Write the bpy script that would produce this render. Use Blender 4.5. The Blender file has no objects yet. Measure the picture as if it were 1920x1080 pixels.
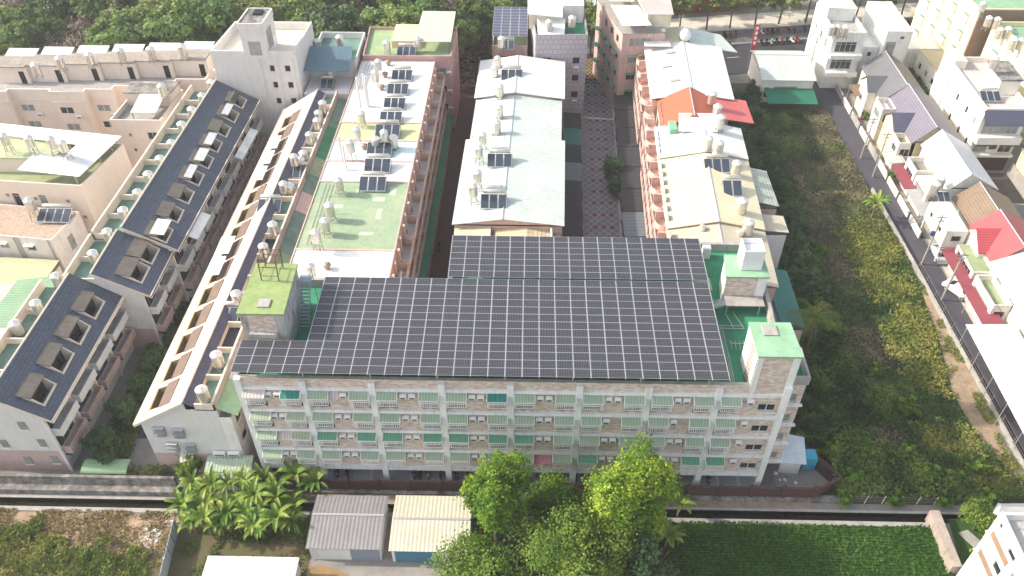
import bpy, math, random
import numpy as np
from math import radians, sin, cos, pi
from mathutils import Vector, Matrix
random.seed(7); rng = np.random.default_rng(7)
S = bpy.context.scene; COL = S.collection
# ---------------------------------------------------------------- camera, sky, sun
FPX = 1578.; PITCH = radians(42.38); YAW = radians(1.2); CAMH = 80.
cam_d = bpy.data.cameras.new("camera"); cam = bpy.data.objects.new("camera", cam_d); COL.objects.link(cam)
cam_d.sensor_width = 36; cam_d.lens = FPX / 1920 * 36; cam_d.clip_end = 4000; cam_d.clip_start = 1
cam.location = (0, 0, CAMH); cam.rotation_euler = (pi/2 - PITCH, 0, YAW); S.camera = cam
SUN_EL, SUN_AZ = radians(34), radians(6)      # sun comes from -X, a little behind the long facade
w = bpy.data.worlds.new("World"); S.world = w; w.use_nodes = True
wn = w.node_tree.nodes; wl = w.node_tree.links; bg = wn["Background"]
sky = wn.new("ShaderNodeTexSky"); sky.sky_type = 'NISHITA'; sky.sun_disc = False
sky.sun_elevation = SUN_EL; sky.air_density = 1.2; sky.dust_density = 3.0; sky.ozone_density = 1
sunvec = Vector((-cos(SUN_EL)*cos(SUN_AZ), cos(SUN_EL)*sin(SUN_AZ), sin(SUN_EL)))
sky.sun_rotation = math.atan2(sunvec.x, sunvec.y)
hs = wn.new('ShaderNodeHueSaturation'); hs.inputs['Saturation'].default_value = .55   # hazy sky, less blue than a clear one
wl.new(sky.outputs[0], hs.inputs['Color']); wl.new(hs.outputs[0], bg.inputs[0]); bg.inputs[1].default_value = 0.15
sl = bpy.data.lights.new("sun", 'SUN'); sl.energy = 2.9; sl.angle = radians(1.2); sl.color = (1, .89, .74)
so = bpy.data.objects.new("sun", sl); COL.objects.link(so); so.location = (-60, 0, 90)
so.rotation_euler = (-sunvec).to_track_quat('-Z', 'Y').to_euler()
S.view_settings.view_transform = 'Standard'; S.view_settings.look = 'None'
S.view_settings.exposure = 1.02; S.view_settings.gamma = 1
# ---------------------------------------------------------------- helpers
_R = Vector((cos(YAW), sin(YAW), 0)); _F = Vector((-sin(YAW)*cos(PITCH), cos(YAW)*cos(PITCH), -sin(PITCH))); _U = _R.cross(_F)
def P(px, py, z):                              # measured point of the photograph, at its real height
    d = _F*FPX + _R*(px-960) - _U*(py-540); t = (z-CAMH)/d.z
    return (d.x*t, d.y*t, z)
def P2(px, py, z): return P(px, py, z)[:2]
def lin(h):
    h = h.lstrip('#'); c = [int(h[i:i+2], 16)/255 for i in (0, 2, 4)]
    return tuple(x/12.92 if x <= .04045 else ((x+.055)/1.055)**2.4 for x in c)
_mats = {}
def M(name, col, rough=.85, var=.18, scale=.5, metal=0, kind=None, axis='x', pitch=.35, col2=None, dirt=0, bump=.0, spec=.3, trans=0, brick=(1, .25), mortar=None, bumpd=.03):
    if name in _mats: return _mats[name]
    if isinstance(col, str): col = lin(col)
    if isinstance(col2, str): col2 = lin(col2)
    m = bpy.data.materials.new(name); m.use_nodes = True; n = m.node_tree.nodes; l = m.node_tree.links
    b = n["Principled BSDF"]; b.inputs["Roughness"].default_value = rough; b.inputs["Metallic"].default_value = metal
    b.inputs["Specular IOR Level"].default_value = spec
    tc = n.new("ShaderNodeTexCoord"); obj = tc.outputs["Object"]
    no = n.new("ShaderNodeTexNoise"); no.inputs["Scale"].default_value = scale; no.inputs["Detail"].default_value = 8; no.inputs["Roughness"].default_value = .62
    l.new(obj, no.inputs["Vector"])
    mr = n.new("ShaderNodeMapRange"); mr.inputs[1].default_value = .3; mr.inputs[2].default_value = .7
    l.new(no.outputs["Fac"], mr.inputs[0])
    mx = n.new("ShaderNodeMix"); mx.data_type = 'RGBA'; l.new(mr.outputs[0], mx.inputs[0])
    ca = tuple(c*(1-var) for c in col) if col2 is None else col
    cb = tuple(min(1, c*(1+var)) for c in col) if col2 is None else col2
    mx.inputs[6].default_value = (*ca, 1); mx.inputs[7].default_value = (*cb, 1)
    out = mx.outputs[2]
    def math_(op, a, bv):
        k = n.new("ShaderNodeMath"); k.operation = op
        for i, q in enumerate((a, bv)):
            if hasattr(q, 'links'): l.new(q, k.inputs[i])
            else: k.inputs[i].default_value = q
        return k.outputs[0]
    if kind in ('brickwall', 'tileroof', 'corr', 'paving', 'cells'):
        sx = n.new("ShaderNodeSeparateXYZ"); l.new(obj, sx.inputs[0])
        cx = n.new("ShaderNodeCombineXYZ")
        if kind == 'brickwall':
            l.new(math_('ADD', sx.outputs[0], sx.outputs[1]), cx.inputs[0]); l.new(sx.outputs[2], cx.inputs[1])
        elif axis == 'y': l.new(sx.outputs[1], cx.inputs[0]); l.new(sx.outputs[0], cx.inputs[1])
        else: l.new(sx.outputs[0], cx.inputs[0]); l.new(sx.outputs[1], cx.inputs[1])
        if kind == 'corr':
            wv = n.new("ShaderNodeTexWave"); wv.bands_direction = 'X'; wv.inputs["Scale"].default_value = 2*pi/20/pitch; wv.inputs["Distortion"].default_value = 0
            l.new(cx.outputs[0], wv.inputs["Vector"])
            mm = n.new("ShaderNodeMix"); mm.data_type = 'RGBA'; mm.blend_type = 'MULTIPLY'; mm.inputs[0].default_value = 1
            rr = n.new("ShaderNodeMapRange"); rr.inputs[1].default_value = 0; rr.inputs[2].default_value = .35; rr.inputs[3].default_value = .72; rr.inputs[4].default_value = 1
            l.new(wv.outputs["Fac"], rr.inputs[0]); l.new(out, mm.inputs[6]); l.new(rr.outputs[0], mm.inputs[7]); out = mm.outputs[2]
            bp = n.new("ShaderNodeBump"); bp.inputs["Strength"].default_value = .6; bp.inputs["Distance"].default_value = bumpd
            l.new(wv.outputs["Fac"], bp.inputs["Height"]); l.new(bp.outputs[0], b.inputs["Normal"])
        else:
            bt = n.new("ShaderNodeTexBrick"); l.new(cx.outputs[0], bt.inputs["Vector"]); bt.inputs["Scale"].default_value = 1
            bt.inputs["Brick Width"].default_value = brick[0]; bt.inputs["Row Height"].default_value = brick[1]
            bt.inputs["Mortar Size"].default_value = min(brick)*.08; bt.inputs["Mortar Smooth"].default_value = .2
            if kind in ('paving', 'cells'): bt.offset = 0
            bt.inputs["Color1"].default_value = (*ca, 1); bt.inputs["Color2"].default_value = (*cb, 1)
            mc = mortar if mortar is not None else tuple(c*.6 for c in col)
            if isinstance(mc, str): mc = lin(mc)
            bt.inputs["Mortar"].default_value = (*mc, 1)
            m2 = n.new("ShaderNodeMix"); m2.data_type = 'RGBA'; m2.inputs[0].default_value = .25
            l.new(bt.outputs["Color"], m2.inputs[6]); l.new(out, m2.inputs[7])
            out = bt.outputs["Color"] if kind == 'cells' else m2.outputs[2]
            bp = n.new("ShaderNodeBump"); bp.inputs["Strength"].default_value = .5; bp.inputs["Distance"].default_value = bumpd; bp.invert = True
            l.new(bt.outputs["Fac"], bp.inputs["Height"]); l.new(bp.outputs[0], b.inputs["Normal"])
    elif bump:
        bp = n.new("ShaderNodeBump"); bp.inputs["Strength"].default_value = bump; bp.inputs["Distance"].default_value = .15
        n2 = n.new("ShaderNodeTexNoise"); n2.inputs["Scale"].default_value = scale*6; n2.inputs["Detail"].default_value = 8; l.new(obj, n2.inputs["Vector"])
        l.new(n2.outputs["Fac"], bp.inputs["Height"]); l.new(bp.outputs[0], b.inputs["Normal"])
    if dirt:                                   # streaks and blotches of weathering with a shape of their own
        mp = n.new("ShaderNodeMapping"); mp.inputs["Scale"].default_value = (1.1, 1.1, .22); l.new(obj, mp.inputs[0])
        nd = n.new("ShaderNodeTexNoise"); nd.inputs["Scale"].default_value = 1.6; nd.inputs["Detail"].default_value = 9; nd.inputs["Roughness"].default_value = .7
        l.new(mp.outputs[0], nd.inputs["Vector"])
        dr = n.new("ShaderNodeMapRange"); dr.inputs[1].default_value = .48; dr.inputs[2].default_value = .75; l.new(nd.outputs["Fac"], dr.inputs[0])
        dm = math_('MULTIPLY', dr.outputs[0], dirt)
        m3 = n.new("ShaderNodeMix"); m3.data_type = 'RGBA'; l.new(dm, m3.inputs[0]); l.new(out, m3.inputs[6]); m3.inputs[7].default_value = (.07, .062, .05, 1); out = m3.outputs[2]
    l.new(out, b.inputs["Base Color"])
    _mats[name] = m; return m
def leafmat(name, c1, c2, c3, scale=.25, trans=.3, rough=.6):
    m = bpy.data.materials.new(name); m.use_nodes = True; n = m.node_tree.nodes; l = m.node_tree.links
    b = n["Principled BSDF"]; b.inputs["Roughness"].default_value = rough; b.inputs["Specular IOR Level"].default_value = .25
    at = n.new("ShaderNodeAttribute"); at.attribute_name = "tint"
    tc = n.new("ShaderNodeTexCoord"); no = n.new("ShaderNodeTexNoise"); no.inputs["Scale"].default_value = scale; no.inputs["Detail"].default_value = 5
    ge = n.new("ShaderNodeNewGeometry"); l.new(ge.outputs["Position"], no.inputs["Vector"])
    ad = n.new("ShaderNodeMath"); ad.operation = 'MULTIPLY_ADD'; ad.inputs[1].default_value = .55; l.new(at.outputs["Fac"], ad.inputs[0])
    mr = n.new("ShaderNodeMapRange"); mr.inputs[1].default_value = .3; mr.inputs[2].default_value = .7; mr.inputs[4].default_value = .5; l.new(no.outputs["Fac"], mr.inputs[0])
    l.new(mr.outputs[0], ad.inputs[2])
    cr = n.new("ShaderNodeValToRGB"); e = cr.color_ramp.elements
    e[0].color = (*lin(c1), 1); e[1].color = (*lin(c3), 1); e[1].position = .95; k = e.new(.5); k.color = (*lin(c2), 1)
    l.new(ad.outputs[0], cr.inputs[0]); l.new(cr.outputs[0], b.inputs["Base Color"])
    tr = n.new("ShaderNodeBsdfTranslucent"); l.new(cr.outputs[0], tr.inputs[0])
    mx = n.new("ShaderNodeMixShader"); mx.inputs[0].default_value = trans; l.new(b.outputs[0], mx.inputs[1]); l.new(tr.outputs[0], mx.inputs[2])
    l.new(mx.outputs[0], n["Material Output"].inputs[0]); return m
def wloc(o):
    v = Vector((0, 0, 0))
    while o is not None: v = v + Vector(o.location); o = o.parent
    return v
class MB:
    def __init__(s): s.v = []; s.f = []; s.mi = []
    def poly(s, pts, mi=0):
        k = len(s.v); s.v += [tuple(p) for p in pts]; s.f.append(tuple(range(k, k+len(pts)))); s.mi.append(mi); return s
    def _hex(s, c, mi, skip=()):
        k = len(s.v); s.v += [tuple(p) for p in c]
        for i, q in enumerate(((0, 3, 2, 1), (4, 5, 6, 7), (0, 1, 5, 4), (1, 2, 6, 5), (2, 3, 7, 6), (3, 0, 4, 7))):
            if i not in skip: s.f.append(tuple(k+j for j in q)); s.mi.append(mi)
        return s
    def box(s, x0, x1, y0, y1, z0, z1, mi=0):
        return s._hex([(x0, y0, z0), (x1, y0, z0), (x1, y1, z0), (x0, y1, z0), (x0, y0, z1), (x1, y0, z1), (x1, y1, z1), (x0, y1, z1)], mi)
    def prism(s, pts, z0, z1, mi=0):
        n = len(pts); k = len(s.v); s.v += [(p[0], p[1], z0) for p in pts] + [(p[0], p[1], z1) for p in pts]
        s.f.append(tuple(k+n-1-i for i in range(n))); s.f.append(tuple(k+n+i for i in range(n))); s.mi += [mi, mi]
        for i in range(n): j = (i+1) % n; s.f.append((k+i, k+j, k+n+j, k+n+i)); s.mi.append(mi)
        return s
    def slab(s, pts, t=.12, mi=0):              # 3D polygon, counter-clockwise from above, thickness t below it
        n = len(pts); k = len(s.v); s.v += [tuple(p) for p in pts] + [(p[0], p[1], p[2]-t) for p in pts]
        s.f.append(tuple(range(k, k+n))); s.f.append(tuple(k+n+n-1-i for i in range(n))); s.mi += [mi, mi]
        for i in range(n): j = (i+1) % n; s.f.append((k+j, k+i, k+n+i, k+n+j)); s.mi.append(mi)
        return s
    def obox(s, A, B, s0, s1, h0, h1, d0, d1, mi=0):   # box on the wall A->B, d outward (to the right of A->B)
        L = math.hypot(B[0]-A[0], B[1]-A[1]); ux, uy = (B[0]-A[0])/L, (B[1]-A[1])/L; nx, ny = uy, -ux
        q = lambda a, d, h: (A[0]+ux*a+nx*d, A[1]+uy*a+ny*d, h)
        return s._hex([q(s0, d1, h0), q(s1, d1, h0), q(s1, d0, h0), q(s0, d0, h0), q(s0, d1, h1), q(s1, d1, h1), q(s1, d0, h1), q(s0, d0, h1)], mi)
    def wall(s, A, B, z0, z1, holes=(), depth=.16, mi=0):
        L = math.hypot(B[0]-A[0], B[1]-A[1]); ux, uy = (B[0]-A[0])/L, (B[1]-A[1])/L; nx, ny = uy, -ux
        q = lambda a, h, d=0: (A[0]+ux*a+nx*d, A[1]+uy*a+ny*d, h)
        hs = [h for h in holes if h[1] > h[0] and h[0] > .01 and h[1] < L-.01 and h[2] > z0 and h[3] < z1]
        ss = sorted({0, L} | {h[0] for h in hs} | {h[1] for h in hs}); zs = sorted({z0, z1} | {h[2] for h in hs} | {h[3] for h in hs})
        for i in range(len(ss)-1):
            for j in range(len(zs)-1):
                a, b, c, d = ss[i], ss[i+1], zs[j], zs[j+1]
                if any(h[0] <= a+1e-6 and b <= h[1]+1e-6 and h[2] <= c+1e-6 and d <= h[3]+1e-6 for h in hs): continue
                s.poly([q(a, c), q(b, c), q(b, d), q(a, d)], mi)
        for a, b, c, d in (h[:4] for h in hs):
            s.poly([q(a, c), q(b, c), q(b, c, -depth), q(a, c, -depth)], mi); s.poly([q(a, d, -depth), q(b, d, -depth), q(b, d), q(a, d)], mi)
            s.poly([q(a, c, -depth), q(a, d, -depth), q(a, d), q(a, c)], mi); s.poly([q(b, c), q(b, d), q(b, d, -depth), q(b, c, -depth)], mi)
        return s
    def tube(s, p, q, r, n=6, r2=None, mi=0):
        p = Vector(p); q = Vector(q); d = (q-p).normalized(); a = d.orthogonal().normalized(); b = d.cross(a); r2 = r if r2 is None else r2; k = len(s.v)
        for c, rr in ((p, r), (q, r2)):
            s.v += [tuple(c + a*rr*cos(2*pi*i/n) + b*rr*sin(2*pi*i/n)) for i in range(n)]
        for i in range(n): j = (i+1) % n; s.f.append((k+i, k+j, k+n+j, k+n+i)); s.mi.append(mi)
        s.f.append(tuple(k+n-1-i for i in range(n))); s.f.append(tuple(k+n+i for i in range(n))); s.mi += [mi, mi]
        return s
    def lathe(s, c, prof, n=16, mi=0, axis='z'):
        k = len(s.v)
        for r, h in prof:
            for i in range(n):
                a = 2*pi*i/n; x, y = r*cos(a), r*sin(a)
                s.v.append((c[0]+x, c[1]+y, c[2]+h) if axis == 'z' else ((c[0]+h, c[1]+x, c[2]+y) if axis == 'x' else (c[0]+y, c[1]+h, c[2]+x)))
        for t in range(len(prof)-1):
            for i in range(n): j = (i+1) % n; s.f.append((k+t*n+i, k+t*n+j, k+(t+1)*n+j, k+(t+1)*n+i)); s.mi.append(mi)
        s.f.append(tuple(k+n-1-i for i in range(n))); s.f.append(tuple(k+(len(prof)-1)*n+i for i in range(n))); s.mi += [mi, mi]
        return s
    def build(s, name, mats, parent=None, smooth=False, kind=None, label=None, cat=None, group=None, loc=None):
        me = bpy.data.meshes.new(name); off = wloc(parent) if parent is not None else Vector(loc or (0, 0, 0))
        me.from_pydata([(v[0]-off.x, v[1]-off.y, v[2]-off.z) for v in s.v], [], s.f)
        for m in (mats if isinstance(mats, (list, tuple)) else [mats]): me.materials.append(m)
        if any(s.mi): me.polygons.foreach_set("material_index", s.mi)
        if smooth: me.polygons.foreach_set("use_smooth", [True]*len(s.f))
        o = bpy.data.objects.new(name, me); COL.objects.link(o)
        if parent is not None: o.parent = parent
        else: o.location = off
        for k_, v_ in (('kind', kind), ('label', label), ('category', cat), ('group', group)):
            if v_: o[k_] = v_
        return o
def thing(name, label, cat, loc, group=None, rz=0):
    o = bpy.data.objects.new(name, None); COL.objects.link(o); o.location = loc; o.rotation_euler = (0, 0, rz); o.empty_display_size = .2
    o['label'] = label; o['category'] = cat
    if group: o['group'] = group
    return o
KIDS = {}
def kids(o): return [c for c in bpy.data.objects if c.parent is o] if o.name not in KIDS else KIDS[o.name]
def dup(root, loc, rz=None, label=None, sc=None, group=None, swap=None):
    def cp(o, par):
        c = o.copy(); COL.objects.link(c)
        if par is not None: c.parent = par
        for ch in kids(o): cp(ch, c)
        return c
    if root.name not in KIDS:
        def cache(o):
            ks = [c for c in bpy.data.objects if c.parent is o]; KIDS[o.name] = ks
            for k in ks: cache(k)
        cache(root)
    r = cp(root, None); r.location = loc
    if rz is not None: r.rotation_euler = (0, 0, rz)
    if sc is not None: r.scale = (sc, sc, sc) if not isinstance(sc, tuple) else sc
    if label: r['label'] = label
    if group: r['group'] = group
    return r
ORD = "first second third fourth fifth sixth seventh eighth ninth tenth eleventh twelfth thirteenth fourteenth fifteenth sixteenth seventeenth eighteenth nineteenth twentieth".split()
def ordn(i):
    if i < 20: return ORD[i]
    t, u = divmod(i+1, 10); T = {2: 'twent', 3: 'thirt', 4: 'fort', 5: 'fift', 6: 'sixt', 7: 'sevent', 8: 'eight', 9: 'ninet'}[t]
    return T+'ieth' if u == 0 else T+'y-'+ORD[u-1]
# ---------------------------------------------------------------- materials
WHITE = M('white_paint', '#e4e3de', .6, .05, .8, dirt=.25); WHITER = M('white_roof', '#e6e6e3', .6, .06, .5, dirt=.3)
CREAM = M('cream_wall', '#e0d2c2', .85, .06, .5, dirt=.2); BEIGE = M('beige_wall', '#e4d5c8', .85, .05, .5, dirt=.14); PALE = M('pale_grey_wall', '#dad7d4', .85, .05, .5, dirt=.16)
PINKW = M('pink_wall', '#c9aca3', .85, .12, .8, dirt=.35); PINKB = M('pink_tile_wall', '#d0b3aa', .8, .1, 2, kind='brickwall', brick=(.4, .2), dirt=.2)
ROSE = M('rose_base_wall', '#c4aca5', .85, .06, .6, dirt=.2); YELW = M('yellow_wall', '#e6d9b0', .85, .06, .5, dirt=.12)
CONC = M('concrete', '#a3a09b', .9, .18, .7, dirt=.35); CONCD = M('weathered_concrete', '#4a4746', .95, .3, .9, dirt=.7, bump=.4, col2='#a8a39e'); DARKW = M('dark_interior', '#26282b', .9)
LINE = M('white_column_paint', '#e6e6e4', .7, .05, .8, dirt=.3)
TAN = M('tan_brick_tile', '#bb9f8c', .85, .1, 1.6, kind='brickwall', brick=(.5, .22), mortar='#d2c6b9', col2='#e6dad0', dirt=.08)
GREENR = M('green_roof_coating', '#3c8a68', .7, .22, .5, dirt=.25); GREENL = M('light_green_roof_coating', '#8bb091', .75, .16, .6, dirt=.15); OLIVE = M('olive_roof_coating', '#a3ad8d', .8, .22, .35, dirt=.3, col2='#84a085', bump=.1)
OLIVL = M('lime_roof_coating', '#b9bf95', .8, .12, .4, dirt=.2); CYANR = M('pale_cyan_roof_coating', '#b9dcdc', .7, .1, .6, col2='#e4ebe8', dirt=.15); TEALR = M('teal_roof_coating', '#6a8b80', .75, .22, .7, dirt=.45)
MEADR = M('sage_roof_coating', '#93a98c', .8, .15, .5, dirt=.3)
TILEB = M('blue_grey_roof_tile', '#4d535e', .55, .25, .5, kind='tileroof', axis='y', brick=(.34, .34), mortar='#2e333c', col2='#5b6577', bumpd=.06, spec=.5)
TILEGLARE = M('sun_glare_roof_tile', '#d8cabd', .5, .08, 1, kind='corr', axis='y', pitch=.32, bumpd=.05)  # sun glare on blue-grey tiles, put into the colour as a pale tone
TILED = M('slate_rib_roof_tile', '#5a5a6e', .5, .1, 1, kind='corr', axis='y', pitch=.3, bumpd=.05)
def CR(name, c, axis='x', pitch=.35, rough=.5, dirt=.22, **k): return M(name, c, rough, .1, .25, kind='corr', axis=axis, pitch=pitch, dirt=dirt, **k)
SHW = CR('white_sheet_roof', '#dededa', 'y', .5, dirt=.25); SHC = CR('cream_sheet_roof', '#d6ceb4', 'y', .4); SHG = CR('grey_sheet_roof', '#8d8b8d', 'x', .42, dirt=.3); SHCX = CR('cream_sheet_roof_lengthwise', '#cfcab6', 'x', .42, dirt=.2)
SHM = CR('mint_sheet_roof', '#c6d0c9', 'y', .5, dirt=.25); SHD = CR('dark_grey_sheet_roof', '#6b6c70', 'x', .3); SHP = CR('purple_grey_sheet_roof', '#76717f', 'x', .3); SHR = CR('red_sheet_roof', '#b8565a', 'y', .3, dirt=.1); SHO = CR('orange_red_sheet_roof', '#c8674c', 'y', .3)
SHMAR = CR('maroon_sheet_roof', '#8b4650', 'y', .35, dirt=.1); SHGR = CR('green_sheet_roof', '#88a888', 'y', .4, dirt=.25); SHTE = CR('teal_sheet_roof', '#2f7569', 'x', .4); SHBR = CR('brown_weathered_roof', '#83705e', 'x', .3, dirt=.5); SHBL = CR('dark_carport_sheet', '#3c3c41', 'y', .9, rough=.85, dirt=.3)
SHPK = CR('pinkish_sheet_roof', '#c8bcb6', 'x', .35); SHWX = CR('white_sheet_roof_lengthwise', '#dcdad5', 'x', .4, dirt=.15)
STEEL = M('stainless_steel', '#d6d1c8', .25, .15, 3, metal=.6); STEELD = M('stand_steel', '#8f8a84', .6, .15, 2, metal=.3); ALU = M('aluminium_frame', '#b9bcc2', .45, .05, 2, metal=.4)
LIDM = M('tank_lid', '#e2e2e0', .35, .05, 2, metal=.3)
GLASS = M('window_glass', '#2b3338', .12, .3, .6, spec=.6); GLASSP = M('curtained_glass', '#8d908e', .3, .25, 1, spec=.5); COLLG = M('collector_glass', '#39434f', .15, .1, 1, spec=.6)
CELL = M('photovoltaic_cells', '#1f2026', .34, .16, .25, kind='cells', brick=(.1643, .1867), mortar='#72737b', spec=.3, bumpd=.0)
GMET = M('guard_bar_white', '#e6e6e2', .5, .04, 1); AWG = CR('green_awning', '#97aa92', 'x', .3, dirt=.05); AWD = CR('deep_green_awning', '#5f9579', 'x', .3, dirt=.0); AWT = CR('teal_awning', '#2c7f74', 'x', .45); AWR = CR('red_awning', '#c4808a', 'x', .3); AWY = CR('faded_green_awning', '#a2ad94', 'x', .3, dirt=.2)
ACW = M('air_conditioner_case', '#e4e3df', .5, .05, 2); RUBB = M('black_rubber', '#1b1b1c', .7); REDP = M('red_paint', '#9a3038', .4); BLUP = M('blue_paint', '#2b4f86', .35); YELP = M('yellow_paint', '#a58a2c', .4); BLKP = M('black_paint', '#222327', .35); WHTP = M('white_gloss_paint', '#e8e8e8', .3, .02)
ASPH = M('asphalt', '#4b4a52', .9, .16, .35, bump=.1); ASPD = M('dark_asphalt', '#3a3a40', .9, .2, .4); MARK = M('road_marking_white', '#c8c8c4', .8); MARKY = M('road_marking_yellow', '#a8843c', .8)
REDPAV = M('dark_red_paving', '#5a4040', .9, .15, .6, kind='paving', brick=(.3, .3), mortar='#473434'); SLAB = M('concrete_slab', '#8f8a84', .9, .2, .4, dirt=.3, bump=.1)
SAND = M('sandy_soil', '#86745f', .95, .2, .5, bump=.6, col2='#b09c82', dirt=.25); DIRT = M('dry_grass_soil', '#8e7a62', .95, .3, .25, bump=.5, col2='#6f7048'); MUD = M('dark_undergrowth_soil', '#3f4430', .95, .3, .2, bump=.4, col2='#5c5a40')
WATER = M('ditch_water', '#2a291f', .1, .3, .4, spec=.5); BRICKW = M('old_brick_wall', '#5c4541', .9, .25, 1.5, kind='brickwall', brick=(.6, .12), mortar='#4a3a38', dirt=.7); BRKPOST = M('brick_post', '#5e433e', .9, .2, 2, dirt=.4)
BARK = M('bark', '#5d5142', .9, .25, 2, bump=.3); RUST = M('rusty_steel', '#6e4a38', .8, .3, 2); WOODP = M('weathered_pole', '#a39c92', .9, .15, 2)
# ---------------------------------------------------------------- setting: ground, roads, ditch, field
def sheet(name, pts, z, mat, kind='structure', label=None):
    return MB().poly([(p[0], p[1], z) for p in pts]).build(name, mat, kind=kind, label=label)
GROUND = M('town_ground', '#85827c', .95, .2, .15, bump=.2, dirt=.3)
dy0, dy1 = 50.95, 52.05                        # the ditch is cut into the ground
MB().poly([(-900, dy1, 0), (900, dy1, 0), (900, 2600, 0), (-900, 2600, 0)]).poly([(-900, -300, 0), (900, -300, 0), (900, dy0, 0), (-900, dy0, 0)]) \
    .poly([(-900, dy0, 0), (900, dy0, 0), (900, dy0, -1.6), (-900, dy0, -1.6)]).poly([(-900, dy1, -1.6), (900, dy1, -1.6), (900, dy1, 0), (-900, dy1, 0)]) \
    .poly([(-900, dy0, -1.6), (900, dy0, -1.6), (900, dy1, -1.6), (-900, dy1, -1.6)]).build('ground', GROUND, kind='structure')
MB().poly([(-120, dy0, -.75), (120, dy0, -.75), (120, dy1, -.75), (-120, dy1, -.75)]).build('ditch_water', WATER, kind='structure')
b = MB(); b.box(-120, 44.6, dy0-.55, dy0, -.9, .12); b.box(-120, 60, dy1, dy1+.3, -.9, .1); b.build('ditch_kerb', CONC, kind='structure')
sheet('lot_soil', [(27.5, 53.2), (56.2, 53.2), (55.3, 147), (33.4, 147), (33.0, 60)], .012, MUD)
sheet('sandy_verge', [(50.5, 57), (56.2, 54), (56.8, 78), (56.0, 92), (55.0, 80), (53.0, 68)], .024, SAND)
sheet('lane', [(57.1, 40), (61.6, 40), (60.2, 92), (59.6, 110), (58.8, 128), (58.7, 149), (54.3, 149), (54.9, 132), (55.5, 112), (56.2, 92), (57.0, 70)], .03, ASPH)
# top street with kerbs, pavement and markings
def ystreet(x): return 157.5 + (x-15)*.17 if x > 15 else 157.5 - (15-x)*.02
xs = [-120, -40, 15, 40, 70, 110, 200]
MB().poly([(x, ystreet(x)-11.5, .02) for x in xs] + [(x, ystreet(x)+1, .02) for x in reversed(xs)]).build('top_street', ASPD, kind='structure')
MB().prism([(x, ystreet(x)+7.5) for x in xs[2:]] + [(x, ystreet(x)+14.5) for x in reversed(xs[2:])], 0, .15).build('far_pavement', M('pale_pavement', '#cfc9bd', .9, .15, .5, dirt=.3), kind='structure')
MB().prism([(x, ystreet(x)+1) for x in xs[2:]] + [(x, ystreet(x)+1.3) for x in reversed(xs[2:])], 0, .15).build('street_kerb', CONC, kind='structure')
sheet('parking_strip', [(15, ystreet(15)+1.3), (200, ystreet(200)+1.3), (200, ystreet(200)+7.5), (15, ystreet(15)+7.5)], .02, M('parking_asphalt', '#6b6967', .9, .2, .4))
b = MB()
for x in range(20, 100, 5): b.obox((x, ystreet(x)-4.4), (x+2.5, ystreet(x+2.5)-4.4), 0, 2.5, .03, .036, 0, .15)
b.build('street_marking', MARK, kind='structure')
b = MB()
for x0, x1, y0, y1 in ((-13.6, -7.6, 145.6, 153.5), (10.8, 15.0, 148.5, 156)):
    n = 5
    for k in range(-n, n+1):                   # yellow no-stopping hatching: crossing diagonals clipped to the box
        for sgn in (1, -1):
            xa = x0 + (x1-x0)*k/n; pts = []
            for t in np.linspace(0, 1, 41):
                x = xa + (x1-x0)*t*1.0; y = y0 + (y1-y0)*t if sgn > 0 else y1 - (y1-y0)*t
                if x0 <= x <= x1: pts.append((x, y))
            if len(pts) > 1:
                A, B = pts[0], pts[-1]; b.obox(A, B, 0, math.hypot(B[0]-A[0], B[1]-A[1]), .03, .034+.001*(sgn+1), 0, .14)
    b.box(x0, x1, y0-.2, y0, .03, .034); b.box(x0, x1, y1, y1+.2, .03, .034)
b.build('yellow_box_marking', MARKY, kind='structure')
sheet('red_alley', [(-13.7, 77), (-9.2, 77), (-8.2, 144.5), (-13.6, 144.5)], .016, REDPAV)
# patterned alley: red lozenges outlined in white on grey paving
PATT = M('patterned_paving', '#757378', .9, .15, .5, dirt=.2)
sheet('patterned_alley', [(8.1, 77), (14.2, 77), (15.9, 146), (10.8, 149)], .016, PATT)
b = MB(); r = MB()
for i in range(5):
    for j in range(44):
        x = 8.9+.02*(j*1.55)+i*1.3; y = 80+j*1.55
        if x > 14.0+.025*(y-77): continue
        q = [(x-.65, y), (x, y-.775), (x+.65, y), (x, y+.775)]
        for a, c in ((0, 1), (1, 2), (2, 3), (3, 0)): b.obox(q[a], q[c], 0, math.hypot(q[c][0]-q[a][0], q[c][1]-q[a][1]), .02, .026, -.05, .05)
        if (j % 2 == 0) and i in (1, 2, 3): r.poly([(x-.48, y, .022), (x, y-.6, .022), (x+.48, y, .022), (x, y+.6, .022)])
b.build('paving_line', M('paving_line_grey', '#a5a2a2', .9), kind='structure'); r.build('paving_lozenge', M('red_paver', '#6d4546', .9, .15, 1), kind='structure')
sheet('side_path', [(8.1, 150), (16, 147), (16, 77), (14.2, 77), (15.9, 146)], .008, CONC)
sheet('courtyard_paving', [(-50, 56), (-42, 56), (-42, 121), (-46, 121)], .012, M('courtyard_tiles', '#5f6573', .8, .15, .5, kind='paving', brick=(.6, .6)))
sheet('courtyard_path', [(-44.9, 60.5), (-41.2, 60.5), (-41.2, 120), (-43.6, 120)], .02, M('dark_blue_tiles', '#39414f', .7, .12, .5, kind='paving', brick=(.4, .4)))
sheet('entry_slab', [(-46.5, 55.6), (-40.8, 55.6), (-41.2, 60.4), (-46.9, 60.4)], .024, M('entry_paving', '#8a8480', .9, .15, .5))
sheet('dirt_lot', [(-90, 10), (-36.7, 10), (-36.9, 50.3), (-90, 50.3)], .012, DIRT)
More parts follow.
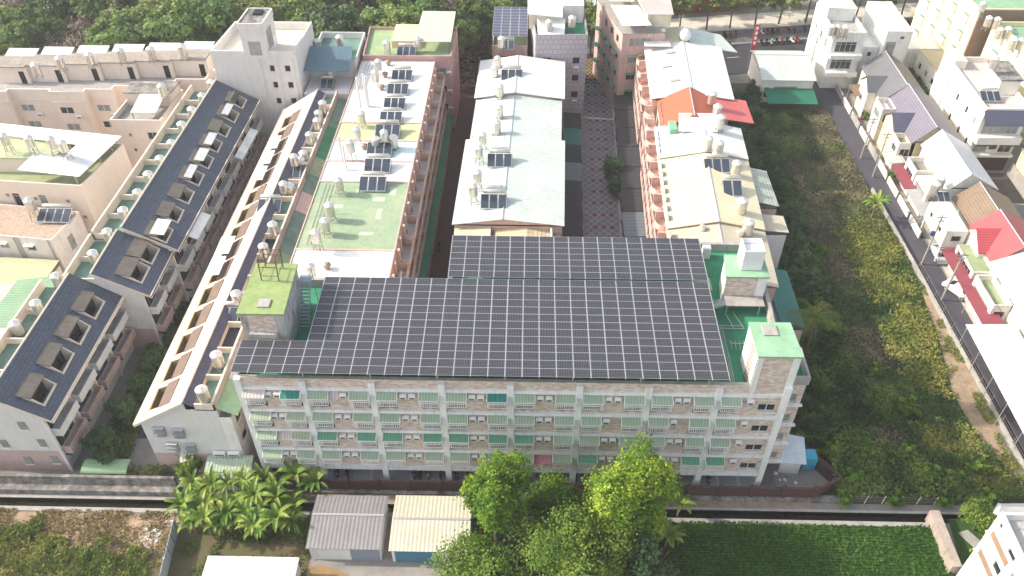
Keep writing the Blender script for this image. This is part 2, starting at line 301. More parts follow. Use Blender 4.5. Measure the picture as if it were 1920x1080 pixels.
sheet('rubble_patch', [(-49, 46.5), (-44, 45.2), (-38.5, 44.2), (-37.2, 48), (-37.0, 50.2), (-57, 50.2), (-58, 48.6)], .02, M('dry_rubble_soil', '#b09680', .95, .25, .5, bump=.6, col2='#8b7a60'))
sheet('banana_soil', [(-36.4, 10), (-22, 10), (-22, 50.3), (-36.6, 50.3)], .012, M('banana_plot_soil', '#6d5a48', .95, .3, .4, bump=.4, col2='#55603a'))
sheet('yard_slab', [(-21.8, 20), (-6, 20), (-5, 50.3), (-21.9, 50.3)], .02, SLAB)
sheet('yard_earth', [(-22, 40.5), (-18.5, 41), (-17.5, 43.6), (-20.5, 44.6), (-22, 44.4)], .028, M('damp_yard_earth', '#9a7f58', .95, .2, .6))
sheet('grove_soil', [(-5, 10), (15.4, 10), (15.4, 50.3), (-5, 50.3)], .012, MUD)
def ground_strip(): pass
sheet('ledge_soil', [(-36, 52.4), (32, 52.4), (32, 53.4), (-36, 53.4)], .02, M('ledge_gravel', '#8f8070', .95, .3, 1, bump=.5, dirt=.3))
sheet('garden_lawn', [(45.6, 46.2), (51, 45.5), (53, 51.5), (46.2, 51.5)], .016, M('lawn', '#35501f', .9, .25, 1.5, bump=.3))
sheet('front_forecourt', [(58.8, 60), (62.5, 60), (63.5, 112), (60.2, 112), (60.5, 92)], .012, M('forecourt_concrete', '#b3ada4', .9, .15, .5, dirt=.3))
# ---------------------------------------------------------------- building tools
def window(par, A, B, h, style='plain', fm=ALU, gm=GLASS, depth=.16):
    s0, s1, z0, z1 = h[:4]; f = MB(); t = .07; d = -depth+.01
    f.obox(A, B, s0, s1, z0, z0+t, d, d+.06); f.obox(A, B, s0, s1, z1-t, z1, d, d+.06)
    f.obox(A, B, s0, s0+t, z0+t, z1-t, d, d+.06); f.obox(A, B, s1-t, s1, z0+t, z1-t, d, d+.06)
    nm = max(1, int(round((s1-s0)/1.0)))
    for k in range(1, nm): x = s0+(s1-s0)*k/nm; f.obox(A, B, x-t/2, x+t/2, z0+t, z1-t, d, d+.05)
    if (z1-z0) > 1.5: zc = z1-.5; f.obox(A, B, s0+t, s1-t, zc, zc+t, d, d+.045)
    if style == 'guard':
        n = int((s1-s0)/.22)
        for k in range(n+1): x = s0+(s1-s0)*k/n; f.obox(A, B, x-.015, x+.015, z0-.05, z1+.05, .22, .25)
        for z in (z0-.05, z1, (z0+z1)/2): f.obox(A, B, s0-.05, s1+.05, z, z+.035, .0 if z != (z0+z1)/2 else .2, .26)
    if style == 'sill': f.obox(A, B, s0-.1, s1+.1, z0-.1, z0-.002, 0, .14)
    w_ = f.build('window', fm, par)
    g = MB(); g.obox(A, B, s0+.01, s1-.01, z0+.01, z1-.01, d-.03, d+.015); g.build('pane', gm, w_)
    return w_
def edges(pts): return [(pts[i], pts[(i+1) % len(pts)]) for i in range(len(pts))]
def centroid(pts): return (sum(p[0] for p in pts)/len(pts), sum(p[1] for p in pts)/len(pts))
def building(name, label, cat, pts, z1, wm, rm, holes={}, z0=0, par=.8, pt=.2, group=None, style='plain', trim=None, gm=None, parent=None, pm=None):
    c = centroid(pts); th = parent or thing(name, label, cat, (c[0], c[1], z0), group)
    m = MB()
    for i, (A, B) in enumerate(edges(pts)): m.wall(A, B, z0, z1+par, [h for h in holes.get(i, [])])
    if par > 0:
        ins = inset(pts, pt)
        for i in range(len(pts)):
            j = (i+1) % len(pts)
            m.poly([(*pts[i], z1+par), (*pts[j], z1+par), (*ins[j], z1+par), (*ins[i], z1+par)])
            m.poly([(*ins[i], z1+par), (*ins[j], z1+par), (*ins[j], z1), (*ins[i], z1)])
    m.build('wall', wm, th)
    rp = inset(pts, pt-.01) if par > 0 else pts
    MB().prism(rp, z1-.2, z1+.002).build('roof', rm, th)
    for i, hs in holes.items():
        A, B = edges(pts)[i]
        for h in hs: window(th, A, B, h, h[4] if len(h) > 4 else style, gm=gm or (GLASS if random.random() < .6 else GLASSP))
    if trim:
        t = MB()
        for z in trim:
            for A, B in edges(pts): L = math.hypot(B[0]-A[0], B[1]-A[1]); t.obox(A, B, -.06, L+.06, z, z+.16, .0, .07)
        t.build('moulding', pm or wm, th)
    return th
def inset(pts, d):
    n = len(pts); out = []
    for i in range(n):
        p0, p, p1 = Vector(pts[i-1]), Vector(pts[i]), Vector(pts[(i+1) % n])
        a = (p-p0).normalized(); b_ = (p1-p).normalized(); na = Vector((-a.y, a.x)); nb = Vector((-b_.y, b_.x))
        k = na+nb; k = k/max(.3, (1+na.dot(nb))); q = p+k*d; out.append((q.x, q.y))
    return out
def grid_holes(L, n, zs, w=1.2, h=1.3, s0=None, s1=None, extra=()):
    s0 = .8 if s0 is None else s0; s1 = L-.8 if s1 is None else s1; out = []
    for z in zs:
        for k in range(n): c = s0+(s1-s0)*(k+.5)/n; out.append((c-w/2, c+w/2, z, z+h)+tuple(extra))
    return out
def rect(x0, x1, y0, y1): return [(x0, y0), (x1, y0), (x1, y1), (x0, y1)]
def gable(th, c, ze, zr, rm, wm, axis='y', over=.35, t=.12, ridge=.5, name='roof'):
    """c: four corners front-left, front-right, back-right, back-left; ridge along the front-back line (axis y) or across (axis x)"""
    a, b_, c_, d = [Vector((*p, ze)) for p in c]
    if axis == 'x': a, b_, c_, d = b_, c_, d, a
    r0 = a.lerp(b_, ridge); r1 = d.lerp(c_, ridge); r0.z = r1.z = zr
    MB().poly([a, b_, r0]).build('gable', wm, th); MB().poly([c_, d, r1]).build('gable', wm, th)
    f = (r0-r1).normalized()*over; sl_ = (a-r0).normalized()*over*1.1; sr = (b_-r0).normalized()*over*1.1; up = Vector((0, 0, t+.02))
    A, B, C, D, R0, R1 = a+sl_+f+up, b_+sr+f+up, c_+sr-f+up, d+sl_-f+up, r0+f+up, r1-f+up
    m = MB(); m.slab([A, R0, R1, D] if axis == 'y' or 1 else 0, t); m.slab([R0, B, C, R1], t)
    o = m.build(name, rm if isinstance(rm, list) else [rm], th)
    rd = MB(); rd.tube(R0, R1, .09, 5); rd.build('ridge_cap', ALU, o)
    return A, B, C, D, R0, R1
def acunit(par, A, B, s, z, w=.82, name='air_conditioner'):
    m = MB(); m.obox(A, B, s-w/2, s+w/2, z, z+.56, .12, .46)
    m.obox(A, B, s-w/2, s-w/2+.05, z-.08, z-.001, 0, .46, 1); m.obox(A, B, s+w/2-.05, s+w/2, z-.08, z-.001, 0, .46, 1)
    L = math.hypot(B[0]-A[0], B[1]-A[1]); ux, uy = (B[0]-A[0])/L, (B[1]-A[1])/L; nx, ny = uy, -ux
    c = (A[0]+ux*(s-.1)+nx*.46, A[1]+uy*(s-.1)+ny*.46, z+.28)
    m.obox(A, B, s-w/2+.1, s+w/2-.1, z+.06, z+.3, .461, .468, 2)
    return m.build(name, [ACW, STEELD, M('fan_grille', '#5d6062', .6)], par)
# ---------------------------------------------------------------- the long apartment block
ap = thing('apartment_block', 'long five-storey block with brick-tile front, white columns and green awnings', 'apartment building', (-1, 62, 0))
X0, X1, YF = -28.75, 26.3, 55.0
COLX = [-28.4, -22.0, -15.1, -8.15, -1.3, 5.55, 12.4, 19.3, 26.0]
BANDS = [(15.7, 16.1), (12.3, 12.72), (9.1, 9.5), (5.85, 6.3), (2.55, 3.2)]
FLOORS = [15.7, 12.3, 9.1, 5.85]
F0, F1 = (X0, YF), (X1, YF)
holes = []; cages = []; acs = []; wins = []
for bi in range(8):
    xa = COLX[bi]; sp = COLX[bi+1]-xa; so_ = xa-X0
    for fi, zt in enumerate(FLOORS):
        if bi < 7:
            for s in ((so_+.42, so_+2.4), (so_+sp-2.28, so_+sp-.38)):
                cages.append((bi, fi, s[0], s[1], zt)); holes.append((s[0]+.08, s[1]-.08, zt-2.75, zt-.35))
            for s in (so_+sp/2-.46, so_+sp/2+.44): acs.append((bi, fi, s, zt))
        else:
            cages.append((bi, fi, so_+.35, so_+2.25, zt)); holes.append((so_+.43, so_+2.17, zt-2.75, zt-.35))
            acs.append((bi, fi, so_+3.3, zt)); wins.append((so_+4.3, so_+6.1, zt-2.35, zt-1.2)); 
wl_ = MB(); wl_.wall(F0, F1, 3.2, 17.3, holes+wins, .22)
for A, B in (((X1, YF), (X1, 59.5)), ((X0, 70), (X0, YF)), ((-8.6, 70.0), (X0, 70.0)), ((-8.6, 77.2), (-8.6, 70.0)), ((27.2, 77.2), (-8.6, 77.2)), ((X1, 59.5), (27.2, 77.2))): wl_.wall(A, B, 3.2 if A[0] == X1 and B[0] == X1 else 0, 17.3)
wl_.build('wall', [TAN], ap)
fp = [(X0, YF), (X1, YF), (X1, 59.5), (27.2, 77.2), (-8.6, 77.2), (-8.6, 70.0), (X0, 70.0)]
m = MB(); ins = inset(fp, .42)
for i in range(len(fp)):
    j = (i+1) % len(fp); m.poly([(*fp[i], 17.3), (*fp[j], 17.3), (*ins[j], 17.3), (*ins[i], 17.3)]); m.poly([(*ins[i], 17.3), (*ins[j], 17.3), (*ins[j], 16.2), (*ins[i], 16.2)])
m.build('parapet', CONC, ap)
MB().prism(inset(fp, .2), 15.9, 16.202).build('roof', GREENR, ap)
m = MB()
for z0, z1 in BANDS: m.obox(F0, F1, .3, X1-X0-.02, z0, z1, .002, .2)
m.build('floor_band', LINE, ap)
for i, x in enumerate(COLX):
    m = MB(); m.obox(F0, F1, x-X0-.32, x-X0+.32, 0, 17.1 if 0 < i < 8 else 17.31, -.3, .34); m.build('column', LINE, ap)
# ground floor: open parking with slab, back wall and inner columns
MB().box(X0, X1, 55, 62.5, 0, .05).build('parking_floor', M('parking_floor_concrete', '#b4b5b7', .8, .15, .8, kind='paving', brick=(2.3, 9), mortar='#dededc'), ap)
MB().box(X0+.05, X1-.05, 62.5, 62.7, .05, 3.1).build('back_wall', CONC, ap)
MB().box(X0+.05, X1-.05, 55.25, 62.5, 2.95, 3.15).build('ceiling', CONC, ap)
for k in range(1, 8): MB().box(COLX[k]-.25, COLX[k]+.25, 60.5, 61.0, .05, 2.94).build('pillar', CONC, ap)
A, B = F0, F1
cmat = {(0, 0, 0): SHPK, (0, 0, 1): AWT, (3, 0, 1): AWT, (0, 1, 0): AWY, (0, 1, 1): AWY, (0, 2, 1): AWY, (0, 3, 0): AWG}
for bi, fi, s0, s1, zt in cages:
    side = 0 if (s0-(COLX[bi]-X0)) < 2 else 1
    am = cmat.get((bi, fi, side)) or (AWD if (fi == 2 and bi in (1, 2, 3) or fi == 2 and bi == 4 and side == 0 or fi == 3 and bi in (5, 6, 7)) else AWG)
    zc, d = zt+.02, .87
    g = MB(); zb, zf = zt-1.46, zt-.44
    n = 9
    for k in range(n+1): x = s0+(s1-s0)*k/n; g.obox(A, B, x-.024, x+.024, zb, zf, d-.05, d-.01)
    for z in (zb-.04, (zb+zf)/2, zf-.05): g.obox(A, B, s0-.02, s1+.02, z, z+.055, d-.055, d)
    for x in (s0, s1):
        for k in range(4): g.obox(A, B, x-.022, x+.022, zb, zf+.1, .1+k*.16, .14+k*.16)
        g.obox(A, B, x-.03, x+.03, zb-.04, zb+.015, .002, d-.06); g.obox(A, B, x-.03, x+.03, zf-.05, zf+.01, .002, d-.06)
    for k in range(4): g.obox(A, B, s0+.03, s1-.03, zb-.02, zb+.02, .1+k*.18, .13+k*.18)
    cg = g.build('window_guard', GMET, ap, label=None)
    a = MB(); p = lambda s, dd, z: (A[0]+s, A[1]-dd, z)
    a.slab([p(s0-.06, d+.06, zf+.02), p(s1+.06, d+.06, zf+.02), p(s1+.06, .01, zc), p(s0-.06, .01, zc)], .04)
    a.slab([p(s0-.06, d+.065, zf-.14), p(s1+.06, d+.065, zf-.14), p(s1+.06, d+.055, zf+.03), p(s0-.06, d+.055, zf+.03)], .02, 1)
    for sx in (s0-.09, s1+.03): a.slab([p(sx, d+.07, zf+.05), p(sx+.06, d+.07, zf+.05), p(sx+.06, .01, zc+.03), p(sx, .01, zc+.03)], .1, 1)
    a.build('awning', [am, GMET], cg)
    gl = MB(); gl.obox(A, B, s0+.09, s1-.09, zt-2.74, zt-.36, -.2, -.16); 
    for x in (s0+.09, (s0+s1)/2, s1-.14): gl.obox(A, B, x, x+.05, zt-2.74, zt-.36, -.16, -.12, 1)
    gl.build('window', [GLASS, ALU], ap)
for i, (bi, fi, s, zt) in enumerate(acs):
    if (bi, fi) == (4, 3): continue
    if (bi, fi) in ((5, 1), (6, 1)) and i % 2: continue
    if (bi, fi) in ((0, 2),) or ((bi, fi) == (1, 0) and s < COLX[1]-X0+3.2):
        q = MB(); q.slab([(A[0]+s-.45, YF-.75, zt-.7), (A[0]+s+.45, YF-.75, zt-.7), (A[0]+s+.45, YF-.01, zt-.2), (A[0]+s-.45, YF-.01, zt-.2)], .04); q.build('canopy', SHPK, ap); continue
    acunit(ap, A, B, s, zt-.86, .68)
q = MB(); s = COLX[4]-X0+3.45; q.slab([(A[0]+s-.9, YF-.8, 4.9), (A[0]+s+.9, YF-.8, 4.9), (A[0]+s+.9, YF-.01, 5.45), (A[0]+s-.9, YF-.01, 5.45)], .04); q.build('red_awning', AWR, ap)
for h in wins: window(ap, A, B, h, 'sill', GMET, GLASS, .22)
# right wing beyond the corner column, seen end-on
WX = 28.3; WY = 56.3
wh = [(.35, 1.55, z, z+1.35) for z in (13.3, 10.1, 6.9, 3.7)]
m = MB(); m.wall((X1, WY), (WX, WY), 3.0, 16.2, wh, .2); m.wall((WX, WY), (WX, 60.2), 3, 16.2); m.wall((WX, 60.2), (X1, 60.2), 3, 16.2); m.build('wing_wall', TAN, ap)
m = MB(); wp = rect(X1+.01, WX+.15, WY-.15, 60.3); wi = inset(wp, .25)
for i in range(4):
    j = (i+1) % 4; m.prism([wp[i], wp[j], wi[j], wi[i]], 16.2, 17.3)
m.build('wing_parapet', CONC, ap); MB().prism(wi, 16.0, 16.25).build('wing_roof', GREENR, ap); MB().box(X1, WX, WY, 60.2, 2.85, 3.0).build('wing_underside', CONC, ap)
for h in wh: window(ap, (X1, WY), (WX, WY), h, 'sill', GMET, GLASSP, .2); MB().obox((X1, WY), (WX, WY), .3, 2.2, h[2]-.32, h[2]-.12, 0, .3).build('ledge', LINE, ap)
# stair tower flush with the front, right end
t = [(22.25, 55.0), (26.3, 55.0), (26.1, 59.4), (22.2, 59.4)]
m = MB()
m.wall(t[0], t[1], 17.31, 21.4); m.build('stair_tower_front', TAN, ap)
m = MB(); m.wall(t[1], t[2], 17.31, 21.4); m.wall(t[2], t[3], 16.2, 21.4); m.wall(t[3], (22.25, 55.2), 16.2, 21.4); m.obox(t[0], t[1], 0, .55, 15.2, 21.4, .0, .08); m.obox(t[0], t[1], 3.35, 4.05, 15.2, 21.4, 0, .09)
m.build('stair_tower_wall', WHITE, ap); MB().prism([(t[0][0]-.12, t[0][1]-.15), (t[1][0]+.12, t[1][1]-.15), (t[2][0]+.1, t[2][1]+.1), (t[3][0]-.1, t[3][1]+.1)], 21.4, 21.62).build('stair_tower_roof', GREENL, ap)
MB().box(23.2, 24.6, 57.6, 59.0, 21.63, 21.75).build('hatch', CONC, ap)
m = MB()
for k in range(4): m.tube((22.12, 56.0+k*.35, 16.2), (22.12, 56.0+k*.35, 21.3), .035)
m.build('riser_pipe', RUST, ap)
# lift-room on the right, up on legs, with stair
m = MB(); q = [(21.5, 67.6), (25.9, 67.6), (25.9, 71.0), (21.9, 71.0)]
for A_, B_ in edges(q)[1:]: m.wall(A_, B_, 16.2, 20.3)
m.obox(q[0], q[1], 3.4, 4.4, 16.3, 20.3, -.05, .02); m.build('lift_room_wall', WHITE, ap); m = MB(); m.wall(q[0], q[1], 16.2, 20.3); m.build('lift_room_front', TAN, ap)
MB().prism(inset(q, -.15), 20.3, 20.5).build('lift_room_roof', GREENL, ap)
MB().box(21.6, 25.8, 66.0, 67.55, 17.5, 17.65).build('landing', CONC, ap)
m = MB()
for x in (21.8, 25.3): m.tube((x, 66.1, 16.2), (x, 66.1, 17.5), .06)
for k in range(9): m.box(18.9+k*.3, 19.2+k*.3, 66.2, 67.1, 16.3+k*.145, 16.36+k*.145)
for y in (66.15, 67.12): m.slab([(18.8, y-.03, 16.35), (21.6, y-.03, 17.75), (21.6, y+.03, 17.75), (18.8, y+.03, 16.35)], .25)
m.build('steel_stair', ALU, ap)
# left lift-room with olive roof
q = [(-28.5, 59.6), (-24.1, 59.6), (-24.3, 67.0), (-28.4, 67.0)]
m = MB()
for A_, B_ in edges(q)[1:]: m.wall(A_, B_, 16.2, 21.6)
m.obox(q[0], q[1], 0, .7, 16.2, 21.6, -.02, .03); m.obox(q[0], q[1], 3.5, 4.4, 16.2, 21.6, -.02, .03); m.obox(q[0], q[1], .7, 3.5, 18.6, 19.2, -.02, .5); m.build('lift_room_wall', M('grey_plaster', '#b4b2b0', .9, .1, .8, dirt=.9), ap)
m = MB(); m.wall(q[0], q[1], 16.2, 21.6); m.build('lift_room_front', TAN, ap)
MB().prism(inset(q, -.18), 21.6, 21.8).build('lift_room_roof', MEADR if 0 else M('moss_roof', '#8d9f68', .85, .15, .5, dirt=.35), ap)
MB().box(-26.8, -25.6, 60.3, 61.5, 21.81, 21.95).build('hatch', CONC, ap)
m = MB()
for x in (-27.3, -25.5):
    for y in (64.4, 66.4): m.tube((x, y, 21.8), (x+.1, y, 24.4), .06)
for z in (22.4, 23.6, 24.3):
    m.tube((-27.3, 64.4, z), (-25.5, 64.4, z), .035); m.tube((-27.3, 66.4, z), (-25.5, 66.4, z), .035); m.tube((-27.3, 64.4, z), (-27.3, 66.4, z), .035); m.tube((-25.5, 64.4, z), (-25.5, 66.4, z), .035)
m.build('antenna_frame', RUST, ap)
m = MB()
for k in range(12): m.box(-23.9, -22.9, 63.0+k*.25, 63.25+k*.25, 16.4+k*.3, 16.47+k*.3)
for x in (-23.95, -22.88): m.slab([(x-.03, 62.9, 16.4), (x+.03, 62.9, 16.4), (x+.03, 66.1, 20.2), (x-.03, 66.1, 20.2)], .3)
m.box(-24.1, -22.8, 66, 67.2, 20.05, 20.15); m.tube((-22.8, 66.1, 20.15), (-22.8, 66.1, 21.1), .03); m.tube((-22.8, 67.1, 16.2), (-22.8, 67.1, 21.1), .04); m.tube((-22.8, 66.1, 21.1), (-22.8, 67.1, 21.1), .03); m.build('steel_stair', M('blue_grey_steel', '#8d99a3', .5, .1, 2), ap)
# pipes on the roof
m = MB()
for k in range(3): m.tube((-24.0, 59.3+k*.35, 16.4), (-21.9, 59.3+k*.35, 16.4), .04)
for k in range(4): m.tube((-23.6+k*.4, 57.6, 16.45), (-23.6+k*.4, 59.4, 16.45), .035)
for y in (64.2, 63.8): m.tube((20.8, y, 16.4), (23.4, y, 16.4), .045)
for k in range(3): m.tube((20.6+k*.22, 55.8, 16.5), (20.6+k*.22, 64.0, 16.5), .04)
m.tube((23.4, 63.8, 16.4), (22.6, 66.4, 16.4), .05); m.tube((22.3, 63.8, 16.4), (21.8, 66.0, 16.4), .05)
for k in range(5): m.tube((21.6+k*.45, 60.8, 16.3), (21.6+k*.45, 61.9, 16.5), .04)
m.tube((21.5, 61.5, 16.5), (23.7, 61.5, 16.5), .05)
m.build('roof_pipe', M('pipe_grey', '#b9b4ae', .6, .1, 2), ap)
MB().box(18.6, 20.6, 68.6, 70.6, 16.21, 17.5).build('water_cistern', GREENL, ap)
# white slatted box and small cube on the roofs
c = P(1410, 445, 20.5); bx = MB(); x0, y0 = 23.1, 68.5
for k in range(12): bx.box(x0, x0+2.2, y0, y0+.05, 20.55+k*.22, 20.72+k*.22); bx.box(x0, x0+.05, y0+.05, y0+2.2, 20.55+k*.22, 20.72+k*.22); bx.box(x0+2.15, x0+2.2, y0+.05, y0+2.2, 20.55+k*.22, 20.72+k*.22); bx.box(x0, x0+2.2, y0+2.2, y0+2.25, 20.55+k*.22, 20.72+k*.22)
bx.box(x0+.06, x0+2.14, y0+.06, y0+.1, 20.5, 23.2); bx.box(x0+.06, x0+.1, y0+.1, y0+2.19, 20.5, 23.2); bx.box(x0+2.1, x0+2.14, y0+.1, y0+2.19, 20.5, 23.2); bx.box(x0+.06, x0+2.14, y0+2.15, y0+2.19, 20.5, 23.2); bx.box(x0+.1, x0+2.1, y0+.1, y0+2.1, 20.5, 22.5)
th = thing('equipment_screen', 'tall white slatted enclosure standing on the green-roofed lift room', 'equipment screen', (x0+1.1, y0+1.1, 20.5)); bx.build('slats', WHTP, th)
MB().box(20.6, 21.5, 75.4, 76.2, 16.21, 17.7).build('roof_cabinet', WHITE, label='small pale cabinet on the green roof beside the rear solar array', cat='cabinet')
# ---------------------------------------------------------------- solar arrays over the block
PW, PDF, PDR, PZ = 1.6695, 1.083, 1.03, 18.8
def panel_mesh(dep):
    m = MB(); m.box(.03, PW-.03, .008, dep-.008, 0, .04, 1); m.poly([(.055, .03, .042), (PW-.055, .03, .042), (PW-.055, dep-.03, .042), (.055, dep-.03, .042)], 0)
    me = bpy.data.meshes.new('solar_panel'); me.from_pydata(m.v, [], m.f); me.materials.append(CELL); me.materials.append(M('panel_frame', '#b0b1b8', .4, .04, 2, metal=.2)); me.polygons.foreach_set('material_index', m.mi); return me
def array(label, x0, y0, cols, rows, dep, frames_y, skip=lambda i, j: False, post_z=16.2):
    th = thing('solar_array', label, 'solar array', (x0, y0, PZ)); me = panel_mesh(dep); n = 0; rest = MB()
    for j in range(rows):
        for i in range(cols):
            if skip(i, j): continue
            gx, gy = i*PW, j*dep
            if n < 100:
                o = bpy.data.objects.new('solar_panel', me); COL.objects.link(o); o.parent = th; o.location = (gx, gy, 0); n += 1
            else:
                X, Y = x0+gx, y0+gy; rest.box(X+.03, X+PW-.03, Y+.008, Y+dep-.008, PZ, PZ+.04, 1); rest.poly([(X+.055, Y+.03, PZ+.042), (X+PW-.055, Y+.03, PZ+.042), (X+PW-.055, Y+dep-.03, PZ+.042), (X+.055, Y+dep-.03, PZ+.042)], 0)
    if rest.v: rest.build('solar_panels', [me.materials[0], me.materials[1]], th, kind='stuff')
    f = MB()
    for i in range(cols+1):
        js = [j for j in range(rows) if not (skip(min(i, cols-1), j) and skip(max(i-1, 0), j))]
        if js: f.box(x0+i*PW-.032, x0+i*PW+.032, y0+js[0]*dep-.1, y0+(js[-1]+1)*dep, PZ-.1, PZ+.044)
    for yy in frames_y: f.box(x0 if not skip(0, int((yy-y0)/dep)) else x0+4*PW, x0+cols*PW, yy-.06, yy+.06, PZ-.28, PZ-.101)
    f.build('frame', M('rail_aluminium', '#97989d', .5, .05, 2), th)
    for k in range(0, cols+1, 4):
        for yy in frames_y:
            if skip(min(k, cols-1), max(0, min(rows-1, int((yy-y0)/dep)))): continue
            p = MB(); X = x0+k*PW; X = min(max(X, x0+.2), x0+cols*PW-.2); p.box(X-.06, X+.06, yy-.06, yy+.06, 16.2, PZ-.281); p.box(X-.2, X+.2, yy-.2, yy+.2, 16.2, 16.5); p.build('post', ALU, th)
    return th
array('large front solar array of dark panels over the long block', -28.55, 54.35, 29, 13, PDF, (55.3, 58.8, 62.0, 65.3, 68.1), lambda i, j: i < 4 and j >= 4)
array('smaller rear solar array of dark panels behind the large one', -8.45, 68.72, 17, 7, PDR, (69.2, 72.6, 75.7))
# ---------------------------------------------------------------- terraces with dormer terraces cut in the slope
def terrace(name, label, y0, y1, xr, xe, zr, ze, dys, tile, side, wellx, wz, unit, drift=.026, dw=1.55, base=ROSE, wallm=PALE, covers={}, slabm=None, wmat=None, yref=None, cut=(.37, .6, .82), balc=True, ledge=None, wellmats=None, drop=.2, cheekm=None):
    yref = y0 if yref is None else yref
    X = lambda x, y: x + drift*(y-yref)
    th = thing(name, label, 'terraced houses', (X((xr+xe)/2, (y0+y1)/2), (y0+y1)/2, 0))
    dx, dz = xe-xr, ze-zr
    Q = lambda v, y, dn=0: (X(xr+dx*v, y), y, zr+dz*v-dn)
    def face(a, b_, c, d): return (a, b_, c, d) if side > 0 else (d, c, b_, a)
    holes = [(y-dw, y+dw, cut[0], cut[2]) for y in dys]
    ys = sorted({y0-.3, y1} | {h[0] for h in holes} | {h[1] for h in holes}); vs = sorted({0, 1.06, cut[0], cut[2]})
    m = MB()
    for i in range(len(ys)-1):
        for j in range(len(vs)-1):
            a, b_, c, d = ys[i], ys[i+1], vs[j], vs[j+1]
            if any(h[0]-1e-6 <= a and b_ <= h[1]+1e-6 and h[2]-1e-6 <= c and d <= h[3]+1e-6 for h in holes): continue
            m.slab(face(Q(c, a), Q(d, a), Q(d, b_), Q(c, b_)), .16)
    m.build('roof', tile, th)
    # gable ends and side walls
    zf = lambda v: zr+dz*v-.17
    xw = xe-side*(1.15 if balc else .35); vw = (xw-xr)/dx
    m = MB()
    for yy, s in ((y0, -1), (y1, 1)):
        pts = [(X(xr, yy), yy, 0), (X(xw, yy), yy, 0), (X(xw, yy), yy, zf(vw)), (X(xr, yy), yy, zr-.17)]
        if (s < 0) != (side > 0): pts = pts[::-1]
        m.poly(pts)
        pts = [(X(xr, yy), yy, 0), (X(xr, yy), yy, wz), (X(wellx, yy), yy, wz), (X(wellx, yy), yy, 0)]
        m.poly(pts if (s < 0) == (side > 0) else pts[::-1])
    lo = [(X(xw, y0), y0), (X(xw, y1), y1)]
    Aw, Bw = (lo[0], lo[1]) if side > 0 else (lo[1], lo[0])
    nU = max(1, int(round((y1-y0)/unit))); uw = math.hypot(Bw[0]-Aw[0], Bw[1]-Aw[1])/nU; hs = []
    if balc:
        for k in range(nU):
            for z in (3.4, 6.5): hs.append((k*uw+.5, k*uw+uw-.9, z, z+2.0))
    m.wall(Aw, Bw, 0, zf(vw), hs); m.build('wall', wallm, th)
    Ao, Bo = ((X(wellx, y1), y1), (X(wellx, y0), y0)) if side > 0 else ((X(wellx, y0), y0), (X(wellx, y1), y1))
    MB().wall(Ao, Bo, 0, wz+1.25).build('rear_wall', wallm, th)
    for h in hs: window(th, Aw, Bw, h, gm=GLASS, fm=STEELD)
    g = MB()                                                     # pink base band on the gable
    ww = sorted((xw, xr)); g.wall((X(ww[0], y0-.02), y0-.02), (X(ww[1]+.0, y0-.02), y0-.02), 0, 3.6); g.wall((X(min(wellx, xr), y0-.02), y0-.02), (X(max(wellx, xr), y0-.02), y0-.02), 0, 3.6)
    g.build('base_band', base, th)
    f = MB(); f.slab(face(Q(-.0, y0-.34), Q(1.05, y0-.34), Q(1.05, y0-.28), Q(0, y0-.28)), .34)
    if side > 0: f.obox((X(xe+side*.33, y0-.3), y0-.3), (X(xe+side*.33, y1), y1), 0, math.hypot(y1-y0+.3, drift*(y1-y0)), ze-.55, ze-.06, -.12, 0)
    else: f.obox((X(xe+side*.33, y1), y1), (X(xe+side*.33, y0-.3), y0-.3), 0, y1-y0+.3, ze-.55, ze-.06, -.12, 0)
    f.build('fascia', CREAM, th)
    rc = MB(); rc.tube((X(xr, y0-.3), y0-.3, zr+.03), (X(xr, y1), y1, zr+.03), .12, 6); rc.build('ridge_cap', CREAM, th)
    if balc:
        for k in range(nU):
            for zi, z in enumerate((2.9, 6.0)):
                b = MB(); s0, s1 = k*uw+.25, k*uw+uw-.35
                b.obox(Aw, Bw, s0, s1, z, z+.16, 0, 1.25); b.obox(Aw, Bw, s0, s1, z+.16, z+1.15, 1.13, 1.25); b.obox(Aw, Bw, s0, s0+.12, z+.16, z+1.15, 0, 1.12)
                b.obox(Aw, Bw, s1-.12, s1, z+.16, z+1.15, 0, 1.12); b.build('balcony', PINKB if zi == 0 else wallm, th)
            if k % 2 == 0: acunit(th, Aw, Bw, k*uw+uw-.75, 4.6 if k % 4 else 7.3)
            pp = MB(); pp.obox(Aw, Bw, k*uw-.12, k*uw+.12, 0, zf(vw)-.4, .0, .35); pp.build('party_pier', wallm, th)
            e = MB(); e.obox(Aw, Bw, k*uw+.2, k*uw+uw-.2, 2.55, 2.7, .0, .95); e.build('porch_roof', TILEB, th)
    slabm = slabm or M('weathered_dormer_slab', '#69635d', .95, .2, .8, dirt=.7)
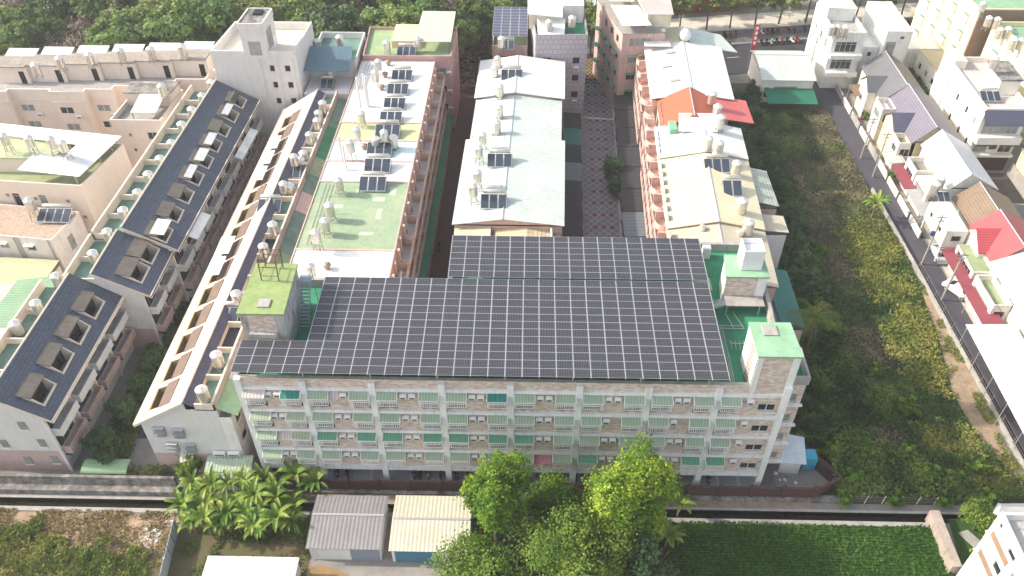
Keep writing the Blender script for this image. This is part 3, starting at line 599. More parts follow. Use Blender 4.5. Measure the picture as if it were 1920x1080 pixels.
    for i, y in enumerate(dys):
        c0, c1, c2 = cut; ya, yb = y-dw, y+dw; zfl = zr+dz*c2-.95; yw0, yw1 = ya+.005, yb-.005
        m = MB(); a, b_ = sorted((X(xr+dx*c0, y), X(xr+dx*c2, y)))
        m.box(a+.01, b_-.01, yw0, yw1, zfl-.1, zfl)
        m.build('terrace_floor', M('terrace_floor_grey', '#8c8a88', .9, .15, .8, dirt=.3), th)
        m = MB()
        for yy in (yw0, yw1-.12):                                # side cheeks: up to the slab under it, to the slope beyond
            cx = [X(xr+dx*c0, y), X(xr+dx*c1, y), X(xr+dx*c2, y)]
            top = [zr+dz*c0+.04, zr+dz*c0-drop-.14, zr+dz*c2+.1]
            for u in (0, 1):
                pa = [(cx[u], yy, zfl), (cx[u+1], yy, zfl), (cx[u+1], yy+.12, zfl), (cx[u], yy+.12, zfl)]
                pb = [(cx[u], yy, top[u]), (cx[u+1], yy, top[u+1]), (cx[u+1], yy+.12, top[u+1]), (cx[u], yy+.12, top[u])]
                if side < 0: pa = [pa[1], pa[0], pa[3], pa[2]]; pb = [pb[1], pb[0], pb[3], pb[2]]
                m._hex(pa+pb, 0)
        xo = X(xr+dx*c2, y); a, b_ = sorted((xo-side*.14, xo+side*.04)); m.box(a, b_, ya, yb, zfl, zr+dz*c2+.16)
        m.build('terrace_cheek', cheekm or CREAM, th)
        xd = X(xr+dx*(c1-.03), y); m = MB(); a, b_ = sorted((xd, xd-side*.1)); m.box(a, b_, ya+.15, yb-.15, zfl, zr+dz*c0-drop-.14); m.build('glazed_door', M('dark_door_glass', '#2a2c30', .2, .2, 2), th)
        m = MB(); xa, xb = X(xr+dx*(c0-.03), y), X(xr+dx*(c1+(.05 if drop < .5 else 0)), y)
        pts = [(xa, ya-.12, zr+dz*c0+.2), (xb, ya-.12, zr+dz*c0-drop), (xb, yb+.12, zr+dz*c0-drop), (xa, yb+.12, zr+dz*c0+.2)]
        m.slab(pts if side > 0 else pts[::-1], .14); s_ = m.build('dormer_roof', slabm, th)
        if i in covers:
            m = MB(); xb2 = X(xr+dx*(c1+covers[i][1]), y); xa2 = X(xr+dx*(c0+.12), y); z_ = zr+dz*c0+.3
            pts = [(xa2, ya-.15, z_+.1), (xb2, ya-.15, z_-.12), (xb2, yb+.15, z_-.12), (xa2, yb+.15, z_+.1)]
            m.slab(pts if side > 0 else pts[::-1], .05); m.build('awning_sheet', covers[i][0], th)
    # tank wells behind the ridge
    rx = xr-side*ledge if ledge else xr
    if ledge:
        m = MB(); za = zr-.02; zb = zr-ledge*.62
        pts = [(X(rx, y0-.2), y0-.2, zb), (X(xr, y0-.2), y0-.2, za), (X(xr, y1), y1, za), (X(rx, y1), y1, zb)]
        m.slab(pts if side > 0 else pts[::-1], .14); m.build('rear_slope', TILED, th)
    nW = max(1, int(round((y1-y0)/unit))); du = (y1-y0)/nW
    wellmats = wellmats or [TEALR]
    for k in range(nW):
        a, b_ = sorted((wellx, rx)); yy = y0+k*du; m = MB()
        p = [(X(a, yy), yy+.0), (X(b_, yy), yy+.0), (X(b_, yy+du), yy+du), (X(a, yy+du), yy+du)]
        m.prism(p, wz-.15, wz); m.build('well_floor', wellmats[(k*7) % len(wellmats)], th)
        m = MB(); m.prism([(X(a, yy), yy), (X(b_, yy), yy), (X(b_, yy+.18), yy+.18), (X(a, yy+.18), yy+.18)], wz+.002, wz+.85); m.build('partition', CREAM, th)
    m = MB(); a, b_ = sorted((wellx, wellx+side*.22)); m.prism([(X(a, y0), y0), (X(b_, y0), y0), (X(b_, y1), y1), (X(a, y1), y1)], wz+.004, wz+1.3); m.build('well_parapet', CREAM, th)
    m = MB(); m.wall(*(((X(rx, y1), y1), (X(rx, y0), y0)) if side > 0 else ((X(rx, y0), y0), (X(rx, y1), y1))), wz-.1, (zr-.2) if not ledge else zr-ledge*.62-.1); m.build('ridge_wall', CREAM, th)
    return th, X
ys1 = [58.4, 63.0, 67.4, 71.6]
T1, _ = terrace('terraced_row', 'nearest terrace of the dark blue tiled row at the left edge', 55.8, 75.0, -55.5, -50.3, 13.0, 9.4, ys1, TILEB, 1, -59.4, 10.6, 4.8)
T2, _ = terrace('terraced_row', 'middle terrace of the dark blue tiled row', 75.0, 83.2, -52.2, -46.2, 13.2, 9.8, [77.6, 81.2], TILEB, 1, -56.0, 11.2, 4.1, drift=.01)
ys3 = [P(x, y, 12.0)[1] for x, y in ((311, 430), (334, 394), (353, 351), (366, 320), (378, 290), (393, 263), (411, 230), (431, 203), (452, 173), (466, 147))]
clr = M('translucent_sheet', '#c3c6c6', .4, .1, 2, dirt=.2)
T3, _ = terrace('terraced_row', 'longest terrace of the dark blue tiled row, by the tower block', 83.2, 121.0, -51.3, -45.2, 13.8, 10.3, [84.6+k*4.2 for k in range(9)], TILEB, 1, -55.6, 11.6, 4.2, drift=.035, dw=1.4, cut=(.41, .6, .8),
    covers={0: (WHITER, .22), 3: (clr, .1), 4: (clr, .15), 5: (clr, .12), 7: (clr, .1), 8: (SHGR, -.1)})
q = MB(); q.slab([(-44.9, 86.2, 9.9), (-43.7, 86.2, 9.3), (-43.4, 91.5, 9.3), (-44.6, 91.5, 9.9)], .08); q.build('eave_canopy', WHITER, T3)
q = MB(); q.slab([(-43.6, 105, 9.9), (-42.5, 105, 9.4), (-42.1, 113, 9.4), (-43.2, 113, 9.9)], .08); q.build('eave_canopy', clr, T3)
cov2 = {5: (WHITER, .2), 6: (WHITER, .22), 10: (clr, .2), 11: (clr, .2), 12: (clr, .2)}
T4, X4 = terrace('terraced_row', 'long glare-bright tiled terrace with brown dormer slabs, between the two alleys', 55.8, 120.5, -35.35, -41.2, 12.6, 9.0, [58.2+k*4.02 for k in range(15)], TILEGLARE, -1, -32.15, 11.2, 4.02, balc=False,
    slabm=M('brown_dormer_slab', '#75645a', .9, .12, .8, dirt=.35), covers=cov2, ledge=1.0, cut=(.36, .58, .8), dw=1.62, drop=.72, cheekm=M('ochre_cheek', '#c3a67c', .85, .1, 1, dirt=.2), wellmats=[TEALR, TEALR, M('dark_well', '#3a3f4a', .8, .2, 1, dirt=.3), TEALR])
# lower service strip of row two, beside the long flat-roofed block
cols = [GREENL, clr, MEADR, clr, MEADR, SHGR, TEALR, TEALR, SHPK, TEALR, MEADR, GREENR, GREENR, TEALR, TEALR]
for k in range(15):
    y0 = 55.9+k*4.3; y1 = y0+4.28; m = MB()
    m.slab([(X4(-32.1, y0), y0, 11.3), (X4(-30.1, y0), y0, 10.2), (X4(-30.1, y1), y1, 10.2), (X4(-32.1, y1), y1, 11.3)], .07); m.build('service_canopy', cols[k], T4)
m = MB(); m.wall((X4(-32.15, 55.8), 55.8), (X4(-30.9, 55.8), 55.8), 0, 10.0); m.wall((X4(-30.9, 55.8), 55.8), (X4(-30.9, 120.5), 120.5), 0, 10.0, [(k*4.3+1, k*4.3+2.4, z, z+1.3) for k in range(15) for z in (4.4, 7.6)]); m.build('service_wall', WHITE, T4)
Ag, Bg = (-40.6, 55.78), (-31.0, 55.78)
for s, z in ((1.0, 7.1), (3.0, 6.9), (1.7, 4.4), (3.6, 4.3)):
    m = MB(); m.obox(Ag, Bg, s, s+1.15, z, z+1.2, .0, .04); w_ = m.build('window', GLASSP, T4); g = MB()
    for k in range(7): g.obox(Ag, Bg, s+k*.18, s+k*.18+.03, z-.1, z+1.25, .42, .45)
    for zz in (z-.12, z+.5, z+1.2): g.obox(Ag, Bg, s-.03, s+1.2, zz, zz+.05, .05, .46)
    g.build('guard', ALU, w_)
m = MB(); m.slab([(-37.9, 54.9, 3.1), (-36.4, 54.9, 3.1), (-36.4, 55.75, 3.8), (-37.9, 55.75, 3.8)], .05); m.build('door_canopy', SHCX, T4)
# ---------------------------------------------------------------- service annexe between terrace gable and the block
th = building('annexe', 'low annexe with pale green sheet roof beside the block, under two AC units', 'annexe', rect(-34.7, -30.0, 53.55, 55.7), 2.6, WHITE, CONC, par=0)
MB().slab([(-34.9, 53.2, 2.7), (-29.8, 53.2, 2.7), (-29.8, 55.72, 3.5), (-34.9, 55.72, 3.5)], .06).build('sheet_roof', CR('seafoam_sheet_roof', '#a9bba6', 'x', .35, dirt=.3), th)
for x in (-33.4, -31.8): acunit(T4, (x-1, 55.78), (x+1, 55.78), 1, 3.75, 1.3)
# small windows of the first gable
for (s, z) in ((-58.7, 7.4), (-54.2, 7.4), (-57.5, 4.2), (-53.2, 4.4), (-56.0, 1.2), (-52.9, 1.4)):
    m = MB(); m.box(s, s+.75, 55.70, 55.775, z, z+1.3); m.box(s-.08, s+.83, 55.62, 55.77, z-.1, z-.01, 1); m.build('gable_window', [GLASSP, WHITE], T1)
# ---------------------------------------------------------------- row three: long flat-roofed block, roof coatings differ house by house
def xl3(y): return -28.9+(y-70)*.016
def xr3(y): return -16.3+(y-70)*.012
segs = [('white roof with bare paint, nearest the solar arrays', 70.3, 80.0, WHITER, 'white'), ('broad mossy green roof', 80.0, 94.6, OLIVE, 'mossy green'), ('white roof between the mossy and the pale blue', 94.6, 99.6, WHITER, 'second white'),
        ('pale blue-white roof', 99.6, 104.9, CYANR, 'pale blue'), ('lime green roof', 104.9, 109.9, OLIVL, 'lime'), ('far white roof, the longest', 109.9, 129.4, WHITER, 'far white')]
B3 = []
for lab, y0, y1, rm, nm in segs:
    pts = [(xl3(y0), y0), (xr3(y0), y0), (xr3(y1), y1), (xl3(y1), y1)]; L = y1-y0; n = max(1, round(L/4.8)); hs = []
    u = L/n
    for k in range(n):
        for z in (1.0, 4.3, 7.5, 10.6): hs += [(k*u+.7, k*u+1.7, z, z+1.7), (k*u+2.6, k*u+3.7, z, z+1.7)]
    th = building('apartment_house', 'pink-walled row house with '+lab, 'row house', pts, 12.95, PINKW, rm, holes={1: hs}, par=.12, pt=.15)
    B3.append(th); A, Bq = pts[1], pts[2]
    for k in range(n):
        for z in (3.3, 6.5, 9.7):
            b = MB(); s0, s1 = k*u+.12, k*u+u-.1; d = 1.55
            b.obox(A, Bq, s0, s1, z, z+.15, 0, d); b.obox(A, Bq, s0, s1, z+.15, z+1.05, d-.14, d); b.obox(A, Bq, s0, s0+.16, z+.15, z+1.5, 0, d-.145); b.obox(A, Bq, s1-.16, s1, z+.15, z+1.5, 0, d-.145)
            bo = b.build('balcony', M('peach_balcony', '#cfb2a1', .85, .1, .8, dirt=.35), th); MB().obox(A, Bq, s0+.17, s1-.17, z+.152, z+.17, 0, d-.15).build('balcony_floor', M('balcony_tiles', '#cfcbc8', .7, .1, 1), bo)
        for s in (.1, u*.5):
            q = MB(); q.obox(A, Bq, k*u+s, k*u+s+.5, .2, 12.9, .0, .5 if s < 1 else .35); q.build('wall_pier', M('peach_balcony', ''), th)
        if k % 2: acunit(th, A, Bq, k*u+u*.45, 8.0)
    m = MB(); m.slab([(pts[1][0]+.6, y0, 3.05), (pts[1][0]+2.6, y0, 2.85), (pts[2][0]+2.6, y1, 2.85), (pts[2][0]+.6, y1, 3.05)], .06); m.build('porch_canopy', M('green_porch_coating', '#3f7a60', .8, .15, .5), th)
    m = MB(); m.box(pts[1][0]+2.3, pts[1][0]+2.42, y0+.1, y1-.1, 0, 1.4); m.build('porch_wall', ROSE, th)
# ---------------------------------------------------------------- row four: cream sheet gables
def xl4(y): return -9.5+(y-90)*.028
def xr4(y): return 4.7+(y-90)*.03
def hgable(label, y0, y1, x0f, x1f, ze, zr, rm, wm, cat='row house', ridge=.45, over=.25, holes=None, name='row_house'):
    pts = [(x0f(y0), y0), (x1f(y0), y0), (x1f(y1), y1), (x0f(y1), y1)]
    th = building(name, label, cat, pts, ze, wm, CONC, holes=holes or {}, par=0)
    gable(th, pts, ze+.02, zr, rm, wm, over=over, ridge=ridge); return th, pts
def sideholes(L, zs, unit=4.6): n = max(1, round(L/unit)); return grid_holes(L, n*2, zs, 1.1, 1.4)
R4a, _ = hgable('broad mint-white gabled roof, nearest house of the row behind the rear solar array', 88.9, 109.3, lambda y: xl4(y)-.1, lambda y: xr4(y)+.2, 10.3, 11.3, SHM, ROSE, holes={1: sideholes(20.4, (1.2, 4.2, 7.2)), 3: sideholes(20.4, (1.2, 4.2, 7.2))})
R4b, _ = hgable('middle white gabled roof of the same row, slightly narrower', 109.6, 121.5, lambda y: xl4(y)+.5, lambda y: xr4(y)-.35, 10.2, 11.2, SHWX if 0 else SHM, ROSE, holes={1: sideholes(12, (1.2, 4.2, 7.2)), 3: sideholes(12, (1.2, 4.2, 7.2))})
R4c, _ = hgable('far bright white gabled roof of the same row, next to the grey-tiled tower house', 121.8, 134.0, lambda y: xl4(y)+.2, lambda y: xr4(y)+.1, 10.6, 11.7, SHW, ROSE, holes={1: sideholes(12, (1.2, 4.2, 7.2)), 3: sideholes(12, (1.2, 4.2, 7.2))})
# lower near end under the big gable
nx = building('row_house', 'low cream-sheeted end house with a stained roof, tucked behind the rear solar array', 'row house', rect(-9.2, 4.6, 79.5, 88.8), 9.0, WHITE, CONC, par=0)
MB().slab([(-9.6, 84.0, 9.55), (-4.7, 84.0, 9.8), (-4.7, 88.9, 9.9), (-9.6, 88.9, 9.6)], .1).build('sheet_roof', SHC, nx)
MB().slab([(-4.3, 80.0, 9.35), (.2, 80.0, 9.95), (.1, 88.9, 10.0), (-4.2, 88.9, 9.4)], .1).build('sheet_roof', CR('tan_stained_sheet', '#d6c3a2', 'y', .6, dirt=.25), nx)
MB().slab([(.2, 80.0, 9.95), (3.6, 80.0, 9.3), (3.5, 88.9, 9.3), (.1, 88.9, 10.0)], .1).build('sheet_roof', M('stained_pebble_sheet', '#c7b89c', .9, .2, 2, kind='paving', brick=(.55, .9), mortar='#8f8268'), nx)
MB().box(3.3, 3.5, 79.6, 88.7, 9.0, 10.1).build('parapet', WHITE, nx)
# ---------------------------------------------------------------- row five: pink arcaded fronts, mixed sheet roofs
def xl5(y): return 18.6+(y-85)*.035
def xr5(y): return 31.0+(y-85)*.045
def pinkfront(th, y0, y1, xf, zt, n):
    A, Bq = (xf(y1), y1), (xf(y0), y0); L = math.hypot(A[0]-Bq[0], A[1]-Bq[1]); u = L/n
    for k in range(n):
        for z in (3.2, 6.4):
            b = MB(); d = 1.5; b.obox(A, Bq, k*u+.1, k*u+u-.1, z, z+.15, 0, d); b.obox(A, Bq, k*u+.1, k*u+u-.1, z+.15, z+1.0, d-.15, d)
            for s in (.1, u/2-.15, u-.4): b.obox(A, Bq, k*u+s, k*u+s+.3, z+1.0, z+3.0, d-.3, d)
            b.obox(A, Bq, k*u+.1, k*u+u-.1, z+2.75, z+3.05, d-.15, d); b.build('arcade_balcony', PINKB, th)
        # rounded top-floor balcony: half barrel
        b = MB(); c = (k*u+u/2); ux, uy = (Bq[0]-A[0])/L, (Bq[1]-A[1])/L; nx_, ny_ = uy, -ux; prof = []
        for z, rr in ((9.3, .6), (10.1, 1.55), (11.1, 1.55)):
            prof.append([(A[0]+ux*(c+cos(t)*min(rr*1.2, u*.36))+nx_*sin(t)*rr, A[1]+uy*(c+cos(t)*min(rr*1.2, u*.36))+ny_*sin(t)*rr, z) for t in np.linspace(0, pi, 11)])
        for i in range(2):
            for j in range(10): b.poly([prof[i][j+1], prof[i][j], prof[i+1][j], prof[i+1][j+1]])
        b.poly(prof[0]); b.poly([(p[0], p[1], 10.2) for p in prof[1]]); b.build('rounded_balcony', M('salmon_balcony', '#dcbdb1', .8, .08, 1, dirt=.3), th)
        q = MB(); q.obox(A, Bq, k*u-.1, k*u+.2, 0, zt-.2, .0, 1.3); q.build('wall_pier', PINKW, th)
def h5(L): return sorted(grid_holes(L, max(2, round(L/2.2)), (.9, 4.0, 7.2, 10.3), 1.2, 1.7))
r5 = [('beige ribbed gabled roof, nearest of the pink-fronted row', 76.5, 87.2, 11.0, 12.2, SHC if 0 else CR('beige_sheet_roof', '#c4bba6', 'y', .4, dirt=.15), .52, 0),
      ('large cream ribbed roof in the middle of the pink-fronted row', 87.4, 103.2, 11.3, 12.6, CR('ivory_sheet_roof', '#d8d0b0', 'y', .4, dirt=.05), .52, 0),
      ('plain white roof south of the red-roofed house', 103.4, 111.3, 11.6, 12.9, SHW, .55, 0),
      ('wide bright white roof behind the red-roofed house', 119.8, 137.4, 11.9, 12.9, SHWX if 0 else SHW, .5, 0)]
R5 = []
for lab, y0, y1, ze, zr, rm, rg, _ in r5:
    th, p = hgable('pink-fronted house with '+lab, y0, y1, xl5, xr5, ze, zr, rm, PINKW, ridge=rg, holes={3: h5(y1-y0), 1: sideholes(y1-y0, (1.5, 4.7, 7.9))})
    pinkfront(th, y0, y1, xl5, ze, max(2, round((y1-y0)/4.4))); R5.append(th)
th, p = hgable('pink-fronted house with orange-red ribbed gable roof', 111.5, 119.6, lambda y: xl5(y)+1.0, lambda y: xr5(y)-2.5, 11.6, 14.0, SHO, CREAM, ridge=.5, holes={3: h5(8)}, name='red_roof_house'); R5.append(th)
pinkfront(th, 111.5, 119.6, lambda y: xl5(y)+.3, 11.0, 2)
MB().slab([(29.0, 113.5, 12.3), (34.9, 113.5, 11.4), (34.9, 120.4, 11.4), (29.0, 120.4, 12.3)], .1).build('side_canopy', CR('coral_sheet', '#c86a68', 'x', .3), th)
MB().slab([(22.5, 108.6, 12.9), (28.3, 108.6, 12.9), (28.5, 112.0, 14.0), (22.8, 112.0, 14.0)], .08).build('white_canopy', SHWX, th)
q = MB(); q.box(21.3, 22.4, 108.9, 111.4, 11.8, 13.0); q.build('green_curtain', M('green_tarp', '#7fb08e', .6, .1, 1), th)
# lean-to extensions on the right side of row five
for lab, x0, x1, y0, y1, z0_, z1_, rm in (('grey ribbed lean-to roof beside the small steel tanks', 31.2, 34.8, 88.5, 92.0, 10.4, 10.0, CR('beige_sheet_roof', '', 'y', .4)), ('patchy green-grey lean-to behind the twin collectors', 31.6, 34.6, 94, 102.4, 11.0, 10.2, CR('patchy_sheet', '#b4bcae', 'x', .5, dirt=.6)),
    ('long teal sheet lean-to at the foot of the row', 31.3, 34.4, 74.0, 84.5, 7.6, 6.6, SHTE), ('grey ribbed shed roof beside the right lift room', 27.6, 30.5, 69.0, 76.5, 9.0, 8.4, SHD), ('pale blue-white shed behind the coconut palm', 27.6, 31.6, 64.4, 68.6, 7.5, 7.0, WHITER)):
    th = building('lean_to', lab, 'lean-to', rect(x0, x1, y0, y1), min(z0_, z1_)-.3, PINKW if x0 > 31.25 else PALE, CONC, par=0)
    MB().slab([(x0-.1, y0-.1, z0_), (x1+.2, y0-.1, z1_), (x1+.2, y1, z1_), (x0-.1, y1, z0_)], .1).build('sheet_roof', rm, th)
# carports on both sides of the patterned alley
for side, n, x0f, w_, y0, y1, gl in ((-1, 8, lambda y: xr4(y)+.55, 3.0, 89, 130.5, 'left'), (1, 9, lambda y: xl5(y)-4.6, 4.0, 84, 137.5, 'right')):
    u = (y1-y0)/n
    for k in range(n):
        ya, yb = y0+k*u, y0+(k+1)*u-.16; x0 = x0f(ya); th = thing('carport', 'dark carport on the %s of the patterned alley, %s from near' % (gl, ordn(k)), 'carport', (x0+w_/2, (ya+yb)/2, 0), 'carports along the patterned alley')
        mt = SHTE if (side < 0 and k == 6) else (CR('glass_sheet', '#667078', 'y', .8) if (side > 0 and k == 2 or side < 0 and k == 4) else SHBL)
        if side < 0 and k == 6: th['label'] = 'teal green sheet carport on the left side of the patterned alley'
        MB().slab([(x0, ya, 2.95 if side > 0 else 3.1), (x0+w_, ya, 3.1 if side > 0 else 2.9), (x0+w_, yb, 3.1 if side > 0 else 2.9), (x0, yb, 2.95 if side > 0 else 3.1)], .07).build('carport_roof', mt, th)
        xo = x0+.1 if side > 0 else x0+w_-.1
        for yy in (ya+.2, yb-.2): MB().box(xo-.05, xo+.05, yy-.05, yy+.05, 0, 2.85).build('post', STEELD, th)
        MB().box(xo-.2 if side > 0 else xo+.06, xo-.06 if side > 0 else xo+.2, ya+.4, yb-.4, 0, 1.1).build('garden_wall', ROSE, th)
# ---------------------------------------------------------------- buildings along the top street
gh = [P2(925, 70, 13), P2(990, 72, 13), (-.2, 150.7), (-6.6, 150.8)]
th = building('tower_house', 'narrow house under a tilted rooftop solar canopy, left of the grey-tiled tower house', 'house', rect(-6.4, -.2, 138.4, 151), 10.6, PINKW, MEADR, holes={0: grid_holes(6.2, 2, (5.2, 8.2))}, par=.9)
arr = thing('rooftop_solar_canopy', 'small blue-grey solar canopy on posts over the narrow house at the top', 'solar canopy', (-3.3, 145, 11))
m = MB(); fr = MB()
for i in range(4):
    for j in range(10):
        x0, y0, z = -6.4+i*1.56, 138.6+j*1.2, 13.2; m.box(x0, x0+1.5, y0, y0+1.16, z, z+.04, 1); m.poly([(x0+.05, y0+.05, z+.042), (x0+1.45, y0+.05, z+.042), (x0+1.45, y0+1.11, z+.042), (x0+.05, y0+1.11, z+.042)])
m.build('solar_panels', [M('blue_cells', '#3b4158', .3, .1, 1, kind='cells', brick=(.25, .29), mortar='#596079'), M('panel_frame', '')], arr)
for x in (-6.3, -.3):
    for y in (138.8, 144.8, 150.4): fr.box(x-.05, x+.05, y-.05, y+.05, 10.6, 13.19)
fr.build('post', STEELD, arr)
th = building('tower_house', 'grey-tiled five-storey house with white rooftop shed, at the head of the patterned alley', 'house', [(1.2, 134.8), (10.1, 135.2), (9.9, 149), (-.1, 149)], 14.4, M('grey_wall_tile', '#b3adb4', .7, .06, 1, kind='brickwall', brick=(.9, .9), mortar='#8f8a90', dirt=.1), GREENR, holes={0: [(6.5, 7.8, z, z+1.3) for z in (3.2, 6.5, 9.8)]+[(1.2, 2.8, z, z+1.3) for z in (6.5, 9.8)]}, par=.9)
for z in (8.9, 2.4): acunit(th, (1.2, 134.8), (10.1, 135.2), 7.2, z)
MB().slab([(-.2, 138.0, 17.6), (5.8, 138.0, 17.0), (6.2, 149.5, 17.4), (-.3, 149.5, 18.0)], .12).build('rooftop_shed_roof', SHWX, th); MB().box(0, 5.6, 139, 149, 14.42, 16.9).build('rooftop_shed', CREAM, th); MB().box(6.0, 9.6, 141.5, 148.4, 14.42, 17.6).build('rooftop_room', PALE, th)
MB().slab([(1.6, 135.4, 14.9), (6.1, 135.4, 14.9), (6.3, 139, 16.4), (1.4, 139, 16.4)], .1).build('front_canopy', WHITER, th)
gp = building('green_parapet_house', 'house with green-painted roof parapet in front of the grey-tiled tower house', 'house', rect(-2.2, 6.0, 134.2, 136.8), 11.4, PINKW, GREENR, par=.9, pm=GREENR) if 0 else None
th = building('corner_building', 'pink corner building with rows of green window awnings', 'apartment building', [(16.2, 136.6), (23.6, 137.4), (24.4, 152.4), (12.6, 150.6)], 14.8, PINKW, CONC, par=0,
    holes={0: [(1.2, 5.2, z, z+1.5) for z in (2.6, 5.9, 9.2, 12.4)], 3: grid_holes(14.4, 4, (2.6, 5.8, 9.0, 12.1), 1.3, 1.4)})
A, Bq = (12.6, 150.6), (16.2, 136.6)
for h in grid_holes(14.4, 4, (2.6, 5.8, 9.0), 1.3, 1.4): MB().obox(A, Bq, h[0]-.2, h[1]+.2, h[3]-.1, h[3]+.05, .02, .9).build('awning', AWD, th)
for z in (2.6, 5.9, 9.2): MB().obox((16.2, 136.6), (23.6, 137.4), 1.1, 5.3, z+1.35, z+1.5, .02, .6).build('awning', AWD, th)
MB().slab([(16.0, 136.5, 16.3), (21.0, 136.9, 16.3), (19.2, 143.5, 16.9), (14.4, 143.5, 16.9)], .1).build('front_canopy', WHITER, th)
MB().slab([(14.2, 143.6, 17.5), (18.6, 143.6, 17.5), (17.5, 152.5, 17.8), (12.6, 152.5, 17.8)], .1).build('rear_canopy', SHPK, th)
MB().prism([(20.5, 139.0), (24.6, 139.4), (25.0, 152.4), (18.0, 152.4)], 14.82, 17.2).build('rooftop_shed', SHC, th); MB().slab([(20.2, 138.7, 17.4), (24.9, 139.1, 17.2), (25.3, 153.8, 17.4), (17.2, 153.8, 18.2)], .1).build('rooftop_shed_roof', SHPK, th)
# hotel-like pale tower block
hb = building('tower_block', 'pale six-storey block with a stained concrete stair tower and white roof terrace', 'apartment building', [(-50.0, 121.6), (-36.6, 121.6), (-36.0, 132.2), (-48.8, 132.2)], 17.2, PALE, M('white_terrace_floor', '#e8dcc9', .7, .08, .5, dirt=.1), par=1.3, pt=.3,
    holes={0: [(s, s+1.3, z, z+1.1) for s in (8.9, 11.3) for z in (15.0, 12.1, 9.2, 6.0, 3.0)], 1: []})
tw = [(-44.6, 121.4), (-40.9, 121.4), (-40.6, 126.8), (-44.2, 126.8)]
m = MB(); m.prism(tw, 17.21, 22.9); m.obox(tw[0], tw[1], .7, 2.8, 17.6, 20.6, -.01, .02, 0); m.build('stair_tower', PALE, hb)
MB().prism(inset(tw, .01), 22.91, 23.0).build('stair_tower_roof', CONCD, hb); m = MB()
for A, B in edges(inset(tw, .05)): m.obox(A, B, 0, math.hypot(B[0]-A[0], B[1]-A[1]), 22.2, 23.2, .0, .2)
m.build('stair_tower_parapet', PALE, hb); m = MB(); m.obox(tw[0], tw[1], 1.0, 2.9, 17.9, 20.2, .021, .03); m.obox(tw[1], tw[2], 1.2, 3.6, 18.2, 21.4, .001, .02); m.build('recessed_panel', CONC, hb); MB().obox(tw[1], tw[2], 3.7, 4.6, 17.25, 19.3, .001, .03).build('roof_door', GMET, hb); MB().box(-43.0, -41.7, 124.6, 126.2, 23.01, 23.3).build('roof_opening', DARKW, hb)
m = MB()
for s in (7.3, 10.0, 12.5): m.obox((-50.0, 121.6), (-36.6, 121.6), s-.25, s+.25, 0, 17.3, 0, .18)
m.build('pilaster', PALE, hb)
hl = building('side_block', 'lower pale block with teal roof floor and slate-blue canopy', 'apartment building', [(-36.3, 126.8), (-28.4, 126.8), (-28.4, 137.4), (-36.0, 137.4)], 13.2, PALE, TEALR, par=1.1, holes={1: grid_holes(10, 3, (4, 7, 10))})
MB().slab([(-36.3, 123.4, 14.2), (-28.9, 123.4, 14.2), (-28.9, 128.6, 16.0), (-36.0, 128.6, 16.0)], .08).build('canopy', CR('slate_blue_sheet', '#5e7a88', 'x', .35), hl)
MB().prism(rect(-36.2, -29.0, 121.2, 126.7), 0, 11.4).build('porch_block', PALE, hl)
pg = building('corner_block', 'rose-walled block with mottled green roof and cream sheet canopy', 'apartment building', [(-27.7, 129.6), (-12.9, 129.6), (-12.6, 140.4), (-28.1, 140.4)], 13.4, M('rose_wall', '#bc9794', .85, .08, .5, dirt=.2), M('mottled_green_roof', '#7fa380', .8, .2, .4, dirt=.3, col2='#a9b283'), par=.5,
    holes={0: [(s, s+1.3, z, z+1.5, 'guard') for s in (12.6,) for z in (3.6, 7.0, 10.4)], 1: grid_holes(10.6, 3, (3.6, 7, 10.4))})
for z in (3.6, 7, 10.4): acunit(pg, (-27.7, 129.6), (-12.9, 129.6), 14.3, z+.3)
m = MB(); m.slab([(-19.2, 131.4, 15.6), (-13.0, 131.4, 15.6), (-12.8, 141.4, 16.4), (-18.6, 141.4, 16.4)], .1); m.build('canopy_roof', SHCX, pg); m = MB()
for x in (-18.8, -13.4):
    for y in (131.8, 140): m.box(x-.06, x+.06, y-.06, y+.06, 13.42, 15.5)
m.build('canopy_post', STEELD, pg); MB().box(-23.3, -19.3, 133.5, 140, 13.42, 14.6).build('roof_room', M('peach_roof_slab', '#e5c9a8', .8, .1, .5), pg)
# ---------------------------------------------------------------- beige block at upper left with zig-zag front
pts = [(-88.5, 119.6)]
x = -88.5; y = 119.6
fr = [(-84.0, 119.6), (-84.0, 120.4), (-77.2, 120.4), (-77.2, 119.7), (-71.5, 119.7), (-71.5, 120.6), (-67.2, 120.6), (-67.2, 121.8), (-62.6, 121.8), (-62.6, 123.0), (-57.8, 123.0), (-57.8, 124.2), (-53.0, 124.2)]
bp = [(-92, 119.6)]+fr+[(-52.6, 134.2), (-92, 131.2)]
be = building('apartment_block', 'long beige block with stepped front, upper left', 'apartment building', bp, 11.3, BEIGE, M('grey_roof_floor', '#a8a4a2', .9, .15, .5, dirt=.5), par=.8, pt=.22,
    holes={i: ([(.8, 3.0, z, z+1.25) for z in (8.0, 4.9, 1.8)] if math.hypot(B[0]-A[0], B[1]-A[1]) > 3.5 and A[1] == B[1] and i < 13 else []) for i, (A, B) in enumerate(edges(bp))})
for o_ in [c for c in COL.objects if c.parent is be and c.name.startswith('window')]: o_.data.materials[0] = GMET
for i, (A, B) in enumerate(edges(bp)):
    L = math.hypot(B[0]-A[0], B[1]-A[1])
    if i < 13 and A[1] == B[1] and L > 3.5:
        for z in (7.4, 4.0): acunit(be, A, B, 3.7 if L > 4.4 else 3.3, z)
        MB().obox(A, B, .2, L-.2, 10.1, 10.3, 0, .12).build('moulding', BEIGE, be)
m = MB(); m2 = MB(); m3 = MB(); md = MB()
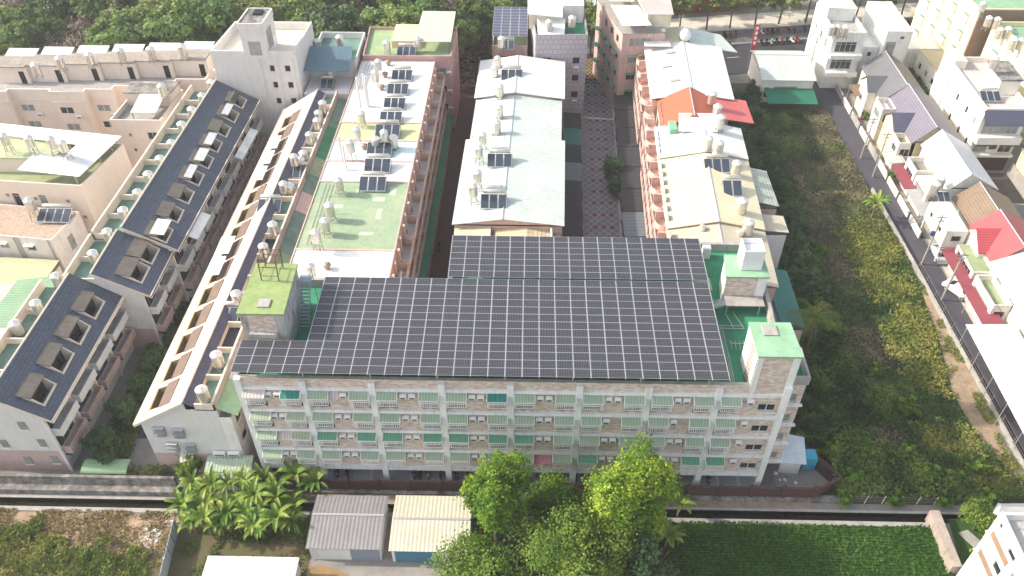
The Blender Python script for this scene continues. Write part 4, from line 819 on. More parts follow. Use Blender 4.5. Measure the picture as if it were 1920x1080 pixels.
for k in range(6):
    x0 = -87.5+k*5.75; y0 = 123.6+k*.62; m.prism(rect(x0, x0+5.7, y0, y0+3.4), 11.31, 14.2); m2.prism(rect(x0-.15, x0+5.6, y0-.2, y0+3.6), 14.21, 14.4); md.box(x0+4.2, x0+5.1, y0-.03, y0-.005, 11.32, 13.5); m3.slab([(x0+.3, y0+3.7, 14.0), (x0+5.4, y0+3.7, 14.0), (x0+5.4, y0+6.2, 14.5), (x0+.3, y0+6.2, 14.5)], .08)
m.build('roof_room', BEIGE, be); m2.build('roof_room_slab', M('stained_slab', '#9d948b', .9, .2, .6, dirt=.6), be); md.build('roof_door', DARKW, be); m3.build('back_canopy', SHWX, be)
th = building('stair_house', 'beige projecting house with a white canopy on its roof terrace', 'house', [(-64.9, 112.8), (-57.0, 112.8), (-56.4, 122.5), (-64.3, 121.4)], 10.3, BEIGE, CONC, par=.9, holes={0: [(5.2, 6.8, z, z+1.3) for z in (7.7, 4.4)]+[(2.2, 2.7, z, z+.6) for z in (8.2, 5.4)]})
m = MB(); m.prism([(-64.2, 118.6), (-57.0, 118.6), (-56.6, 122.0), (-63.9, 121.3)], 10.32, 12.6); m.build('roof_room', BEIGE, th); MB().prism([(-64.4, 118.4), (-56.8, 118.4), (-56.4, 122.2), (-64.1, 121.5)], 12.61, 12.8).build('roof_room_slab', CONCD, th)
m = MB(); m.slab([(-61.8, 113.9, 11.9), (-57.8, 113.9, 11.9), (-57.6, 118.3, 12.7), (-61.6, 118.3, 12.7)], .08); m.build('canopy', SHWX, th); m = MB(); m.box(-61.7, -61.6, 114, 114.1, 10.3, 11.8); m.box(-58.0, -57.9, 114, 114.1, 10.3, 11.8); m.build('canopy_post', STEELD, th)
# cream block with white wrap-round canopy
cb = building('apartment_block', 'cream block with a white wrap-round canopy over its roof', 'apartment building', [(-92, 97.6), (-62.3, 95.2), (-60.2, 106.0), (-92, 110)], 10.6, M('warm_cream_wall', '#e6d6c6', .85, .04, .5, dirt=.1), M('olive_roof_floor', '#99a17c', .85, .2, .6, dirt=.2), par=.7,
    holes={0: [(s, s+1.1, 6.9, 9.2) for s in (10.9, 14.9, 18.7, 22.7)]+[(s, s+1.1, 3.0, 5.2) for s in (10.9, 14.9, 18.7, 22.7)]})
for s, z in ((17.8, 8.6), (21.9, 8.3), (26.7, 8.2), (28.3, 5.5)): q = MB(); q.box(0, .001, 0, .001, 0, .001) if 0 else q.obox((-92, 97.6), (-62.3, 95.2), s, s+.5, z, z+.5, 0, .05); q.build('vent', STEELD, cb)
c = {k: P(*v) for k, v in dict(a=(148, 331, 12.6), b=(228, 255, 12.6), c_=(0, 231, 12.6), d=(120, 292, 13.6), e=(143, 271, 13.6), f=(63, 288, 13.6), g=(32, 318, 12.6), h=(0, 252, 13.6)).items()}
MB().slab([c['g'], c['a'], c['d'], c['f']], .08).build('canopy', WHITER, cb); MB().slab([c['a'], c['b'], c['e'], c['d']], .08).build('canopy', WHITER, cb); MB().slab([c['e'], c['b'], c['c_'], c['h']], .08).build('canopy', WHITER, cb)
MB().prism([(-90, 99.4), (-67.5, 99.2), (-66.5, 103.2), (-90, 105)], 10.62, 13.0).build('roof_room', M('warm_cream_wall', ''), cb); MB().prism([(-90.2, 99.2), (-67.3, 99.0), (-66.3, 103.4), (-90.2, 105.2)], 13.01, 13.2).build('roof_room_slab', M('lime_roof_floor', '#aeb491', .85, .15, .6, dirt=.15), cb)
m = MB()
for s in range(5): p = [(-62.9, 95.7), (-62.4, 98.5), (-61.8, 101.3), (-61.1, 104), (-78, 96.8)][s]; m.box(p[0]-.05, p[0]+.05, p[1], p[1]+.1, 11.3, 12.5)
m.build('canopy_post', ALU, cb)
# small block with speckled roof
sb = building('small_block', 'small block with brown speckled roof and white window hoods', 'house', [(-86, 90.0), (-64.5, 87.6), (-63.3, 94.0), (-86, 97.0)], 7.6, M('grey_cream_wall', '#ddd4cc', .85, .06, .8, dirt=.25), M('speckled_roof', '#b09c8a', .95, .25, 4, dirt=.35), par=.1, pt=.15,
    holes={0: [(s, s+1.3, z, z+1.2) for s in (9.2, 13.4, 17.4) for z in (5.4, 2.3)], 1: [(2.6, 3.8, 3.6, 6.0)]})
for s in (9.2, 13.4, 17.4):
    for z in (6.55, 3.45): MB().obox((-86, 90.0), (-64.5, 87.6), s-.1, s+1.4, z, z+.1, 0, .6).build('window_hood', WHITER, sb)
m = MB()
for s in (7.6, 8.3, 12.0, 15.9, 16.4, 20.9): m.obox((-86, 90.0), (-64.5, 87.6), s, s+.3, 0, 7.6, 0, .08)
m.build('pilaster', CONC, sb)
for lab, q, z, mt in (('pale green sheet-roofed lean-to behind the near dark-tiled terrace', [(-66, 70), (-60.6, 72), (-60.0, 80), (-65, 79)], 7.4, SHGR), ('pink-grey roofed shed at the left edge below the speckled roof', [(-76, 73), (-66.4, 72), (-65.4, 79.5), (-76, 80)], 6.2, SHPK), ('grey-green sheet-roofed shed at the foot of the small speckled block', [(-86, 80.6), (-65.2, 80.4), (-64.6, 87.0), (-86, 88)], 4.0, M('sage_sheet', '#b3b592', .6, .08, .5)),
    ('pale stepped roof at the bottom left of the dark terrace', [(-72, 57), (-60.0, 57), (-59.8, 69.5), (-72, 69.5)], 8.2, M('cream_roof_floor', '#ddd6c8', .8, .1, .5, dirt=.2)), ('distant pink sheet roof at the upper left edge', [(-110, 128), (-93, 129), (-93, 136), (-110, 135)], 8, SHPK)):
    th = building('shed', lab, 'shed', q, z-.2, CREAM, CONC, par=0); MB().slab([(p[0], p[1], z+(.5 if i > 1 else 0)) for i, p in enumerate(inset(q, -.2))], .1).build('sheet_roof', mt, th)

# patches, skylights and pipes that the roofs of the long row carry
for x, y, w_, d_ in ((-20.5, 90.2, 1.6, .9), (-19.6, 86.4, .7, 2.2), (-23.0, 92.2, 1.9, .8), (-21.2, 83.0, 1.8, .7), (-18.4, 91.6, .8, 1.8), (-25.6, 88.6, 1.4, .8)):
    MB().box(x, x+w_, y, y+d_, 12.953, 12.958).build('roof_patch', M('pale_patch', '#b3bfaa', .85, .1, 1, dirt=.2), B3[1])
for y0, y1, th in ((72, 79, B3[0]), (81, 94, B3[1]), (95, 99, B3[2]), (110.5, 129, B3[5])):
    m = MB()
    for k in range(3): x = xl3(y0)+1.2+k*.5; m.tube((x, y0, 13.05), (x+.1, y1, 13.05), .035, 5)
    for k in range(int((y1-y0)/4)): y = y0+2+k*4; m.tube((xl3(y)+1.0, y, 13.08), (xl3(y)+5.5, y+.4, 13.08), .03, 5)
    m.build('roof_pipe', M('pipe_grey', ''), th)
for i, (x, y, th) in enumerate(((23.2, 124.0, R5[3]), (22.4, 129.0, R5[3]), (23.6, 133.6, R5[3]))):
    z = 12.0+(x-20.2)*.15; m = MB(); m.slab([(x, y, z+.25), (x+1.4, y, z+.5), (x+1.4, y+.7, z+.5), (x, y+.7, z+.25)], .12); m.build('skylight', CONC, th)
for y in (92.5, 99.0, 105.5):
    m = MB(); x = -8.2
    for k in range(6): m.tube((x+k*.95, y+3.2, 10.5), (x+k*.95, y+3.2, 11.9), .03, 4)
    m.tube((x, y+3.2, 11.9), (x+4.8, y+3.2, 11.9), .035, 4); m.tube((x, y, 11.4), (x, y+3.2, 11.9), .03, 4); m.tube((x+4.8, y, 11.6), (x+4.8, y+3.2, 11.9), .03, 4); m.build('pipe_frame', STEELD, R4a)
r9 = random.Random(31)
for k in range(9):
    for z in (4.2, 7.4, 10.6):
        if r9.random() < .5: y = 72+k*6+r9.uniform(-1, 1); q = MB(); q.box(-15.4, -15.35, y, y+r9.uniform(.5, 1.3), z, z+.8); q.build('laundry', r9.choice([WHITER, BLUP, REDP, PALE, STEELD]), B3[min(5, k//2)])

fe = building('end_house', 'end house of the pink-fronted row with cream and grey-green sheet roofs', 'row house', [(20.8, 137.6), (33.0, 137.8), (33.0, 143.6), (20.8, 143.2)], 11.0, PINKW, CONC, par=0)
MB().slab([(20.2, 137.5, 12.2), (27.4, 137.5, 12.9), (27.2, 143.8, 12.9), (19.9, 143.8, 12.2)], .1).build('sheet_roof', CR('ivory_sheet_roof', '', 'y', .4), fe)
MB().slab([(27.6, 136.6, 12.8), (36.6, 137.4, 11.2), (34.6, 143.8, 11.4), (27.4, 143.8, 12.9)], .1).build('sheet_roof', SHM, fe)
MB().box(20.0, 24.5, 135.4, 137.3, 13.1, 13.2).build('roof_step', WHITER, fe)
# ---------------------------------------------------------------- right-hand neighbourhood along the lane
def lhouse(label, x0, x1, y0, y1, ze, zr, rm, wm, axis='y', ridge=.5, over=.35, front=(), left=(), name='house', cat='house'):
    th = building(name, label, cat, rect(x0, x1, y0, y1), ze, wm, CONC, holes={0: list(front), 3: list(left)}, par=0)
    gable(th, rect(x0, x1, y0, y1), ze+.02, zr, rm, wm, axis=axis, ridge=ridge, over=over); return th
WW = M('warm_white_wall', '#e2ddd3', .8, .05, .6, dirt=.12)
def sideg(th, x0, xm, y0, y1, ze, zr, rm, wm):          # cross gable pushing out towards the lane, ridge running in x
    m = MB(); ym = (y0+y1)/2; m.poly([(x0, y1, 0), (x0, y0, 0), (x0, y0, ze), (x0, ym, zr-.1), (x0, y1, ze)]); m.wall((x0, y0), (xm, y0), 0, ze); m.wall((xm, y1), (x0, y1), 0, ze); m.build('gable_wall', wm, th)
    MB().slab([(x0-.3, y0-.35, ze-.12), (xm+1.5, y0-.35, ze-.12), (xm+3.2, ym, zr), (x0-.3, ym, zr)], .1).slab([(x0-.3, ym, zr), (xm+3.2, ym, zr), (xm+1.5, y1+.35, ze-.12), (x0-.3, y1+.35, ze-.12)], .1).build('gable_roof', rm, th)
h1 = lhouse('dark grey ribbed-roof cottage with a side gable, next to the tall white houses', 61.8, 69.6, 131.6, 143.6, 5.5, 8.4, SHD, WW, ridge=.42)
sideg(h1, 60.2, 63, 134.6, 138.6, 5.6, 7.4, SHD, WW)
h2 = lhouse('purple-grey ribbed-roof house with yellow gable edge', 62.4, 70.3, 117.9, 131.2, 5.7, 8.5, SHP, YELW, ridge=.36)
sideg(h2, 60.6, 63.4, 121.4, 126.0, 5.8, 7.6, TILED, YELW)
h3 = lhouse('white-roofed gabled house with white gable wall and one dark window', 63.6, 70.4, 104.9, 116.6, 5.9, 8.5, SHW, WHITE, ridge=.32, front=[(2.6, 3.3, 6.0-1.6, 6.0-.9)])
h4 = lhouse('house with a weathered brown roof half', 64.2, 72.0, 97.0, 103.6, 4.9, 7.6, SHBR, WHITE, ridge=.36)
h5_ = lhouse('house with a bright red ribbed roof beside the brown one', 64.0, 72.4, 88.9, 96.6, 5.0, 7.8, SHR, WHITE, ridge=.37)
sideg(h5_, 63.0, 64.5, 91.0, 96.0, 5.1, 7.2, SHR, WHITE)
h6 = lhouse('large white-roofed house at the right edge with cream front parapets', 63.4, 74.0, 74.5, 87.8, 5.6, 7.6, SHWX, WW, ridge=.4, left=[(2, 3.4, 3.4, 5.0), (6, 7.4, 3.4, 5.0)])
h7 = lhouse('white sheet-roofed house behind the long white canopy', 62.6, 76.0, 56.0, 74.2, 5.4, 7.4, SHW, WW, ridge=.4)
box1 = building('box_annexe', 'cream box-like upper storey on legs over the lane side, with flat white roof', 'annexe', rect(59.6, 62.6, 94.6, 101.6), 5.6, WW, WHITER, z0=2.7, par=.12, pt=.12, holes={3: [(1.2, 2.0, 4.0, 4.9), (4.6, 5.4, 4.0, 4.9)], 0: [(1.0, 2.4, 3.8, 4.8)]})
m = MB()
for y in (94.8, 101.4): m.box(59.7, 59.9, y-.1, y+.1, 0, 2.7); m.box(62.3, 62.5, y-.1, y+.1, 0, 2.7)
m.build('leg', WHITE, box1); MB().box(59.6, 62.6, 94.6, 101.6, 2.6, 2.72).build('underside', CONC, box1)
def porch(label, x0, x1, y0, y1, z, rm, dz=.25, posts=True):
    th = thing('canopy', label, 'canopy', ((x0+x1)/2, (y0+y1)/2, 0)); MB().slab([(x0, y0, z), (x1, y0, z+dz), (x1, y1, z+dz), (x0, y1, z)], .07).build('canopy_roof', rm, th)
    if posts:
        n = max(2, int((y1-y0)/4)+1)
        for k in range(n): y = y0+.3+(y1-y0-.6)*k/(n-1); MB().tube((x0+.2, y, 0), (x0+.2, y, z-.08), .05).build('post', ALU, th)
        for y in (y0+.3, y1-.3): MB().tube((x1-.1, y, 0), (x1-.1, y, z+dz-.08), .05).build('post', ALU, th)
    return th
porch('long maroon sheet canopy in front of the red-roofed house', 59.5, 62.2, 78.6, 94.2, 2.8, SHMAR)
porch('short maroon sheet canopy farther up the lane', 59.0, 61.2, 108.8, 115.4, 2.8, SHMAR)
porch('grey ribbed canopy between the two maroon canopies\' houses', 59.2, 62.2, 101.8, 108.6, 2.9, CR('grey_ribbed_sheet', '#a8a9a6', 'y', .4))
porch('pale grey canopy beside the yellow wall', 58.8, 61.4, 115.6, 122.4, 2.9, CR('pale_ribbed_sheet', '#bfc1b8', 'y', .4))
porch('very long white sheet canopy over the near end of the lane', 56.4, 62.6, 52.0, 77.6, 4.0, M('white_canopy_sheet', '#d9dadb', .6, .05, .4, kind='corr', axis='y', pitch=.9, dirt=.2), .15)
th = porch('small brown arched canopy near the tall white houses', 58.9, 61.6, 136.5, 140.6, 3.4, SHBR)
for lab, x0, x1, y0, y1, z in (('white balcony box beside the purple-grey roof', 60.3, 62.6, 127.2, 131.0, 6.2), ('cream balcony box with yellow back wall', 60.4, 63.0, 117.9, 121.0, 5.4), ('cream open roof box of the white gabled house', 60.8, 63.6, 110.6, 114.6, 5.0), ('glazed upper porch above the solar heater', 60.8, 63.4, 105.2, 110.2, 5.2), ('cream roof box left of the large white house', 61.0, 63.4, 80.6, 86.6, 4.6), ('blue-white glazed porch with olive roof, beside the red roof', 61.2, 64.0, 87.6, 93.6, 4.9)):
    th = building('roof_box', lab, 'annexe', rect(x0, x1, y0, y1), z-.9, WW, M('olive_flat_roof', '#93a07c', .8, .15, .6, dirt=.2) if 'olive' in lab or 'large white' in lab else (SLAB if 'open' in lab or 'balcony box with' in lab else WHITER), par=.9 if 'box' in lab else .15, pt=.15, holes={3: [(.7, (y1-y0)-.7, z-2.6, z-1.2)], 0: [(.5, x1-x0-.5, z-2.6, z-1.2)]})
# tall white houses at the head of the lane
ta = building('tall_white_house', 'tall white house with balconies and steel tanks, left one at the head of the lane', 'house', rect(55.6, 61.4, 145.4, 158.5), 10.4, WHITE, CONC, par=.9, holes={0: [(.8, 4.6, 7.4, 9.4), (.8, 4.6, 4.0, 6.0)], 3: [(2.6, 3.5, 7, 8.6), (6, 7, 7, 8.6), (9.4, 10.6, 7, 8.6)]})
MB().slab([(55.5, 151.6, 13.2), (61.0, 151.6, 13.0), (61.0, 158.6, 13.0), (55.5, 158.6, 13.2)], .1).build('roof_canopy', WHITER, ta); MB().box(55.8, 60.8, 152, 158.3, 10.42, 12.9).build('roof_shed', WHITE, ta)
MB().box(55.6, 61.4, 144.2, 145.39, 6.5, 7.3).build('balcony', WHITE, ta); MB().box(55.6, 61.4, 144.2, 145.39, 3.0, 3.8).build('balcony', WHITE, ta)
tb = building('tall_white_house', 'tall white-roofed house, right one at the head of the lane', 'house', rect(65.0, 69.6, 145.2, 158.0), 11.6, WHITE, WHITER, par=.1, holes={0: [(.4, 2.2, 6.8, 9.6), (2.6, 3.4, 10.1, 10.7)]})
MB().box(65.1, 69.5, 145.1, 145.19, 0, 9.6).build('tiled_front', TILED if 0 else M('grey_front_tile', '#8c8782', .8, .1, 1, kind='brickwall', brick=(.6, .3)), tb) if 0 else 0
building('low_white_house', 'lower white flat-roofed house between the two tall white ones', 'house', rect(61.5, 64.9, 146.6, 156), 7.6, WHITE, WHITER, par=.3, holes={0: [(1.6, 2.4, 6.0, 6.9)]})
# pale three-storey house with slate eave
wv = building('three_storey_house', 'large cream three-storey house with slate-tiled front eave and brick ground floor', 'house', [(72.4, 118.6), (79.4, 118.6), (80.2, 136), (72.6, 136)], 10.6, WW, M('striped_terrace_floor', '#c5bcb6', .8, .1, .6, kind='paving', brick=(.5, 6), mortar='#a39f9f'), par=.9, pt=.25,
    holes={0: [(.6, 6.4, 6.9, 8.7), (.5, 2.7, 3.4, 5.3), (3.0, 4.3, 3.9, 5.6), (4.6, 6.6, 3.4, 5.3)], 3: [(s, s+.8, z, z+1.3) for s in (2.4, 7.4, 11.5, 15.0) for z in (7.4, 3.6)]})
MB().slab([(72.2, 117.0, 9.4), (79.8, 117.0, 9.4), (79.8, 118.55, 11.2), (72.2, 118.55, 11.2)], .14).build('slate_eave', M('slate_pan_tile', '#5a5a6e', .5, .1, 1, kind='corr', axis='x', pitch=.3, bumpd=.05), wv)
MB().box(72.4, 79.4, 117.5, 118.59, 5.5, 6.8).build('balcony', WW, wv); MB().box(72.4, 79.4, 117.8, 118.59, 2.9, 3.3).build('ledge', WW, wv); MB().box(72.5, 79.3, 118.5, 118.59, 0, 2.85).build('brick_base', BRICKW, wv)
for s in (.4, 4.5): m = MB(); m.slab([(72.4+s, 117.6, 5.2), (74.9+s, 117.6, 5.2), (74.9+s, 118.58, 5.5), (72.4+s, 118.58, 5.5)], .05); m.build('window_hood', SHBR, wv)
MB().prism([(76.4, 124.4), (79.6, 124.4), (79.8, 130.6), (76.6, 130.6)], 10.62, 13.2).build('roof_room', WW, wv); MB().prism([(76.2, 124.2), (79.8, 124.2), (80, 130.8), (76.4, 130.8)], 13.21, 13.5).build('roof_room_slab', CONCD, wv)
MB().prism([(72.5, 133), (74.6, 133), (74.6, 137.5), (72.5, 137.5)], 0, 12.2).build('stair_wing', WW, wv)
# yellow slab blocks
def yblock(label, q, z, mats, tanks=()):
    A, B = q[3], q[0]; L = math.hypot(A[0]-B[0], A[1]-B[1]); hs = grid_holes(L, max(2, int(L/4.6)), [zz for zz in (2.0, 5.2, 8.4, 11.6) if zz < z-1.2], 1.1, 1.5)
    th = building('yellow_block', label, 'apartment building', q, z, mats, M('soft_green_roof', '#86a98c', .8, .15, .5, dirt=.3), par=.8, pt=.25, holes={3: hs}); Lw = math.hypot(q[1][0]-q[0][0], q[1][1]-q[0][1])
    for i, h in enumerate(hs):
        m = MB(); m.obox(A, B, h[0]-.15, h[1]+.15, h[2]-.1, h[3]-.05, .35, .4); m.obox(A, B, h[0]-.15, h[0]-.1, h[2]-.1, h[3], .01, .349); m.obox(A, B, h[1]+.1, h[1]+.15, h[2]-.1, h[3], .01, .349); m.obox(A, B, h[0]-.15, h[1]+.15, h[2]-.12, h[2]-.06, .01, .4); m.build('window_cage', GMET, th)
        MB().obox(A, B, h[0]-.2, h[1]+.2, h[3], h[3]+.06, .01, .55).build('awning', AWD, th)
    return th
y1_ = yblock('pale yellow block with awned windows, farther of the two at the upper right', [(80.8, 146.6), (95, 146.6), (95, 166), (78.6, 166)], 14.6, YELW)
y2_ = yblock('pale yellow block with tanks on its green roof, nearer one', [(86.4, 124.0), (102, 124.0), (100, 144.6), (83.0, 144.6)], 13.2, YELW)
MB().prism([(80.9, 146.3), (94, 146.3), (94, 146.59), (80.9, 146.59)], 0, 15.3).build('brown_end_wall', M('brown_end_wall', '#8d7768', .9, .1, .5), y1_)
building('shed', 'long cream-roofed shed between the tall white houses and the yellow blocks', 'shed', [(75.8, 141.5), (80.4, 140.5), (81.0, 152.0), (75.4, 152.4)], 4.6, WHITE, M('khaki_roof', '#b3aa8e', .7, .06, .5, dirt=.15), par=0, holes={3: [(1.5, 2.6, 1.6, 2.8), (4.5, 5.6, 1.6, 2.8), (7.5, 8.6, 1.6, 2.8)]})
building('shed', 'low white shed behind the khaki-roofed one', 'shed', [(73.4, 153.2), (81.0, 153.2), (82, 158.4), (73.4, 157.6)], 4.2, WHITE, WHITER, par=.2)
th = building('yard_house', 'pale grey-green roofed house at the right edge beyond the walled yard', 'house', [(79.9, 104.5), (90, 104.5), (90, 117), (79.9, 117)], 5.0, YELW, WHITER, par=0); MB().slab([(79.6, 104.2, 5.2), (90, 104.2, 6.2), (90, 117, 6.2), (79.6, 117, 5.2)], .1).build('sheet_roof', M('sea_grey_sheet', '#b9c3bb', .6, .05, .5), th)
def wallrun(label, pts, h, t, mat, name='yard_wall', cat='wall', group=None):
    c = centroid(pts); m = MB()
    for A, B in zip(pts[:-1], pts[1:]): m.obox(A, B, 0, math.hypot(B[0]-A[0], B[1]-A[1]), 0, h, -t/2, t/2)
    return m.build(name, mat, label=label, cat=cat, loc=(c[0], c[1], 0), group=group)
wallrun('concrete wall round the bare yard right of the white gabled house', [(73.8, 106.2), (79.2, 105.8), (79.6, 117.4)], 2.2, .25, CONC)
sheet('yard_floor', [(72.6, 106.4), (79.4, 106), (79.4, 117.6), (72.6, 117.6)], .016, M('dark_yard_floor', '#5d564f', .9, .2, .5))
# cream shed beside the overgrown lot, with the green tarpaulin frame
gs = lhouse('cream shed house with mint sheet roof beside the overgrown lot', 43.0, 52.2, 140.0, 151.0, 4.6, 6.0, SHM, WW, axis='x', ridge=.6, front=[(2.2, 6.4, 1.2, 3.2), (.6, 1.4, .9, 3.0)])
MB().slab([(43.4, 135.6, 2.2), (52.4, 135.6, 2.2), (52.4, 139.9, 2.9), (43.4, 139.9, 2.9)], .06).build('green_tarpaulin', M('green_tarp_sheet', '#2a6f58', .6, .12, .8), gs)
m = MB(); m.box(47.3, 49.6, 151.2, 151.3, 4.0, 8.6); q = m.build('banner', M('red_banner', '#c2343c', .6, .1, 1), gs) if 0 else None
bn = thing('banner', 'tall narrow red banner on a frame at the street end of the cream shed', 'banner', (43.4, 152.4, 0)); MB().box(43.0, 43.9, 152.3, 152.4, 4.4, 9.4).build('cloth', M('red_banner', '#c2343c', .6, .1, 1), bn); m = MB(); m.tube((43.0, 152.45, 0), (43.0, 152.45, 9.5), .05); m.tube((43.9, 152.45, 0), (43.9, 152.45, 9.5), .05); m.build('frame', STEELD, bn)
m = MB()
for i, (x, z) in enumerate(((43.45, 8.7), (43.45, 7.7), (43.45, 6.7), (43.45, 5.7))): m.box(x-.22, x+.22, 152.28, 152.295, z-.32, z+.32)
m.build('white_lettering', WHTP, bn)
# bottom-right white house
cq = rect(44.5, 56, 30, 44.7); L0, L1 = (44.5, 44.7), (44.5, 30)
bw = building('corner_house', 'tall white house with pitched porch and ribbed brown louvre strips, bottom right corner', 'house', cq, 11.0, WHITE, M('terrace_grey', '#b5b0ac', .9, .1, 1), par=.9, pt=.3, holes={3: [(3.0, 4.2, 10.1, 10.9), (2.6, 3.8, 6.9, 8.0), (.7, 1.1, 10.6, 11.3)]})
MB().slab([P(1862, 961, 10.6), P(1872, 966, 10.6), P(1877, 944, 11.6), P(1871, 943, 11.6)], .1).slab([P(1872, 966, 10.6), P(1950, 972, 10.6), P(1950, 944, 11.6), P(1877, 944, 11.6)], .1).build('porch_roof', CR('pale_porch_sheet', '#c4c4c4', 'y', .6), bw)
for s0, s1, z0 in ((.6, 3.9, 8.95), (.6, 3.9, 5.75), (4.9, 8.4, 8.95), (4.9, 8.4, 5.75)): m = MB(); m.obox(L0, L1, s0, s1, z0, z0+.75, .01, .1); m.build('louvre_screen', CR('brown_louvre', '#a08570', 'y', .2), bw)
for z in (5.3, 8.5): MB().obox(L0, L1, -.1, 14, z, z+.16, .0, .12).build('moulding', WHITE, bw)
m = MB(); m.tube((46.0, 43.5, 11.0), (46.0, 43.5, 12.9), .06); m.tube((46.0, 40.0, 11.0), (46.0, 40.0, 12.9), .06); m.tube((46.0, 40.0, 12.8), (46.0, 43.5, 12.8), .06); m.tube((46.0, 41.8, 12.8), (49.5, 41.2, 12.8), .06); m.tube((46.0, 43.5, 12.8), (49.5, 42.6, 12.8), .06); m.build('pergola_frame', ALU, bw)
# ---------------------------------------------------------------- walls, ditch edges and front sheds
tw_ = MB(); Aw, Bw = (-70, 53.5), (-38.4, 53.5); tw_.obox(Aw, Bw, 0, 31.6, -.5, 2.0, -.35, .0); tw_.obox(Aw, Bw, 0, 31.6, -.9, .75, .002, .9)
tw_.build('boundary_wall', CONCD, label='old grey stained concrete wall along the ditch at the left', cat='wall', loc=(-54, 53.5, 0))
bwall = thing('boundary_wall', 'dark red brick wall with posts along the ditch in front of the long block', 'wall', (0, 53.8, 0))
m = MB(); m.obox((-29.8, 53.8), (32.2, 53.8), 0, 62, .0, 1.9, -.12, .12); m.obox((32.2, 53.8), (35.3, 55.4), .1, 3.4, 0, 1.9, -.12, .12); m.obox((35.3, 55.4), (31.6, 60.6), .1, 6.3, 0, 1.9, -.12, .12); m.build('brick_panel', BRICKW, bwall)
MB().obox((-29.8, 53.8), (35.3, 53.8), 0, 65, -.1, .35, -.2, .55).build('footing', CONCD, bwall)
for x in [-29.8+k*3.44 for k in range(19)]: MB().box(x-.22, x+.22, 53.55, 54.0, 0, 2.15).build('brick_post', BRKPOST, bwall)
ws = building('pump_shed', 'small white-roofed lean-to with a bright blue box by the block', 'shed', [(29.0, 57.2), (31.2, 57.0), (31.8, 59.8), (29.6, 60.2)], 2.2, WHITE, WHITER, par=0)
MB().slab([(28.6, 56.8, 2.4), (31.6, 56.6, 2.4), (32.0, 60.0, 2.9), (29.4, 60.6, 2.9)], .08).build('sheet_roof', M('pale_blue_sheet', '#c9d2d6', .6, .1, 1, dirt=.15), ws); MB().box(31.7, 33.1, 57.4, 58.8, .2, 2.3).build('blue_box', M('sky_blue_paint', '#3f9fb8', .5, .1, 1), ws)
sheet('corner_slab', [(28.5, 54.1), (34.8, 55.5), (31.6, 60.4), (28.4, 60.4)], .03, SLAB)
for k in range(14):
    a, r_ = random.uniform(0, 6.28), random.uniform(0, 1.5); m = MB(); c = (29.6+r_*cos(a)*.9, 56.2+r_*sin(a)*.7, .03); s = random.uniform(.12, .32)
    m.lathe(c, [(s*.7, 0), (s, s*.5), (s*.6, s*1.1)], 7); m.build('rubbish_sack', random.choice([WHITER, CONC, STEELD, PALE]), label='pale rubbish sack in the heap beside the white lean-to', cat='rubbish sack', group='rubbish heap beside the white lean-to', loc=c)
def shed(label, x0, x1, y0, y1, ym, z0, zm, z1, rm, wm, door):
    th = thing('shed', label, 'shed', ((x0+x1)/2, (y0+y1)/2, 0)); m = MB(); xa, xb, ya, yb = x0+.2, x1-.2, y0+.3, y1-.2
    m.wall((xa, ya), (xb, ya), 0, z0-.05); m.wall((xb, yb), (xa, yb), 0, z1-.05)
    for x, s in ((xb, 1), (xa, -1)):
        p = [(x, ya, 0), (x, yb, 0), (x, yb, z1-.1), (x, ym, zm-.1), (x, ya, z0-.1)]; m.poly(p if s > 0 else p[::-1])
    m.build('wall', wm, th); MB().slab([(x0, y0, z0), (x1, y0, z0), (x1, ym, zm), (x0, ym, zm)], .06).slab([(x0, ym, zm), (x1, ym, zm), (x1, y1, z1), (x0, y1, z1)], .06).build('sheet_roof', rm, th)
    MB().box(x0+.1, x1-.1, ym-.12, ym+.12, zm+.01, zm+.07).build('ridge_cap', ALU, th); MB().box(xa+door[0], xa+door[1], ya-.04, ya-.002, .05, z0-.45).build('roller_door', door[2], th); return th
shed('grey ribbed metal-roofed shed beside the banana plants', -22.0, -14.3, 45.0, 51.3, 48.7, 2.6, 3.1, 2.75, SHG, WHITE, (4.2, 7.2, M('grey_roller', '#8a929c', .6, .05, 1)))
shed('cream ribbed metal-roofed shed with blue door, beside the big trees', -13.5, -5.3, 44.9, 51.4, 48.4, 2.6, 3.1, 2.8, SHCX, WHITE, (.3, 4.6, M('teal_roller', '#4c7c94', .6, .08, 1)))
th = building('low_shed', 'flat off-white sheet-roofed shed at the bottom edge left of centre', 'shed', rect(-31.4, -22.6, 39.0, 43.8), 2.3, WHITE, WHITER, par=0); MB().slab([(-31.7, 38.8, 2.45), (-22.4, 38.8, 2.45), (-22.4, 44.0, 2.6), (-31.7, 44.0, 2.6)], .06).build('sheet_roof', M('offwhite_sheet', '#d8d0ca', .7, .05, .5, kind='paving', brick=(1.5, 4), mortar='#bdb5af', dirt=.15), th)
f = thing('tin_fence', 'pale blue corrugated metal fence between the dirt lot and the banana plot', 'fence', (-36.6, 44, 0)); m = MB(); m.obox((-36.0, 40), (-36.9, 48.8), 0, 8.8, 0, 1.9, 0, .04); m.build('sheet', CR('blue_white_sheet', '#b8c4cc', 'y', .3), f)
m = MB(); [m.box(-36.75+.1*k, -36.65+.1*k, 48.2-k*1.5, 48.3-k*1.5, 0, 2.0) for k in range(6)]; m.build('post', STEELD, f)
